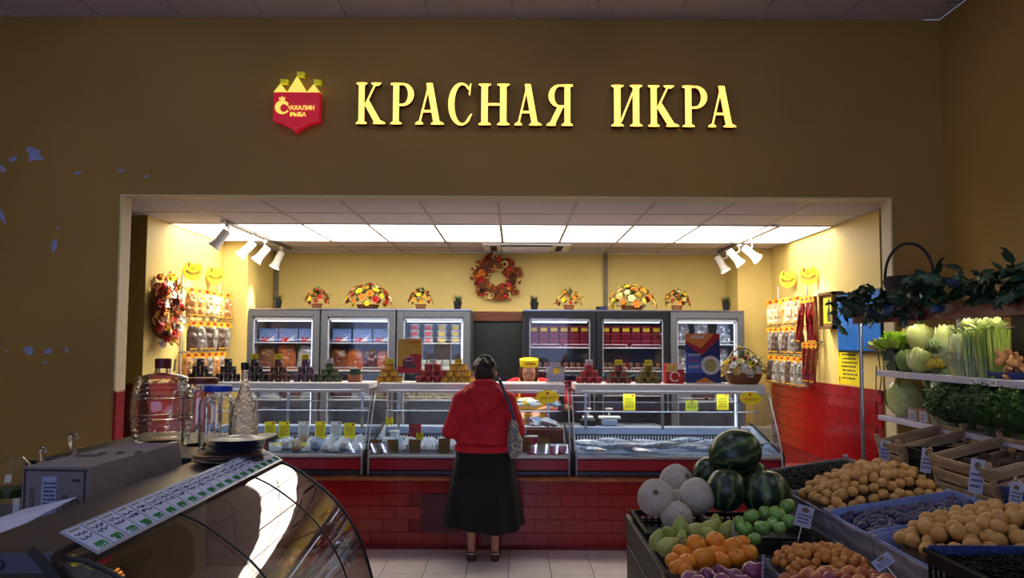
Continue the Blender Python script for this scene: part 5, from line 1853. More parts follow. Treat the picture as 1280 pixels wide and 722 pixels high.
# ================================================================= LEFT FOREGROUND
M_top = mat('dark_brushed_top', (86, 80, 84), .28, metal=.55, var=.10, scale=8)
M_top2 = mat('plank_end', (62, 66, 86), .45, var=.06)
M_body = mat('showcase_body', (120, 112, 108), .4, metal=.3)
M_inner = mat('showcase_inner', (140, 130, 124), .45, metal=.2, var=.1)
M_cg = glass('curved_glass', (.80, .78, .76), 1.0, .012, bump=.03, bscale=3)
YS0, YS1 = 1.84, 3.36
sc_ = thing('curved_glass_showcase', 'low showcase with curved glass front and dark metal top in the left foreground', 'showcase', (-1.15, 2.6, 0))
ox, oy = -1.15, 2.6
prof = [(-1.045, 1.140), (-.985, 1.132), (-.94, 1.118), (-.864, 1.076), (-.756, .992), (-.679, .90), (-.62, .79), (-.575, .64), (-.555, .50), (-.548, .40)]
# smooth the profile
def cr(pts, n=5):
    out = []
    for i in range(len(pts) - 1):
        p0, p1, p2, p3 = [Vector(pts[max(0, min(len(pts) - 1, i + k))]) for k in (-1, 0, 1, 2)]
        for j in range(n):
            t = j / n
            out.append(.5 * ((2 * p1) + (p2 - p0) * t + (2 * p0 - 5 * p1 + 4 * p2 - p3) * t * t + (3 * p1 - p0 - 3 * p2 + p3) * t ** 3))
    return out + [Vector(pts[-1])]
PR = cr(prof)
joints = [YS0 + .02, 2.36, 3.0, YS1]
for k in range(3):
    v, f = [], []
    ya, yb = joints[k] + .003, joints[k + 1] - .003
    for e in (0, .005):
        for p in PR:
            v += [(p.x - e - ox, ya - oy, p.y - e), (p.x - e - ox, yb - oy, p.y - e)]
    n2 = len(PR) * 2
    for i in range(len(PR) - 1):
        f.append((2 * i, 2 * i + 2, 2 * i + 3, 2 * i + 1))
        f.append((n2 + 2 * i, n2 + 2 * i + 1, n2 + 2 * i + 3, n2 + 2 * i + 2))
    MB().add((v, f)).build('curved_pane', M_cg, sc_, True)
    if k < 2:
        MB().tube([(p.x - ox, joints[k + 1] - oy, p.y) for p in PR], .0035, 6).build('pane_joint', M_black, sc_, True)
for y in (YS0 + .01, YS1):
    MB().tube([(p.x - ox, y - oy, p.y) for p in PR[3:]], .006, 6).build('glass_rim', M_black, sc_, True)
XT0 = -1.28
MB().bb(XT0 - ox, -1.04 - ox, YS0 - oy, YS1 + .02 - oy, 1.108, 1.15, .004).build('top_plank', M_top, sc_)
e_ = MB().bb(XT0 - ox, -1.04 - ox, YS0 - .006 - oy, YS0 - .0005 - oy, 1.104, 1.149, .002).build('plank_end', M_top2, sc_)
MB().lathe([(0, 0), (.011, 0), (.012, .004), (.006, .008), (0, .008)], 14, m4((-1.155 - ox, YS0 - .0065 - oy, 1.124), (R(90), 0, 0))).build('screw', mat('screw_dark', (36, 38, 52), .35, metal=.5), e_, True)
MB().bb(XT0 - ox, -.56 - ox, YS0 + .03 - oy, YS1 - .01 - oy, 0.12, .40, .01).build('lower_body', M_body, sc_)
MB().bb(XT0 + .03 - ox, -.62 - ox, YS0 + .06 - oy, YS1 - .04 - oy, 0, .12).build('foot_plinth', M_black, sc_)
MB().bb(XT0 - ox, XT0 + .015 - ox, YS0 + .01 - oy, YS1 - oy, .40, 1.108).build('rear_panel', M_inner, sc_)
MB().bb(XT0 + .02 - ox, -.80 - ox, YS0 + .03 - oy, YS1 - .03 - oy, .70, .712, .002).build('glass_shelf', mat('shelf_laminate', (176, 166, 154), .4, var=.08), sc_)
MB().bb(XT0 + .02 - ox, -.60 - ox, YS0 + .03 - oy, YS1 - .03 - oy, .402, .42, .002).build('deck', mat('deck_laminate', (190, 180, 168), .4, var=.08), sc_)
# slanted dark plate seen behind the glass
MB().add(rbox(.004, .42, .22), m4((-1.10 - ox, 2.25 - oy, .97), (0, R(28), 0))).build('inner_plate', mat('inner_dark', (52, 48, 48), .4), sc_)
end = [(p.x - ox, p.y) for p in PR[4:]] + [(-1.30 - ox, .42), (-1.30 - ox, 1.10), (-1.06 - ox, 1.10)]
for y in (YS0 + .012, YS1 - .008):
    M = Matrix(((1, 0, 0, 0), (0, 0, -1, y - oy), (0, 1, 0, 0), (0, 0, 0, 1)))
    MB().add(prism(end, .004), M).build('end_pane', glass('end_glass', (.8, .8, .8), 1.2), sc_)
MB().add(rbox(.022, .02, .30), m4((-.985 - ox, YS0 + .0 - oy, 1.05), (0, R(-42), 0))).build('end_bracket', M_black, sc_)
# strip of handwritten price tags along the front edge
st_ = thing('price_tag_strip', 'clear strip of handwritten green-priced tags along the showcase edge', 'price strip', (-1.0, 2.6, 1.155))
M_strip = mat('clear_strip', (150, 160, 190), .25, var=.05)
tilt = R(28)
MT = Matrix.Rotation(R(90), 4, 'Z')      # local x along the showcase (away), local y to the left
def onstrip(y, d, lift=0.0):
    """y along the showcase, d down the slope from its upper edge"""
    return Vector((-1.052 + 1.0 + math.cos(tilt) * d, y - 2.6, 1.184 - 1.155 - math.sin(tilt) * d)) + Vector((math.sin(tilt), 0, math.cos(tilt))) * lift
N = 19
L0, L1, WD = 1.885, 3.36, .105
Mrot = Matrix.Rotation(tilt, 4, 'Y')
def slab(y0, y1, d0, d1, t, lift):
    c = onstrip((y0 + y1) / 2, (d0 + d1) / 2, lift + t / 2)
    return MB().add(rbox(abs(d1 - d0), abs(y1 - y0), t), Matrix.Translation(c) @ Mrot)
slab(L0, L1, 0, WD, .003, 0).build('strip', M_strip, st_)
M_tag = mat('tag_paper', (190, 202, 232), .6, var=.04)
M_green = mat('green_marker', (18, 132, 44), .5, var=.1)
M_biro = mat('blue_biro', (40, 44, 96), .6)
pit = (L1 - L0 - .01) / N
for k in range(N):
    a = L0 + .008 + pit * k
    tg = slab(a, a + pit * .88, .006, WD - .008, .001, .003).build('price_tag', M_tag, st_)
    rnd = random.Random(k)
    gp_ = MB()
    for j in range(3):                                         # three rounded figures in green marker
        y = a + pit * (.30 + .18 * j)
        c = onstrip(y, WD * .80, .0042)
        r1, r2 = .0075, .010
        ring_ = [c + Matrix.Rotation(tilt, 3, 'Y') @ Vector((math.cos(t_ * PI / 5) * r2, math.sin(t_ * PI / 5) * r1 * .62, 0)) for t_ in range(rnd.choice((8, 9, 11)))]
        gp_.tube(ring_, .0026, 5)
    tag(gp_.build('green_figures', M_green, tg), kind='stuff')
    bi = MB()
    for row in range(2):
        pts = []
        for j in range(12):
            pts.append(onstrip(a + pit * (.10 + .06 * j), WD * (.30 + .15 * row) + rnd.uniform(-.006, .006), .0044))
        bi.tube(pts, .0014, 4)
    tag(bi.build('handwriting', M_biro, tg), kind='stuff')
    slab(a + pit * .1, a + pit * .7, .010, .016, .0006, .0042).build('printed_head', mat('tag_print', (110, 130, 120), .6), tg)
# yellow tape scraps at the near corner
o = thing('yellow_tape', 'torn yellow tape scraps on the near corner of the showcase glass', 'tape', (-1.0, 1.86, 1.13))
for k, (dx, dy, rz) in enumerate(((-.012, .012, .3), (.01, .0, -.4), (.034, .0, .9))):
    MB().add(rbox(.012, .045 - .008 * k, .0015, .0005), m4((dx, dy, -.004 - dx * .45), (0, R(26), rz))).build('tape_scrap', M_ycard, o)
# stack of dark plates at the far end
M_plate = mat('dark_blue_plastic', (52, 58, 92), .3, var=.1, coat=.3)
pq = P(298, 572, 3.22)
prof_p = [(0, 0), (.085, 0), (.10, .004), (.136, .012), (.140, .015), (.136, .016), (.10, .008), (0, .005)]
prof_s = [(0, 0), (.075, 0), (.088, .004), (.108, .010), (.112, .013), (.108, .014), (.088, .008), (0, .005)]
pm1, pm2 = MB().add(lathe(prof_p, 40)).mesh('plate', M_plate, True), MB().add(lathe(prof_s, 40)).mesh('plate', M_plate, True)
z = 1.1505
for k in range(3):
    one('round_plate', pm1, 'large dark round plate, %s from the bottom of the stack on the showcase' % ('first', 'second', 'third')[k], 'plate', (-1.125, 3.20, z), (0, 0, k), 'stacked plates')
    z += .0115
one('cork_mat', MB().add(lathe([(0, 0), (.13, 0), (.132, .003), (.13, .006), (0, .006)], 36)).mesh('cork_mat', mat('cork', (178, 130, 76), .8, var=.2)), 'round cork mat between the large and small plates', 'mat', (-1.13, 3.20, z - .004), (0, 0, 0))
z += .004
for k in range(6):
    one('round_plate', pm2, 'small dark plate, %s from the bottom of the upper stack' % ('first', 'second', 'third', 'fourth', 'fifth', 'sixth')[k], 'plate', (-1.105 + .002 * k, 3.20, z), (0, 0, k), 'stacked plates')
    z += .0085

# side table, box, carafes
tb_ = thing('side_table', 'dark side table behind the showcase top', 'table', (-1.9, 2.75, 0))
MB().bb(-.5, .5, -.9, .75, .885, .92, .004).build('table_top', M_top2, tb_)
for sx in (-.45, .45):
    for sy in (-.85, .7):
        MB().bb(sx - .02, sx + .02, sy - .02, sy + .02, 0, .885).build('leg', M_black, tb_)
ZT = .9205
M_card = mat('grey_cardboard', (122, 110, 112), .75, var=.07, scale=8)
a, b = P(28, 583, 2.6), P(112, 585, 2.6)
bx_ = thing('cardboard_box', 'long grey cardboard box with a slanted side on the side table', 'box', ((a.x + b.x) / 2, 2.6, ZT), (0, 0, R(-3)))
w, hgt, ln = b.x - a.x, a.z - ZT, .62
# cross section: slanted right side
sec = [(-w / 2 - .01, 0), (w / 2 + .05, 0), (w / 2, hgt), (-w / 2, hgt)]
M = Matrix(((1, 0, 0, 0), (0, 0, -1, 0), (0, 1, 0, 0), (0, 0, 0, 1)))
MB().add(prism(sec, ln), Matrix.Translation((0, ln, 0)) @ M).build('carton', M_card, bx_)
M_prt = mat('box_print', (46, 40, 48), .7)
for (xa, xb, za, zb) in ((-w / 2 + .004, w / 2 - .004, hgt - .014, hgt - .008), (-w / 2 + .004, -w / 2 + .010, 0, hgt - .01), (w / 2 - .014, w / 2 - .008, 0, hgt - .01)):
    MB().bb(xa, xb, -.0012, 0, za, zb).build('printed_border', M_prt, bx_)
MB().bb(-.045, .005, -.0014, 0, hgt * .48, hgt * .9).build('white_sticker', mat('sticker', (150, 160, 196), .6, var=.2, scale=60), bx_)
link('sticker_print', scribble(.04, .09, 7, M_prt, 4).mesh('sticker_print', M_prt), bx_, (-.02, -.0016, hgt * .7), FRONT)
link('printed_column', scribble(.11, .018, 2, M_prt, 7).mesh('printed_column', M_prt), bx_, (-.075, -.0008, hgt * .6), (R(90), R(90), 0))
link('printed_column', scribble(.10, .018, 2, M_prt, 8).mesh('printed_column', M_prt), bx_, (.035, -.0008, hgt * .55), (R(90), R(90), 0))
link('round_mark', MB().prism(arc(0, 0, .014, .014, 0, 330, 14) + arc(0, 0, .009, .009, 330, 0, 14), .0006).mesh('round_mark', M_prt), bx_, (.068, -.0008, hgt * .62), FRONT)
link('letter_mark', scribble(.03, .02, 1, M_prt, 10).mesh('letter_mark', M_prt), bx_, (.07, -.0008, hgt * .86), FRONT)
link('top_print', scribble(.09, .18, 3, M_prt, 12).mesh('top_print', M_prt), bx_, (.03, .33, hgt + .0002), (0, 0, R(-70)))
link('top_emblem', MB().prism(arc(0, 0, .045, .03, 0, 350, 20), .0006).mesh('top_emblem', M_prt), bx_, (-.045, .25, hgt + .0002))
link('handle_slot', MB().tube([(0, -.03, 0), (0, -.025, .03), (0, 0, .042), (0, .025, .03), (0, .03, 0)], .002, 5).mesh('handle_slot', M_prt), bx_, (w / 2 + .018, .36, hgt * .62), (0, R(-9), 0))
ps = P(38, 655, 2.2)
pp = thing('paper_sheet', 'white paper sheet leaning beside the cardboard box', 'paper', (-1.40, 2.2, ZT))
MB().add(([(-.2, -.22, .15), (.10, -.2, .205), (.11, .2, .245), (-.07, .24, .2)], [(0, 1, 2, 3)])).add(([(-.2, -.22, .1515), (.10, -.2, .2065), (.11, .2, .2465), (-.07, .24, .2015)], [(3, 2, 1, 0)])).build('sheet', mat('cool_paper', (216, 222, 246), .6), pp)
MB().add(rbox(.2, .36, .16, .006), m4((0, 0, .08))).build('paper_pile', mat('paper_pile', (196, 200, 220), .6, var=.1), pp)

# ---- glass ware
def jglass(name, tint, b=.06):
    return solid_glass(name, tint, 0.0, b, 16)
M_jg = jglass('jar_glass', (.97, .985, .985))
M_jg2 = jglass('jar_glass_ribbed', (.98, .98, .985), .1)


def shell(prof, t=.004, n=36):
    return lathe(prof + [(max(.0005, r - t), z) for r, z in prof[::-1]], n)


ct_ = thing('dark_red_cabinet', 'dark red cabinet with black top under the big glass jars', 'cabinet', (-1.62, 3.98, 0))
MB().bb(-.36, .29, -.46, .42, .05, 1.09, .006).build('carcass', mat('dark_red_laminate', (92, 14, 26), .4), ct_)
MB().bb(-.40, .33, -.5, .46, 1.09, 1.125, .006).build('black_top', mat('black_laminate', (22, 24, 36), .42), ct_)
MB().bb(-.34, .27, -.42, .40, 0, .05).build('plinth', M_black, ct_)
ZK = 1.1255
k_ = .004
# barrel jar: ribs all the way round
q = P(201, 547, 3.98)
jb = thing('barrel_jar', 'big ribbed glass barrel jar with dark red cap', 'jar', (q.x, 3.98, ZK))
R0, Hh = 36 * .00398, 83 * .00398
pf = [(R0 * .72, 0)]
for i in range(49):
    t = i / 48
    r = R0 * (.80 + .20 * math.sin(PI * (t * .86 + .07)) ** .8)
    rib = .003 * math.sin(t * 2 * PI * 12) if not .38 < t < .68 else 0
    pf.append((r + rib, .008 + t * (Hh - .02)))
pf += [(R0 * .72, Hh), (R0 * .28, Hh + .012), (R0 * .25, Hh + .03), (R0 * .25, Hh + .045)]
MB().add(shell(pf, .005, 40)).build('glass', M_jg2, jb, True)
MB().lathe([(0, 0), (R0 * .27, 0), (R0 * .27, .045), (R0 * .25, .048), (0, .048)], 24, m4((0, 0, Hh + .036))).build('cap', mat('cap_dark_red', (96, 22, 26), .4), jb, True)
MB().tube([(R0 * .38, .0, Hh + .02), (R0 * .42, 0, Hh + .08)], .006, 8).build('wooden_peg', FLW['pale'], jb)
for z in (.38, .68):
    MB().add(tube([(math.cos(2 * PI * i / 32) * R0 * .995, math.sin(2 * PI * i / 32) * R0 * .995, Hh * z) for i in range(33)], .004, 6, False)).build('band_rib', M_jg2, jb, True)
# jars with coloured caps
def bigjar(px, Y, rpx, top, body_top, label, capc, base=548):
    q = P(px, base, Y)
    s = Y / 1000
    o = thing('glass_jar', label, 'jar', (q.x, Y, ZK), (0, 0, 0), 'wide-mouthed glass jars')
    r, h = rpx * s, P(px, body_top, Y).z - ZK
    MB().add(shell([(r * .86, 0), (r * .97, .01), (r, .03), (r, h * .80), (r * .93, h * .90), (r * .72, h * .965), (r * .68, h), (r * .68, h + .02)], .004)).build('glass', M_jg, o, True)
    capm = MB().lathe([(0, 0), (r * .74, 0), (r * .76, .006), (r * .76, .024), (r * .7, .028), (0, .028)], 30, m4((0, 0, h + .012)))
    capm.build('cap', capc, o, True)
    return o
bigjar(252, 3.92, 23.5, 473, 482, 'glass jar with reddish brown cap beside the barrel jar', mat('cap_brown', (112, 50, 34), .4))
bigjar(271, 3.80, 22, 483, 492, 'glass jar with bright blue cap', mat('cap_blue', (26, 70, 190), .35))
# decorated bottle
q = P(304, 545, 3.86)
ob = thing('moulded_bottle', 'moulded clear glass bottle with slim neck and dark stopper', 'bottle', (q.x, 3.86, ZK), (0, 0, 0))
s = .00386
hb = P(304, 462, 3.86).z - ZK
pf = [(13 * s, 0), (17.5 * s, .012), (17.5 * s, hb * .34), (15 * s, hb * .5), (10.5 * s, hb * .62), (6 * s, hb * .74), (4.2 * s, hb * .84), (4 * s, hb * .97), (4.6 * s, hb)]
MB().add(shell(pf, .004, 30)).build('glass', solid_glass('moulded_glass', (.97, .98, .985), .02, .8, 45), ob, True)
MB().lathe([(0, 0), (4.6 * s, 0), (5.2 * s, .02), (4.8 * s, .036), (0, .036)], 18, m4((0, 0, hb))).build('stopper', M_fblack, ob, True)
MB().tube([(11 * s, 0, hb * .42), (16 * s, 0, hb * .48), (16.5 * s, 0, hb * .6), (10 * s, 0, hb * .68), (6 * s, 0, hb * .72)], .004, 8).build('handle', MATS['moulded_glass'], ob, True)
# carafes on the side table
def carafe(px, Y, rpx, ytop, label, stop=True, green=False):
    q = P(px, 600, Y)
    s = Y / 1000
    o = thing('glass_carafe', label, 'carafe', (q.x, Y, ZT), (0, 0, 0), 'carafes on the side table')
    h = P(px, ytop, Y).z - ZT
    r = rpx * s
    if green:
        pf = [(r * .8, 0), (r, .02), (r, h * .72), (r * .9, h * .9), (r * .5, h)]
    else:
        pf = [(r * .8, 0), (r, .015), (r, h * .4), (r * .4, h * .7), (r * .36, h * .95), (r * .5, h)]
    MB().add(shell(pf, .003, 28)).build('glass', M_jg, o, True)
    if green:
        MB().lathe([(0, .0), (r * .93, .0), (r * .93, .03), (0, .03)], 24, m4((0, 0, h * .46))).build('green_filling', mat('green_herbs', (92, 140, 40), .6, var=.4, scale=60), o, True)
    if stop:
        MB().lathe([(0, 0), (r * .3, 0), (r * .34, .02), (r * .5, .04), (r * .45, .055), (r * .3, .06), (0, .062)], 16, m4((0, 0, h))).build('stopper', M_jg, o, True)
    return o
carafe(16, 3.05, 21, 571, 'wide glass jar with green herbs at the left edge', False, True)
carafe(52, 3.3, 9, 576, 'small stoppered carafe left of the tall one', True)
carafe(89, 3.35, 13, 560, 'tall stoppered carafe behind the cardboard box', True)
for k, px in enumerate((37, 43)):
    q = P(px, 575, 3.15)
    one('dark_peg', MB().lathe([(.006, 0), (.008, .004), (.008, q.z - ZT - .02), (.011, q.z - ZT - .015), (.009, q.z - ZT), (0, q.z - ZT)], 12).mesh('dark_peg', M_black, True), ('left', 'right')[k] + ' of two slim dark pegs behind the herb jar', 'peg', (q.x, 3.15, ZT), (0, 0, 0), 'dark pegs')

# ================================================================= RIGHT FOREGROUND: FRUIT STAND
M_slat = striped('crate_wood', (176, 146, 112), (150, 120, 90), 5.0, 'Z', 4.0, .7)
M_slatg = striped('grey_crate_wood', (150, 148, 158), (122, 120, 132), 5.0, 'Z', 4.0, .7)
M_bcrate = mat('black_crate', (10, 10, 14), .65, spec=.2)
M_blcrate = mat('blue_crate', (30, 54, 120), .4)
M_blpaper = mat('blue_paper', (140, 156, 206), .7, var=.08)
M_stand = striped('stand_wood', (66, 56, 48), (48, 40, 36), 5.0, 'Y', 4.0, .6)

stand = thing('fruit_stand', 'dark wooden fruit stand in the right foreground', 'stand', (1.0, 3.2, 0))
X0, X1, X2 = .56, 1.32, 1.90
def SB(n, m, x0, x1, y0, y1, z0, z1, b=.004):
    return MB().bb(x0 - 1.0, x1 - 1.0, y0 - 3.2, y1 - 3.2, z0, z1, b).build(n, m, stand)
SB('front_board', M_stand, X0 + .02, X1, 1.9, 4.05, .70, .725)
SB('raised_board', M_stand, X1, X2, 1.9, 4.6, .79, .815)
SB('riser', M_stand, X1, X1 + .02, 1.9, 4.6, .725, .79)
SB('side_rail', M_stand, X0, X0 + .022, 1.9, 4.07, .66, .775)
SB('end_rail', M_stand, X0, X1, 4.05, 4.07, .66, .76)
for (x, y) in ((X0 + .03, 4.02), (X0 + .03, 1.95), (X2 - .03, 4.55), (X2 - .03, 1.95), (X1, 4.02)):
    SB('leg', M_stand, x - .025, x + .025, y - .025, y + .025, 0, .70)
for k in range(3):
    SB('side_plank', M_stand, X0 + .004, X0 + .018, 1.95, 4.02, .06 + .2 * k, .24 + .2 * k)


def crate(name, label, x0, x1, y0, y1, z, h, m, slats=2, tilt=0.0, grp='wooden fruit crates', liner=None, cat='crate'):
    """open crate: floor, corner posts, slatted sides; tilt raises the right side"""
    w, l = x1 - x0, y1 - y0
    o = thing(name, label, cat, (x0, y0, z), (0, -tilt, 0), grp)
    MB().bb(0, w, 0, l, 0, .008).build('crate_floor', m, o)
    for (x, y) in ((0, 0), (w - .02, 0), (0, l - .02), (w - .02, l - .02)):
        MB().bb(x, x + .02, y, y + .02, .008, h + .025, .002).build('corner_post', m, o)
    sh = h / slats
    for k in range(slats):
        za, zb = .010 + sh * k, .008 + sh * (k + 1) - (.012 if slats > 1 else 0)
        for (a, b, c, d) in ((.0201, w - .0201, .003, .010), (.0201, w - .0201, l - .010, l - .003), (.003, .010, .0201, l - .0201), (w - .010, w - .003, .0201, l - .0201)):
            MB().bb(a, b, c, d, za, zb, .001).build('slat', m, o)
    if liner:
        MB().bb(.012, w - .012, .012, .016, .01, h + .03).bb(.012, w - .012, l - .016, l - .012, .01, h + .03).bb(.012, .016, .016, l - .016, .01, h + .012).bb(w - .016, w - .012, .016, l - .016, .01, h + .03).build('paper_liner', liner, o)
    return o


def pcrate(name, label, x0, x1, y0, y1, z, h, m, grp='plastic crates'):
    """plastic crate with a rim and rows of slots"""
    w, l = x1 - x0, y1 - y0
    o = thing(name, label, 'crate', (x0, y0, z), (0, 0, 0), grp)
    MB().bb(0, w, 0, l, 0, .006).build('crate_floor', m, o)
    for ax in range(4):
        sd = MB()
        L_ = w if ax < 2 else l
        n = max(4, int(L_ / .03))
        for k in range(n + 1):
            c = .004 + (L_ - .008) * k / n
            if ax == 0: sd.bb(c - .005, c + .005, 0, .006, .006, h)
            if ax == 1: sd.bb(c - .005, c + .005, l - .006, l, .006, h)
            if ax == 2: sd.bb(0, .006, c - .005, c + .005, .006, h)
            if ax == 3: sd.bb(w - .006, w, c - .005, c + .005, .006, h)
        for z0, z1 in ((h * .30, h * .42), (h * .72, h), (.006, h * .14)):
            if ax == 0: sd.bb(0, w, -.002, .007, z0, z1)
            if ax == 1: sd.bb(0, w, l - .007, l + .002, z0, z1)
            if ax == 2: sd.bb(-.002, .007, 0, l, z0, z1)
            if ax == 3: sd.bb(w - .007, w + .002, 0, l, z0, z1)
        sd.build('slotted_side', m, o)
    rim = MB().bb(-.01, w + .01, -.012, .004, h - .012, h).bb(-.01, w + .01, l - .004, l + .012, h - .012, h).bb(-.012, .004, .004, l - .004, h - .012, h).bb(w - .004, w + .012, .004, l - .004, h - .012, h)
    rim.build('rim', m, o)
    return o


# ---- fruit shapes
def fruit_mat(name, a, b, rough=.4, scale=9.0, speck=0.0, bump=0.05, bscale=90, coat=0.0):
    m = mat(name, a, rough, var=0, scale=scale, bump=bump, bscale=bscale, coat=coat)
    nt = m.node_tree
    rp = [n for n in nt.nodes if n.type == 'VALTORGB'][0]
    rp.color_ramp.elements[0].color = (*lin(a), 1)
    rp.color_ramp.elements[1].color = (*lin(b), 1)
    oi = nt.nodes.new('ShaderNodeObjectInfo')
    mu = nt.nodes.new('ShaderNodeVectorMath')
    mu.operation = 'SCALE'
    cmb = nt.nodes.new('ShaderNodeCombineXYZ')
    nt.links.new(oi.outputs['Random'], cmb.inputs[0])
    nt.links.new(cmb.outputs[0], mu.inputs[0])
    mu.inputs['Scale'].default_value = 20
    ad = nt.nodes.new('ShaderNodeVectorMath')
    tc = [n for n in nt.nodes if n.type == 'TEX_COORD'][0]
    nt.links.new(tc.outputs['Object'], ad.inputs[0])
    nt.links.new(mu.outputs[0], ad.inputs[1])
    nz = [n for n in nt.nodes if n.type == 'TEX_NOISE' and abs(n.inputs['Scale'].default_value - scale) < 1e-6][0]
    nt.links.new(ad.outputs[0], nz.inputs['Vector'])
    return m


def dimpled(r, squash=.9, top=.18, groove=0.0, seg=18, ring=14, wob=0.0, seed=0):
    v, f = sphere(r, r, r, seg, ring)
    out = []
    for p in v:
        x, y, z = p
        t = z / r
        k = 1 - top * max(0, (t - .72) / .28) ** 1.4 * 1.0
        rad = 1.0
        if groove:
            a = math.atan2(y, x)
            rad -= groove * math.exp(-(a / .35) ** 2) * (1 - abs(t) * .3)
        n_ = 1 + wob * noise.noise(Vector((x, y, z)) / r * 1.3 + Vector((seed, 0, 0)))
        out.append((x * rad * n_, y * rad * n_, z * squash * k * n_))
    return out, f


M_apri = fruit_mat('apricot_skin', (184, 132, 64), (202, 152, 84), .55, 30)
M_apri2 = fruit_mat('apricot_skin_orange', (206, 138, 56), (186, 112, 50), .5, 30)
M_peach = fruit_mat('nectarine_skin', (206, 128, 60), (150, 44, 50), .4, 22)
M_plum = fruit_mat('plum_skin', (26, 26, 66), (42, 42, 92), .5, 30)
M_plumr = fruit_mat('red_plum_skin', (120, 40, 70), (150, 60, 90), .35, 30)
M_mand = fruit_mat('mandarin_peel', (226, 124, 16), (232, 146, 28), .45, 20, bump=.25, bscale=260)
M_apple = fruit_mat('green_apple_skin', (104, 150, 66), (124, 166, 80), .3, 14, coat=.25)
M_pear = fruit_mat('pear_skin', (166, 172, 86), (146, 152, 68), .4, 16)
M_melon = fruit_mat('melon_rind', (196, 186, 170), (176, 164, 148), .7, 30, bump=.3, bscale=70)
def melon_stripes(name, a, b, n):
    """ragged stripes running from stem to blossom end"""
    m = bpy.data.materials.new(name)
    m.use_nodes = True
    nt = m.node_tree
    bs = nt.nodes['Principled BSDF']
    N_ = nt.nodes.new
    tc, sp, at, mu, nz, ad, sn, rp = N_('ShaderNodeTexCoord'), N_('ShaderNodeSeparateXYZ'), N_('ShaderNodeMath'), N_('ShaderNodeMath'), N_('ShaderNodeTexNoise'), N_('ShaderNodeMath'), N_('ShaderNodeMath'), N_('ShaderNodeValToRGB')
    at.operation, mu.operation, ad.operation, sn.operation = 'ARCTAN2', 'MULTIPLY', 'MULTIPLY_ADD', 'SINE'
    L_ = nt.links.new
    L_(tc.outputs['Object'], sp.inputs[0])
    L_(sp.outputs[1], at.inputs[0])
    L_(sp.outputs[0], at.inputs[1])
    L_(at.outputs[0], mu.inputs[0])
    mu.inputs[1].default_value = n
    nz.inputs['Scale'].default_value = 28
    nz.inputs['Detail'].default_value = 3
    L_(tc.outputs['Object'], nz.inputs['Vector'])
    L_(nz.outputs['Fac'], ad.inputs[0])
    ad.inputs[1].default_value = 5.0
    L_(mu.outputs[0], ad.inputs[2])
    L_(ad.outputs[0], sn.inputs[0])
    L_(sn.outputs[0], rp.inputs[0])
    rp.color_ramp.elements[0].position, rp.color_ramp.elements[1].position = .25, .98
    rp.color_ramp.elements[0].color = (*lin(a), 1)
    rp.color_ramp.elements[1].color = (*lin(b), 1)
    L_(rp.outputs[0], bs.inputs['Base Color'])
    bs.inputs['Roughness'].default_value = .32
    return m


M_wmel = melon_stripes('watermelon_rind', (22, 46, 30), (84, 106, 60), 9)
M_stem = mat('fruit_stem', (70, 52, 30), .8)
ME = {}
for k in range(3):
    ME['apricot', k] = MB().add(dimpled(.0235, .93, .12, .05, 14, 10, .08, k)).mesh('apricot', M_apri, True)
    ME['apricot2', k] = MB().add(dimpled(.0195, .95, .12, .05, 14, 10, .08, k)).mesh('apricot', M_apri2, True)
    ME['nectarine', k] = MB().add(dimpled(.026, .94, .15, .06, 14, 10, .06, k)).mesh('nectarine', M_peach, True)
    ME['plum', k] = MB().add(dimpled(.0215, 1.15, .1, .04, 12, 9, .05, k)).mesh('plum', M_plum, True)
    ME['red_plum', k] = MB().add(dimpled(.026, 1.0, .12, .04, 12, 9, .05, k)).mesh('red_plum', M_plumr, True)


def pile(kind, name, label, grp, origin, ax, ay, w, l, r, height, tilt=0.0, seed=0, mix=None, maxn=300, edge=0.0):
    """one close layer of fruit over a mound inside a crate"""
    rnd = random.Random(seed)
    n = 0
    st = r * 1.82
    row = 0
    y = r
    pts = []
    while y < l - r * .6:
        x = r + (st / 2 if row % 2 else 0)
        while x < w - r * .6:
            u, v_ = x / w * 2 - 1, y / l * 2 - 1
            hh = height * max(0, 1 - abs(u) ** 2.5) ** .7 * max(0, 1 - abs(v_) ** 2.5) ** .7
            pts.append((x + rnd.uniform(-.38, .38) * r, y + rnd.uniform(-.38, .38) * r, hh + rnd.uniform(-.5, .55) * r))
            x += st
        y += st * .87
        row += 1
    for p in pts[:maxn]:
        kd = rnd.choice(mix) if mix else kind
        q = Vector(origin) + Vector((p[0] * math.cos(tilt), p[1], p[2] + p[0] * math.sin(tilt)))
        s = rnd.uniform(.88, 1.1)
        nm, lb = (name, label) if not isinstance(label, dict) else (kd, label[kd])
        one(nm, ME[kd, rnd.randrange(3)], lb, nm.replace('_', ' '), q, (rnd.uniform(-.9, .9), rnd.uniform(-.9, .9), rnd.uniform(0, 6.28)), grp, s)
        n += 1
    return n


def mound(o, w, l, z, height, m):
    """paper bed under the fruit"""
    v, f = [], []
    n = 10
    for j in range(n + 1):
        for i in range(n + 1):
            u, q = i / n * 2 - 1, j / n * 2 - 1
            v.append((.018 + (w - .036) * i / n, .018 + (l - .036) * j / n, z + height * max(0, 1 - abs(u) ** 2.5) ** .7 * max(0, 1 - abs(q) ** 2.5) ** .7))
    for j in range(n):
        for i in range(n):
            a = j * (n + 1) + i
            f.append((a, a + 1, a + n + 2, a + n + 1))
    MB().add((v, f)).build('paper_bed', m, o, True)


M_bed = mat('dark_paper', (70, 52, 40), .9)
TL = R(9)
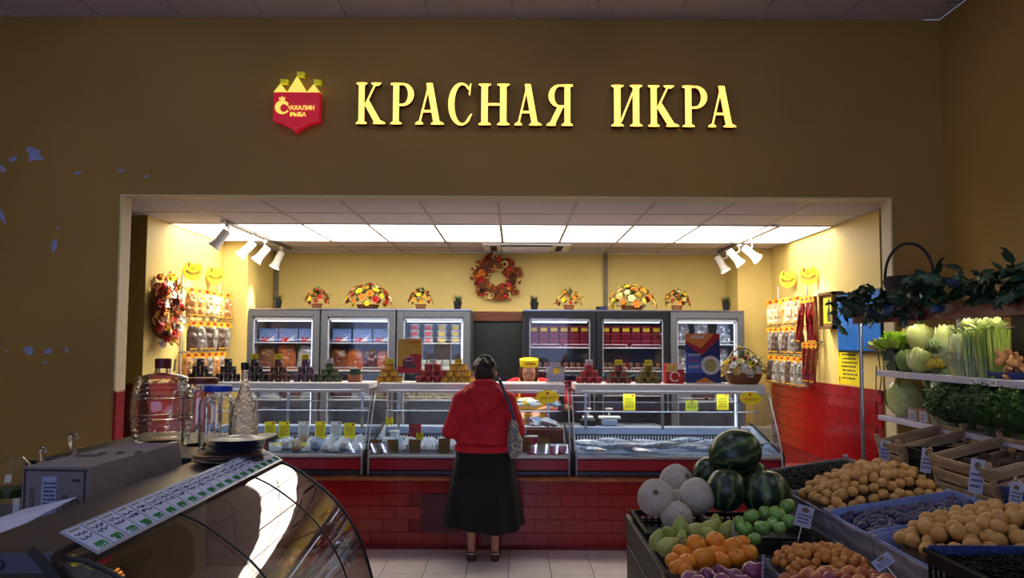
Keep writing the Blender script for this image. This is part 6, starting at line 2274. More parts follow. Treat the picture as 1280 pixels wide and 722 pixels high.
# raised row: dark berries, apricots, plums, apricots, black crate of berries
zr = .8155
c1 = crate('berry_crate', 'grey wooden crate of black berries at the far end of the raised row', X1, X1 + .54, 3.88, 4.46, zr, .10, M_slatg, 1, TL)
c2 = crate('apricot_crate', 'pale wooden crate heaped with apricots behind the plums', X1, X1 + .54, 3.40, 3.86, zr, .10, M_slatg, 1, TL)
c3 = crate('plum_crate', 'pale wooden crate of dark blue plums lined with blue paper', X1, X1 + .54, 2.98, 3.38, zr, .10, M_slatg, 1, TL, liner=M_blpaper)
c4 = crate('apricot_crate', 'pale wooden crate heaped with large apricots in front of the plums', X1, X1 + .54, 2.47, 2.96, zr, .10, M_slatg, 1, TL, liner=M_blpaper)
for c, l in ((c1, .58), (c2, .46), (c3, .40), (c4, .49)):
    mound(c, .54, l, .06, .12 if c is c2 else .10 if c is c4 else .015, M_bed)
og = lambda y, dz: Vector((X1 + .012, y + .012, zr + dz))
pile('apricot', 'apricot', 'yellow apricot in the heap behind the plum crate', 'apricots behind the plums', og(3.40, .085), 1, 1, .515, .435, .0225, .135, TL, 1, maxn=290)
pile('plum', 'plum', 'dark blue plum in the blue-lined crate', 'blue plums', og(2.98, .088), 1, 1, .515, .375, .0205, .012, TL, 2)
for k in range(3):
    ME['apricot3', k] = MB().add(dimpled(.0285, .93, .12, .05, 14, 10, .08, k)).mesh('apricot', M_apri, True)
pile('apricot3', 'apricot', 'large yellow apricot in the heap in front of the plum crate', 'apricots in front of the plums', og(2.47, .09), 1, 1, .515, .465, .027, .115, TL, 3)
# black berries: far too many to count
M_berry = mat('black_berry', (7, 7, 12), .6, var=.3, scale=60, spec=.04)
def berries(o, w, l, z, height, r, n, seed):
    rnd = random.Random(seed)
    mb = MB()
    ico = sphere(r, r, r, 6, 4)
    for k in range(n):
        u, v_ = rnd.uniform(-1, 1), rnd.uniform(-1, 1)
        hh = height * (1 - u * u) * (1 - v_ * v_) ** .6
        mb.add(ico, Matrix.Translation((.02 + (w - .04) * (u + 1) / 2, .02 + (l - .04) * (v_ + 1) / 2, z + hh + rnd.uniform(-.3, .6) * r)))
    tag(mb.build('berries', M_berry, o, True), 'loose heap of small black berries', None, None, 'stuff')
berries(c1, .54, .58, .088, .03, .0085, 1900, 4)
c5 = pcrate('black_berry_crate', 'black plastic crate with blue rim paper full of black berries in the near right corner', X1 - .09, X1 + .50, 1.92, 2.42, zr + .05, .16, M_bcrate)
MB().bb(.0, .59, .492, .498, .10, .17).build('blue_net_liner', mat('blue_net', (40, 62, 120), .7, var=.4, scale=80), c5)
berries(c5, .59, .5, .135, .02, .0095, 1900, 6)
mound(c5, .59, .5, .11, .02, M_berry)

# ---- front part of the stand
# melons in a black crate
mc = pcrate('melon_crate', 'black plastic crate holding pale melons', .585, .90, 3.52, 3.98, .7265, .085, M_bcrate)
MEL = MB().add(dimpled(.088, .97, .04, 0, 30, 20, .04, 2)).mesh('melon', M_melon, True)
mstem = MB().lathe([(.0, .0), (.010, .0), (.012, .004), (.006, .012), (0, .012)], 10).mesh('stem_scar', mat('melon_scar', (120, 104, 84), .8), True)
for k, (px, py, Y, s, lb) in enumerate(((820, 622, 3.58, .93, 'round pale melon at the left front of the black crate'), (845.5, 602, 3.82, .93, 'pale melon resting at the back of the black crate'), (871, 620, 3.60, .92, 'round pale melon at the right front of the black crate'), (846, 646, 3.52, .80, 'pale melon half hidden low in the front of the black crate'), (848, 628, 3.74, .72, 'pale melon wedged between the other melons'))):
    q = P(px, py, Y)
    o = thing('melon', lb, 'melon', q, (R(60), R(-20 + 25 * k), R(30 * k)), 'pale melons')
    l_ = link('rind', MEL, o)
    l_.scale = (s,) * 3
    link('stem_scar', mstem, o, (0, 0, .083 * s))
WML = MB().add(dimpled(.1, 1.0, .03, 0, 40, 26, .03, 5)).mesh('rind', M_wmel, True)
wst = MB().tube([(0, 0, 0), (.004, 0, .015), (.012, 0, .024)], .004, 6).mesh('stem', M_stem)
for k, (px, py, Y, s, rt, lb) in enumerate(((919, 565, 3.80, (1.08, 1.08, 1.26), (R(8), R(75), R(20)), 'long watermelon lying on top of the heap'), (907.5, 612, 3.62, (.89, .89, .95), (0, R(8), 0), 'round dark watermelon standing beside the melons'), (958, 617, 3.60, (1.06, 1.06, 1.06), (R(-6), R(10), 1), 'large striped watermelon at the right of the heap'), (886, 592, 3.86, (.78, .78, .8), (R(40), 0, 0), 'dark watermelon behind the pale melons'), (941, 600, 3.88, (.9, .9, .9), (R(30), R(40), 0), 'watermelon at the back beneath the top one'))):
    q = P(px, py, Y)
    o = thing('watermelon', lb, 'watermelon', q, rt, 'watermelons')
    a = link('rind', WML, o)
    a.scale = s
    link('stem', wst, o, (0, 0, .098 * s[2]))
wc = pcrate('watermelon_crate', 'black plastic crate under the watermelons', .915, 1.30, 3.50, 4.02, .7265, .07, M_bcrate)
# apples
AP = MB().add(dimpled(.034, .92, .22, 0, 20, 14, .03, 1)).mesh('skin', M_apple, True)
ast = MB().tube([(0, 0, 0), (.001, 0, .012), (.004, 0, .02)], .0016, 5).mesh('stem', M_stem)
pa = thing('apple', 'x', 'apple', (0, 0, 0), (0, 0, 0), 'green apples')
link('skin', AP, pa)
link('stem', ast, pa, (0, 0, .022))
PRF = [(0, -.036), (.016, -.035), (.029, -.024), (.034, -.006), (.031, .012), (.022, .028), (.014, .042), (.009, .050), (0, .052)]
pp_ = thing('pear', 'x', 'pear', (0, 0, 0), (0, 0, 0), 'green pears')
link('skin', MB().lathe(PRF, 18).mesh('skin', M_pear, True), pp_)
link('stem', ast, pp_, (0, 0, .05))
pmn = thing('mandarin', 'x', 'mandarin', (0, 0, 0), (0, 0, 0), 'mandarins')
link('peel', MB().add(dimpled(.036, .86, .12, 0, 20, 14, .05, 3)).mesh('peel', M_mand, True), pmn)
link('stem_button', MB().ball((0, 0, .0285), (.004, .004, .002), 8, 5).mesh('stem_button', M_leafg), pmn)
used = set()
def put(proto, px, py, Y, s, label, rt):
    o = proto if proto.name not in used else clone(proto)
    used.add(proto.name)
    o.location = P(px, py, Y)
    o.rotation_euler = rt
    o.scale = (s,) * 3
    o['label'] = label
    return o
W_ = ('front left', 'front middle', 'front right', 'back left', 'back middle', 'back right', 'top', 'far right', 'far left')
apl = [(939, 645, 3.38, 1.0), (931, 661, 3.28, 1.0), (953, 659, 3.26, .98), (957, 641, 3.42, .95), (971, 642, 3.36, 1.05), (984, 632, 3.42, 1.0), (986, 651, 3.30, .85), (974, 659, 3.24, .8), (943, 673, 3.2, .8), (924, 652, 3.38, .8), (966, 655, 3.32, .9)]
al = ['large green apple left of centre on top of the apple heap', 'green apple at the lower left of the apple heap', 'green apple at the lower middle of the apple heap', 'green apple at the back middle of the apple heap', 'green apple in the middle of the apple heap', 'green apple at the upper right, against the price tag', 'small green apple below the price tag', 'small green apple low at the right of the heap', 'green apple half hidden at the bottom of the heap', 'small green apple at the left edge of the heap', 'green apple showing between the others']
for k, (x, y, Y, s) in enumerate(apl):
    put(pa, x, y, Y, s, al[k], (random.uniform(-.7, .4), random.uniform(-.6, .6), k))
prl = [(822, 676, 3.16, 1.0, (.3, .2, 0)), (834, 683, 3.10, 1.05, (.9, .5, 1)), (851, 661, 3.28, 1.1, (.2, 0, 0)), (852, 676, 3.18, .85, (-.1, .2, 0)), (836, 668, 3.24, .9, (.5, -.6, 0)), (870, 664, 3.26, 1.05, (.2, 1.2, .6)), (887, 660, 3.30, 1.0, (.3, .9, .4)), (894, 656, 3.36, .9, (-.1, .1, 0)), (907, 664, 3.28, 1.0, (.1, .5, 0)), (884, 668, 3.24, .9, (.9, 1.1, 0))]
pl_l = ['pear at the far left of the pear heap', 'pear lying at the lower left of the pear heap', 'large upright pear on top of the heap', 'small pear with its neck up above the mandarins', 'pear leaning behind the left ones', 'pear lying on its side in the middle', 'pear lying right of the middle', 'upright pear at the back', 'pear at the right end beside the tag', 'pear half hidden behind the mandarins']
for k, (x, y, Y, s, rt) in enumerate(prl):
    put(pp_, x, y, Y, s, pl_l[k], rt)
ml = [(871, 680, 3.02, 1.08), (894, 675, 3.04, 1.0), (915, 683, 3.0, 1.12), (878, 699, 2.92, 1.18), (852, 690, 2.98, .95), (859, 702, 2.90, .9), (891, 691, 2.98, .95), (903, 700, 2.92, .95), (921, 696, 2.94, .95), (935, 690, 2.98, 1.0), (928, 677, 3.04, .8), (841, 700, 2.93, .8), (846, 708, 2.87, .8), (858, 714, 2.84, .75), (862, 692, 2.99, .75), (905, 688, 3.0, .8)]
mll = ['large mandarin at the upper left of the basket', 'mandarin at the top of the basket', 'large mandarin right of the top', 'big mandarin with its button showing at the front', 'mandarin at the left of the basket', 'mandarin low at the left front', 'small mandarin in the middle', 'mandarin lying at the front right of centre', 'mandarin lying at the right front', 'mandarin at the right edge of the basket', 'small mandarin at the back right', 'small mandarin at the far left edge', 'small mandarin at the lower left corner', 'small mandarin at the very front', 'small mandarin tucked behind the big one', 'small mandarin tucked below the top ones']
for k, (x, y, Y, s) in enumerate(ml):
    put(pmn, x, y, Y, s, mll[k], (R(55) if k == 3 else random.uniform(-.5, .8), random.uniform(-.6, .6), k))
# baskets and low crates they lie in
M_bsk = striped('pale_wicker', (140, 122, 104), (96, 82, 70), 70, 'Z', 3, .7)
def tray(px, py, Y, rx, ry, h, label, z=.7265):
    q = P(px, py, Y)
    o = thing('wicker_tray', label, 'basket', (q.x, Y, z), (0, 0, 0), 'wicker trays on the stand')
    v, f = lathe([(.86, 0), (1, h * 1.0), (1.03, h), (.97, h), (.84, .008), (0, .008)], 30)
    MB().add((v, f), Matrix.Diagonal((rx, ry, 1, 1))).build('bowl', M_bsk, o, True)
    rm = [(math.cos(2 * PI * i / 30) * rx * 1.02, math.sin(2 * PI * i / 30) * ry * 1.02, h) for i in range(31)]
    MB().tube(rm, .007, 6, False).build('woven_rim', M_bsk, o, True)
    return o
tray(888, 690, 2.96, .165, .14, .055, 'wicker tray holding the mandarins')
crate('pear_crate', 'low dark crate under the pears', .60, .93, 3.10, 3.42, .7265, .055, M_stand, 1)
crate('apple_crate', 'low dark crate under the apples', .94, 1.29, 3.14, 3.48, .7265, .055, M_stand, 1)
# small apricots, nectarines, red plums and onions in the near crates
f1 = crate('small_apricot_crate', 'low grey crate of small orange apricots in front of the apples', .96, 1.30, 2.84, 3.12, .7265, .06, M_slatg, 1)
mound(f1, .34, .28, .05, .075, M_bed)
pile('apricot2', 'apricot', 'small orange apricot in the heap in front of the apples', 'small orange apricots', (.97, 2.85, .7265 + .07), 1, 1, .32, .26, .0185, .085, 0, 11)
f2 = crate('nectarine_crate', 'grey crate of nectarines and red plums at the lower right', .90, 1.30, 2.44, 2.82, .7265, .07, M_slatg, 1)
mound(f2, .40, .38, .06, .045, M_bed)
pile('nectarine', 'nectarine', {'nectarine': 'orange and red nectarine in the near crate', 'red_plum': 'red plum among the nectarines in the near crate'}, 'nectarines and red plums', (.91, 2.45, .7265 + .085), 1, 1, .38, .36, .0245, .055, 0, 12, mix=['nectarine'] * 5 + ['red_plum'])
ONI = MB().lathe([(0, -.034), (.012, -.034), (.030, -.024), (.038, 0), (.032, .020), (.014, .032), (.006, .046), (0, .050)], 18).mesh('red_onion', fruit_mat('red_onion_skin', (110, 40, 76), (140, 66, 100), .3, 18, coat=.3), True)
for k, (x, y, Y, s) in enumerate(((862, 716, 2.72, .95), (884, 712, 2.72, .95), (900, 708, 2.74, .9), (918, 714, 2.70, 1.0), (940, 706, 2.76, 1.1), (874, 722, 2.66, 1.0), (902, 720, 2.66, 1.0), (930, 722, 2.64, 1.0))):
    one('red_onion', ONI, 'purple red onion, %s from the left in front of the mandarins' % ('first', 'third', 'fifth', 'sixth', 'eighth', 'second', 'fourth', 'seventh')[k], 'onion', P(x, y + 9, Y), (random.uniform(-1, 1), random.uniform(-1, 1), k), 'red onions', s * .9)
tray(900, 722, 2.68, .17, .1, .05, 'wicker tray holding the red onions')
# price tags on sticks
M_tagw = mat('stand_tag', (176, 178, 198), .6, var=.03)
def stag(px, py, Y, wpx, hpx, label, rt=(0, 0, 0), z0=.73):
    q = P(px, py, Y)
    s = Y / 1000
    o = thing('price_tag', label, 'price tag', q, rt, 'tags on the fruit stand')
    w, h = wpx * s, hpx * s
    MB().bb(-w / 2, w / 2, -.001, .001, -h / 2, h / 2).build('card', M_tagw, o)
    link('picture_print', MB().prism(arc(0, 0, w * .22, h * .12, 0, 340, 14), .0006).mesh('picture_print', mat('tag_brown', (110, 92, 60), .6)), o, (0, -.001, h * .3), FRONT)
    link('handwriting', scribble(w * .8, h * .5, 3, M_biro, int(px)).mesh('handwriting', M_biro), o, (0, -.001, -h * .12), FRONT)
    MB().tube([(0, .003, -h / 2), (0, .003, -h / 2 - .06)], .002, 5).build('stick', M_paper, o)
stag(1005, 645, 3.22, 20, 26, 'blue-inked price tag between the apples and the apricot crate', (0, R(14), R(-10)))
stag(917, 668, 3.12, 9, 26, 'narrow price tag seen almost edge on between pears and apples', (0, R(4), R(65)))
stag(1104, 702, 2.52, 24, 14, 'tilted price tag at the near edge of the nectarine crate', (0, R(-38), R(-20)))
stag(954, 708, 2.70, 9, 28, 'dark narrow tag standing among the red onions', (0, R(8), R(60)))

# ================================================================= RIGHT WALL SHELVES
XS, XE = 2.30, 2.82
shf = thing('vegetable_shelving', 'white metal vegetable shelves along the right wall', 'shelving', (2.5, 4.0, 0))
M_shelf = mat('lilac_white_shelf', (196, 190, 212), .4, var=.04)
M_plank = mat('red_brown_board', (116, 40, 36), .45, var=.12, scale=6)
ZS1, ZS2, ZPL = 1.462, 1.182, 1.785
def VB(n, m, x0, x1, y0, y1, z0, z1, b=.002, par=None):
    return MB().bb(x0 - 2.5, x1 - 2.5, y0 - 4.0, y1 - 4.0, z0, z1, b).build(n, m, par or shf)
VB('upper_shelf', M_shelf, XS, XE, 2.7, 5.1, ZS1 - .035, ZS1)
VB('lower_shelf', M_shelf, XS, XE, 2.7, 5.1, ZS2 - .03, ZS2)
VB('top_board', M_plank, XS - .1, XE, 2.7, 5.18, ZPL, ZPL + .02)
VB('front_fascia', M_plank, XS - .112, XS - .1, 2.7, 4.35, ZPL - .03, ZPL + .055)
VB('front_fascia', M_plank, XS - .112, XS - .1, 4.36, 5.18, ZPL - .03, ZPL + .045)
VB('back_panel', mat('dark_back_panel', (38, 30, 26), .7), XE, XE + .02, 2.7, 4.55, .2, ZPL)
VB('brown_post', M_brownwood, XE - .12, XE, 4.62, 4.72, 0, ZPL)
VB('rear_post', M_shelf, XE - .04, XE, 5.0, 5.04, 0, ZPL)
MB().tube([(XS - .07 - 2.5, 5.16 - 4, 0), (XS - .07 - 2.5, 5.16 - 4, ZPL)], .012, 10).build('steel_pole', M_chrome, shf, True)
lampm = mat('shelf_tube', (255, 252, 232), .4, emit=26.0, emitc=(255, 248, 215), var=0)  # tube out of sight behind the fascia, assumed from the glow on the celery
lp = VB('lamp_housing', M_white, XS + .02, XS + .06, 2.75, 5.1, ZPL - .008, ZPL - .001)
MB().tube([(XS + .04 - 2.5, 2.78 - 4, ZPL - .014), (XS + .04 - 2.5, 5.08 - 4, ZPL - .014)], .006, 8).build('lamp_tube', lampm, lp, True)
def XY(px, X):
    """distance at which the plane x = X shows at photo column px"""
    Y = 4.0
    for _ in range(10):
        Y = Y * X / P(px, 450, Y).x
    return Y
for k, px in enumerate((1134, 1215, 1240)):
    Y = XY(px, XS - .004)
    o = thing('shelf_tag', 'small price tag on the upper shelf edge, %s' % ('under the lettuce', 'under the celery', 'by the ginger')[k], 'price tag', (XS - .003, Y, ZS1 - .017), ONRIGHT, 'shelf edge tags')
    MB().bb(-.03, .03, -.016, .016, 0, .002).build('card', M_paper, o)
    link('writing', scribble(.045, .02, 2, M_ink, k).mesh('writing', M_ink), o, (0, 0, .002))

# vegetables on the upper shelf
M_lett = fruit_mat('lettuce_leaf', (140, 190, 44), (200, 220, 90), .5, 12)
M_cabb = fruit_mat('cabbage_leaf', (176, 190, 96), (214, 218, 150), .4, 10, coat=.5)
M_cabd = fruit_mat('savoy_leaf', (92, 122, 60), (130, 150, 84), .5, 10)
M_cauli = fruit_mat('yellow_cauliflower', (196, 170, 50), (160, 140, 40), .7, 60, bump=.6, bscale=60)
M_napa = fruit_mat('napa_leaf', (214, 220, 170), (176, 196, 92), .4, 8, coat=.6)
M_cel = fruit_mat('celery_stalk', (160, 196, 60), (196, 216, 110), .35, 8, coat=.4)


def cabbage(r, m, seed, name='cabbage', n=15):
    """ball of overlapping wrapped leaves with wavy rims"""
    mb = MB()
    rnd = random.Random(seed)
    mb.ball((0, 0, r * .92), r * .86, 20, 14)
    for k in range(n):
        a = k * 2.4
        t0 = R(-70)
        w = rnd.uniform(.7, 1.05)
        top = R(rnd.uniform(25, 72))
        v, f = [], []
        for j in range(8):
            el = t0 + (top - t0) * j / 7
            for i in range(8):
                az = a + (i / 7 - .5) * 2 * w * (1.15 - .3 * (j / 7) ** 2)
                rr = r * (.92 + .035 * (k % 4) + (.16 * (j / 7) ** 3) + .03 * abs(i / 7 - .5)) * (1 + .035 * math.sin(i * 2.2 + j + k) * (j / 7))
                v.append((rr * math.cos(el) * math.cos(az), rr * math.cos(el) * math.sin(az), r * .92 + rr * math.sin(el)))
        for j in range(7):
            for i in range(7):
                q = j * 8 + i
                f.append((q, q + 1, q + 9, q + 8))
        mb.add((v, f))
    return mb.mesh(name, m, True)


def frilly(r, m, seed, n=26, h=1.0):
    mb = MB()
    rnd = random.Random(seed)
    for k in range(n):
        a = rnd.uniform(0, 6.283)
        el = R(rnd.uniform(25, 85))
        L_ = r * rnd.uniform(.8, 1.2)
        d = Vector((math.cos(a) * math.cos(el), math.sin(a) * math.cos(el), math.sin(el) * h))
        t = Vector((-math.sin(a), math.cos(a), 0))
        nn = d.cross(t)
        v, f = [], []
        for j in range(6):
            for i in range(7):
                u, w = i / 6 - .5, j / 5
                ww = r * .75 * (.25 + .9 * w)
                p = d * L_ * w + t * u * ww + nn * (math.sin(u * 18 + k) * .05 * r * w * 1.6 + u * u * .3 * r)
                v.append(p)
        for j in range(5):
            for i in range(6):
                q = j * 7 + i
                f.append((q, q + 1, q + 8, q + 7))
        mb.add((v, f))
    return mb.mesh('leaves', m, True)


def veg(name, me, label, cat, px, X, z, rz=0.0, s=1.0, grp=None, dz=0.0, rt=None):
    Y = XY(px, X)
    return one(name, me, label, cat, (X, Y, z + dz), rt or (0, 0, rz), grp, s)
# lettuce in its dark green box
Y = XY(1111, 2.36) - .04
lb_ = thing('green_lettuce_box', 'dark green box holding leaf lettuce on the upper shelf', 'box', (2.42, Y, ZS1))
MB().add(lathe([(.09, 0), (.105, .07), (.135, .14), (.128, .14), (.10, .07), (.085, .006), (0, .006)], 4), Matrix.Rotation(R(45), 4, 'Z')).build('box', mat('dark_green_card', (24, 50, 34), .5), lb_)
link('box_print', scribble(.1, .03, 2, M_slat, 3).mesh('box_print', MATS['lettuce_leaf']), lb_, (-.105, .0, .05), (R(80), 0, R(-90)))
ltl = frilly(.15, M_lett, 1, 34, .85)
one('leaf_lettuce', ltl, 'bright green leaf lettuce standing in the dark green box', 'lettuce', (2.38, Y, ZS1 + .10))
one('leaf_lettuce', frilly(.10, mat('pinkish_lettuce', (188, 170, 120), .5, var=.3), 8, 18, .8), 'paler pinkish lettuce at the left side of the dark green box', 'lettuce', (2.33, Y + .08, ZS1 + .11), (0, 0, 1))
cb1, cb2, cb3 = cabbage(.075, M_cabb, 3), cabbage(.075, M_cabd, 5), cabbage(.082, M_cabb, 7)
veg('cabbage', cb2, 'wrapped green cabbage at the left front of the upper shelf', 'cabbage', 1134, 2.38, ZS1, 0, .9)
veg('cabbage', cb1, 'wrapped pale cabbage beside the cauliflower on the upper shelf', 'cabbage', 1152, 2.38, ZS1, 1, 1.0)
veg('cabbage', cb3, 'shiny wrapped cabbage lying on top of the two others', 'cabbage', 1154, 2.44, ZS1, 2, 1.0, None, .125)
veg('cabbage', cabbage(.07, mat('yellow_leaf', (176, 166, 70), .5, var=.2), 9), 'yellowish cabbage at the back under the ivy', 'cabbage', 1142, 2.52, ZS1, 2, 1.0, None, .14)
def cauli(m, seed):
    mb = MB()
    rnd = random.Random(seed)
    for k in range(60):
        t = (k + .5) / 60
        a, el = k * 2.4, math.asin(t)
        mb.ball((math.cos(a) * math.cos(el) * .045, math.sin(a) * math.cos(el) * .045, .04 + math.sin(el) * .045), .014, 8, 6)
    return mb.mesh('curds', m, True)
for k, (px, z, m, lb) in enumerate(((1172, 0, M_cauli, 'yellow cauliflower in its leaves on the upper shelf'), (1171, .105, M_cabd, 'green cauliflower above the yellow one'))):
    o = thing('cauliflower', lb, 'cauliflower', (2.37, XY(px, 2.37), ZS1 + z))
    link('curds', cauli(m, k), o)
    link('leaves', frilly(.07, M_cabd, 30 + k, 12, .6), o)
# napa cabbages and celery standing upright in clear wraps
def napa(h, r, seed):
    mb = MB()
    rnd = random.Random(seed)
    mb.lathe([(r * .55, 0), (r * .8, h * .15), (r * .9, h * .5), (r * .7, h * .85), (0, h * .97)], 18)
    for k in range(16):
        a = k * 2.4
        v, f = [], []
        top = rnd.uniform(.75, 1.02)
        for j in range(9):
            t = j / 8 * top
            rr = r * (.62 + .42 * math.sin(PI * min(1, t * .8 + .12))) * (1 + .05 * rnd.random())
            for i in range(6):
                az = a + (i / 5 - .5) * 1.5
                v.append((rr * math.cos(az), rr * math.sin(az), h * t + .012 * math.sin(i * 3 + k) * (t > .6)))
        for j in range(8):
            for i in range(5):
                q = j * 6 + i
                f.append((q, q + 1, q + 7, q + 6))
        mb.add((v, f))
    return mb.mesh('napa_cabbage', M_napa, True)
nm = napa(.27, .062, 2)
for k, (px, X, s) in enumerate(((1183, 2.42, 1.0), (1199, 2.38, .82))):
    o = thing('napa_cabbage', ('tall wrapped napa cabbage beside the cauliflower', 'shorter wrapped napa cabbage next to the celery')[k], 'cabbage', (X, XY(px, X), ZS1))
    link('head', nm, o).scale = (s,) * 3
    MB().lathe([(.045 * s, .0), (.068 * s, .06 * s), (.072 * s, .15 * s), (.073 * s, .151 * s), (.067 * s, .06 * s)], 20).build('clear_wrap', glass('wrap', (.95, .96, .95), 1.6, .12, .8, 40), o, True)
def celery(seed):
    mb = MB()
    rnd = random.Random(seed)
    for k in range(17):
        a, rr = k * 2.4, .036 * math.sqrt((k + .5) / 17)
        b = Vector((math.cos(a) * rr * .8, math.sin(a) * rr * .8, 0))
        e = Vector((math.cos(a) * rr * 1.5, math.sin(a) * rr * 1.5, .25 + rnd.uniform(-.02, .02)))
        mb.tube([b, (b + e) / 2 + Vector((0, 0, .0)), e], [.009, .009, .006], 6)
    return mb
cl = celery(1).mesh('stalks', M_cel, True)
ct3 = leafy(60, (.05, .05), .03, .05, .014, 5).mesh('leaf_tops', mat('pale_leaf', (214, 224, 160), .5, var=.2))
sw = MB().lathe([(.05, 0), (.052, .08), (.05, .1)], 16).mesh('bag_foot', glass('bag_film', (.85, .87, .95), 2.2, .15, .8, 40), True)
for k, (px, X) in enumerate(((1208, 2.47), (1216, 2.38), (1226, 2.46), (1233, 2.38), (1243, 2.44), (1248, 2.38))):
    o = thing('celery_bunch', 'upright celery bunch, %s from the napa cabbages' % ('first', 'second', 'third', 'fourth', 'fifth', 'sixth')[k], 'celery', (X, XY(px, X), ZS1), (0, R(random.uniform(-3, 3)), k), 'celery bunches')
    link('stalks', cl, o)
    link('leaf_tops', ct3, o, (0, 0, .235))
    if k in (1, 3):
        link('bag_foot', sw, o)
# ginger in a blue tray, dark basket behind
Y = XY(1268, 2.42)
gt = thing('blue_tray', 'blue plastic tray of ginger roots on the upper shelf', 'tray', (2.42, Y, ZS1))
MB().add(lathe([(.09, 0), (.125, .035), (.13, .035), (.095, -.0005 + .004), (0, .004)], 4), Matrix.Rotation(R(45), 4, 'Z')).build('tray', M_blcrate, gt)
M_ging = fruit_mat('ginger_skin', (196, 142, 92), (170, 116, 70), .6, 20, bump=.3, bscale=60)
def ginger(seed):
    rnd = random.Random(seed)
    pr_ = [('c', (-.03, 0, .02), (.035, .005, .022), .018, .017)]
    for k in range(4):
        x = rnd.uniform(-.03, .03)
        pr_.append(('c', (x, 0, .022), (x + rnd.uniform(-.02, .02), rnd.uniform(-.03, .03), .03 + rnd.uniform(.01, .045)), .014, .012))
    me = organic(pr_, .006, 2)
    me.materials.append(M_ging)
    return me
gm = [ginger(k) for k in range(3)]
for k, (dx, dy, dz) in enumerate(((-.05, .06, .01), (-.05, -.02, .01), (.0, .02, .05), (-.03, -.05, .05), (.02, .08, .02), (-.02, .05, .06), (-.04, .0, .085), (.03, -.04, .02))):
    one('ginger_root', gm[k % 3], 'knobbly ginger root, %s in the blue tray' % ('left front', 'right front', 'middle', 'right upper', 'back left', 'left upper', 'topmost', 'back right')[k], 'ginger', (2.42 + dx, Y + dy, ZS1 + dz), (random.uniform(-.4, .4), random.uniform(-.9, .9), k), 'ginger roots')

# lower shelf: cabbages, small cartons, herbs
big_c = cabbage(.115, M_cabb, 21, n=18)
Yc = XY(1123, 2.42)
one('cabbage', big_c, 'big pale cabbage at the front end of the lower shelf', 'cabbage', (2.43, Yc - .05, ZS2), (0, 0, 0), None, .95)
gc = cabbage(.10, fruit_mat('smooth_green_cabbage', (130, 150, 100), (160, 174, 128), .4, 8), 23, n=10)
Y2 = XY(1156, 2.58)
one('cabbage', gc, 'smooth green cabbage behind the small cartons on the lower shelf', 'cabbage', (2.60, Y2, ZS2), (0, 0, 1), None, .95)
one('cabbage', gc, 'upper smooth green cabbage close under the upper shelf', 'cabbage', (2.62, Y2 - .02, ZS2 + .165), (0, 0, 2), None, .6)
for k, px in enumerate((1145, 1159)):
    Y = XY(px, 2.36)
    o = thing('small_carton', ('left', 'right')[k] + ' of two small brown cartons on the lower shelf', 'box', (2.38, Y, ZS2), (0, 0, 0))
    MB().box((0, 0, .035), (.1, .12, .07), .003).build('carton', mat('kraft_small', (150, 112, 84), .7), o)
    l_ = MB().bb(-.052, -.05, -.04, .04, .005, .06).build('label', M_tagw, o)
    link('writing', scribble(.06, .04, 3, M_ink, k).mesh('writing', M_ink), l_, (-.0525, 0, .032), ONRIGHT)
M_herb = fruit_mat('parsley_leaf', (46, 84, 32), (84, 120, 48), .5, 30)
M_dill = fruit_mat('dill_leaf', (34, 66, 28), (56, 92, 40), .6, 30)
def herbs(seed, n, rx, ry, rz, m, leaf=.018, stem=True):
    rnd = random.Random(seed)
    mb = MB()
    for k in range(n):
        a, el = rnd.uniform(0, 6.283), math.asin(rnd.uniform(-.35, 1))
        q = rnd.uniform(.72, 1.05)
        c = Vector((math.cos(a) * math.cos(el) * rx * q, math.sin(a) * math.cos(el) * ry * q, math.sin(el) * rz * q))
        for j in range(3):
            d = Vector((rnd.uniform(-1, 1), rnd.uniform(-1, 1), rnd.uniform(-.3, 1))).normalized()
            t = d.cross(Vector((rnd.uniform(-1, 1), rnd.uniform(-1, 1), 1))).normalized()
            l = leaf * rnd.uniform(.7, 1.3)
            mb.add(([c, c + d * l * .5 + t * l * .45, c + d * l, c + d * l * .5 - t * l * .45], [(0, 1, 2, 3)]))
    return mb.mesh('leaves', m)
hb1 = herbs(1, 900, .14, .17, .13, M_herb)
hb2 = herbs(2, 1300, .15, .19, .12, M_dill, .011)
hst = MB()
for k in range(26):
    a = k * 2.4
    r_ = .02 * math.sqrt(k / 26)
    hst.tube([(math.cos(a) * r_ * .7, math.sin(a) * r_ * .7, -.13), (math.cos(a) * r_ * 1.2, math.sin(a) * r_ * 1.2, -.05), (math.cos(a) * r_ * 4, math.sin(a) * r_ * 4, .05)], .0022, 4)
hsm = hst.mesh('stems', mat('herb_stem', (92, 120, 60), .6))
core = MB().ball((0, 0, 0), (.11, .14, .09), 14, 10).mesh('inner_leaves', M_dill, True)
for k, (px, X, me, lb, s) in enumerate(((1192, 2.36, hb1, 'leafy parsley bunch at the left of the herbs', .95), (1212, 2.38, hb2, 'dark feathery dill bunch beside the parsley', 1.0), (1238, 2.34, hb2, 'dark dill bunch hanging over the lower shelf edge', 1.05), (1262, 2.40, hb2, 'dill bunch at the back near the second parsley', 1.0), (1278, 2.34, hb1, 'parsley bunch at the right edge of the picture', 1.0))):
    o = thing('herb_bunch', lb, 'herbs', (X, XY(px, X), ZS2 + .125 * s), (0, R(-12), k), 'herb bunches')
    link('leaves', me, o).scale = (s,) * 3
    link('inner_leaves', core, o)
    link('stems', hsm, o)
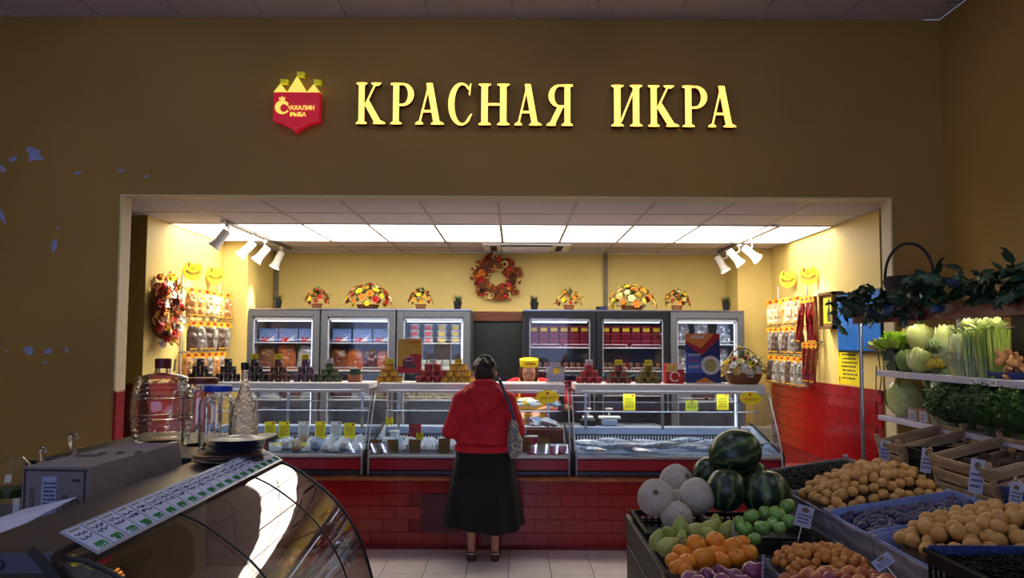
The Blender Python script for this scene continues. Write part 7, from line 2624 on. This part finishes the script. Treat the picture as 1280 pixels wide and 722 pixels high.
wrapc = one('wrapped_greens', MB().add(pillow(.1, .26, .09, 7, 9, .3, 4, .1)).mesh('wrapped_greens', mat('pale_wrap', (176, 190, 150), .2, var=.4, scale=20, coat=.6), True), 'pale greens in clear film beside the parsley', 'greens', (2.34, XY(1173, 2.34), ZS2), (0, 0, R(-60)))

# slatted crates leaning below the lower shelf
def lean(px0, px1, X, z, h, kind, label):
    ya, yb = XY(px0, X), XY(px1, X)
    y0, y1 = yb + .006, ya - .006
    if kind == 'wood':
        return crate('leaning_crate', label, X, X + .36, y0, y1, z, h, M_slat, 3, R(14), 'tilted crates under the shelves')
    return pcrate('leaning_crate', label, X, X + .36, y0, y1, z, h, M_bcrate if kind == 'black' else M_blcrate, 'tilted crates under the shelves')
XL = 2.0
sup = thing('crate_bench', 'dark bench carrying the tilted crates', 'bench', (2.2, 3.6, 0))
MB().bb(-.22, .2, -1.0, 1.0, .90, .93).build('bench_top', M_stand, sup)
for sy in (-.95, .95):
    for sx in (-.18, .16):
        MB().bb(sx - .02, sx + .02, sy - .02, sy + .02, 0, .90).build('leg', M_stand, sup)
zc = .931
k1 = lean(1101, 1131, XL, zc, .19, 'wood', 'pale slatted crate of beets at the far end below the lower shelf')
k2 = lean(1132, 1166, XL, zc, .18, 'black', 'black plastic crate between the two slatted crates')
k3 = lean(1167, 1246, XL, zc, .19, 'wood', 'wide pale slatted crate below the herbs')
k4 = lean(1248, 1300, XL, zc, .12, 'blue', 'blue crate of garlic at the right edge')
BEET = MB().add(dimpled(.04, .95, .1, 0, 14, 10, .1, 2)).mesh('beetroot', mat('beet_skin', (58, 18, 26), .7, var=.3, scale=20), True)
POT = MB().add(dimpled(.042, .8, .05, 0, 14, 10, .15, 4)).mesh('potato', mat('dark_potato', (70, 48, 34), .8, var=.25, scale=20), True)
def fill(par, w, l, z, me, name, label, cat, r, seed, tilt):
    rnd = random.Random(seed)
    base = Vector(par.location)
    ny, nx = int(l / (r * 2)), int(w / (r * 2))
    for j in range(ny):
        for i in range(nx):
            x = r + i * (w - 2 * r) / max(1, nx - 1)
            y = r + j * (l - 2 * r) / max(1, ny - 1)
            one(name, me, label, cat, base + Vector((x * math.cos(tilt), y, z + x * math.sin(tilt) + rnd.uniform(-.01, .01))), (rnd.uniform(-1, 1), rnd.uniform(-1, 1), rnd.uniform(0, 6)), label + ' group', rnd.uniform(.85, 1.05))
def clen(px0, px1):
    return XY(px0, XL) - XY(px1, XL) - .012
fill(k1, .34, clen(1101, 1131), .1, BEET, 'beetroot', 'dark beetroot in the far slatted crate', 'beetroot', .038, 1, R(14))
fill(k3, .34, clen(1167, 1246), .1, POT, 'potato', 'dark potato in the wide slatted crate below the herbs', 'potato', .04, 2, R(14))
GAR = MB().lathe([(0, 0), (.012, .0), (.028, .01), (.032, .022), (.022, .038), (.008, .048), (.005, .07), (0, .072)], 14).mesh('garlic', mat('garlic_skin', (206, 200, 206), .6, var=.12), True)
for k in range(12):
    one('garlic_bulb', GAR, 'white garlic bulb in the blue crate', 'garlic', Vector(k4.location) + Vector((.05 + .07 * (k % 3), .05 + .075 * (k // 3), .085 + .01 * (k % 2))), (random.uniform(-.7, .7), random.uniform(-.7, .7), k), 'garlic bulbs')
for k, (px, py, w, h, lb) in enumerate(((1106, 563, 12, 26, 'price tag on the far slatted crate'), (1158, 575, 12, 30, 'price tag on the black crate below the lower shelf'), (1221, 595, 16, 42, 'tall price tag on the wide slatted crate'), (1270, 617, 14, 26, 'price tag on the blue garlic crate'))):
    X = XL - .03
    Y = XY(px, X)
    q = P(px, py, Y)
    stag(px, py, Y, w, h, lb, (R(-6), R(6), R(-38)))

# top board: basket, pink box, ivy
Y = XY(1137, XS + .05)
q = P(1137, 350, Y)
bk = thing('dark_basket', 'dark wicker basket with tall hoop handle on the top board', 'basket', (XS + .06, Y, ZPL + .0205))
hz = q.z - bk.location.z
M_dk = striped('dark_wicker', (26, 18, 16), (44, 30, 24), 60, 'Z', 3, .7)
v, f = lathe([(.09, 0), (.12, hz * .6), (.15, hz), (.155, hz), (.125, hz * .6), (.10, .02), (0, .02)], 28)
v = [(p[0] * .95, p[1], p[2] + .02 * (p[1] < 0) * (p[2] > hz * .9)) for p in v]
MB().add((v, f)).build('bowl', M_dk, bk, True)
hq_ = P(1138, 304, Y).z - bk.location.z
MB().tube([(-.12 * math.cos(PI * i / 18) * .9, .13 * math.cos(PI * i / 18) * .6, hz - .02 + math.sin(PI * i / 18) ** .8 * (hq_ - hz + .02)) for i in range(19)], .009, 8).build('hoop_handle', M_dk, bk, True)
pb = thing('pink_box', 'pink cardboard box half covered by ivy on the top board', 'box', (XS - .03, XY(1140, XS - .04), ZPL + .0205))
MB().box((0, 0, .05), (.09, .26, .10), .004).build('carton', mat('pink_card', (150, 80, 110), .6), pb)
MB().box((0, 0, .1015), (.094, .264, .006), .002).build('lid', mat('pink_card_lid', (168, 96, 124), .6), pb)
# ivy garland: every leaf a part
iv = thing('ivy_garland', 'artificial ivy garland draped along the top board', 'garland', (XS - .1, 4.0, ZPL))
rnd = random.Random(31)
M_ivy = fruit_mat('ivy_leaf', (18, 48, 32), (40, 76, 48), .4, 12)
M_ivb = mat('blue_ivy_leaf', (26, 52, 84), .45, var=.2)
vine = [(-.02 + rnd.uniform(-.02, .02), 5.25 - .1 * k - 4.0, .05 + rnd.uniform(-.02, .05) + .004 * max(0, k - 9)) for k in range(27)]
MB().tube(vine, .005, 6).build('vine', M_leafd, iv, True)
lsh = [(0, 0), (.25, -.28), (.62, -.30), (.70, -.12), (1.0, -.16), (.86, .0), (1.0, .18), (.68, .14), (.6, .32), (.24, .28)]
lm_ = []
for mi in (M_ivy, M_ivb):
    v = [(x, y, .10 * math.sin(x * 3) - abs(y) * .35) for x, y in lsh] + [(.45, 0, .16)]
    n = len(lsh)
    f = [(i, (i + 1) % n, n) for i in range(n)]
    lm_.append(MB().add((v, f)).mesh('leaf', mi, True))
for k in range(296):
    t = rnd.random()
    i = min(25, int(t * 26))
    p = Vector(vine[i]).lerp(Vector(vine[i + 1]), rnd.random())
    lob = .5 + .5 * math.sin(t * 16 + .6)
    p += Vector((rnd.uniform(-.07, .05), 0, rnd.uniform(-.06, .07 + .06 * lob)))
    s = rnd.uniform(.075, .125)
    o = link('leaf', lm_[0] if rnd.random() > .09 else lm_[1], iv, p)
    d = Vector((rnd.uniform(-1, .2), rnd.uniform(-1, 1), rnd.uniform(-.7, .5))).normalized()
    o.rotation_euler = (d.to_track_quat('X', 'Z').to_matrix() @ Matrix.Rotation(rnd.uniform(-1.2, 1.2), 3, 'X')).to_euler()
    o.scale = (s, s, s)
for k, (px, py) in enumerate(((1042, 396), (1048, 408), (1060, 388), (1050, 378))):
    Y = 5.24
    p = P(px, py, Y) - Vector(iv.location)
    o = link('leaf', lm_[0], iv, p)
    o.rotation_euler = (R(70), R(60 - 20 * k), R(-20 + 30 * k))
    o.scale = (.09, .09, .09)
MB().tube([(0, 5.22 - 4, .03), tuple(P(1056, 385, 5.24) - Vector(iv.location)), tuple(P(1046, 400, 5.24) - Vector(iv.location)), tuple(P(1049, 412, 5.24) - Vector(iv.location))], .003, 5).build('trailing_vine', M_leafd, iv, True)
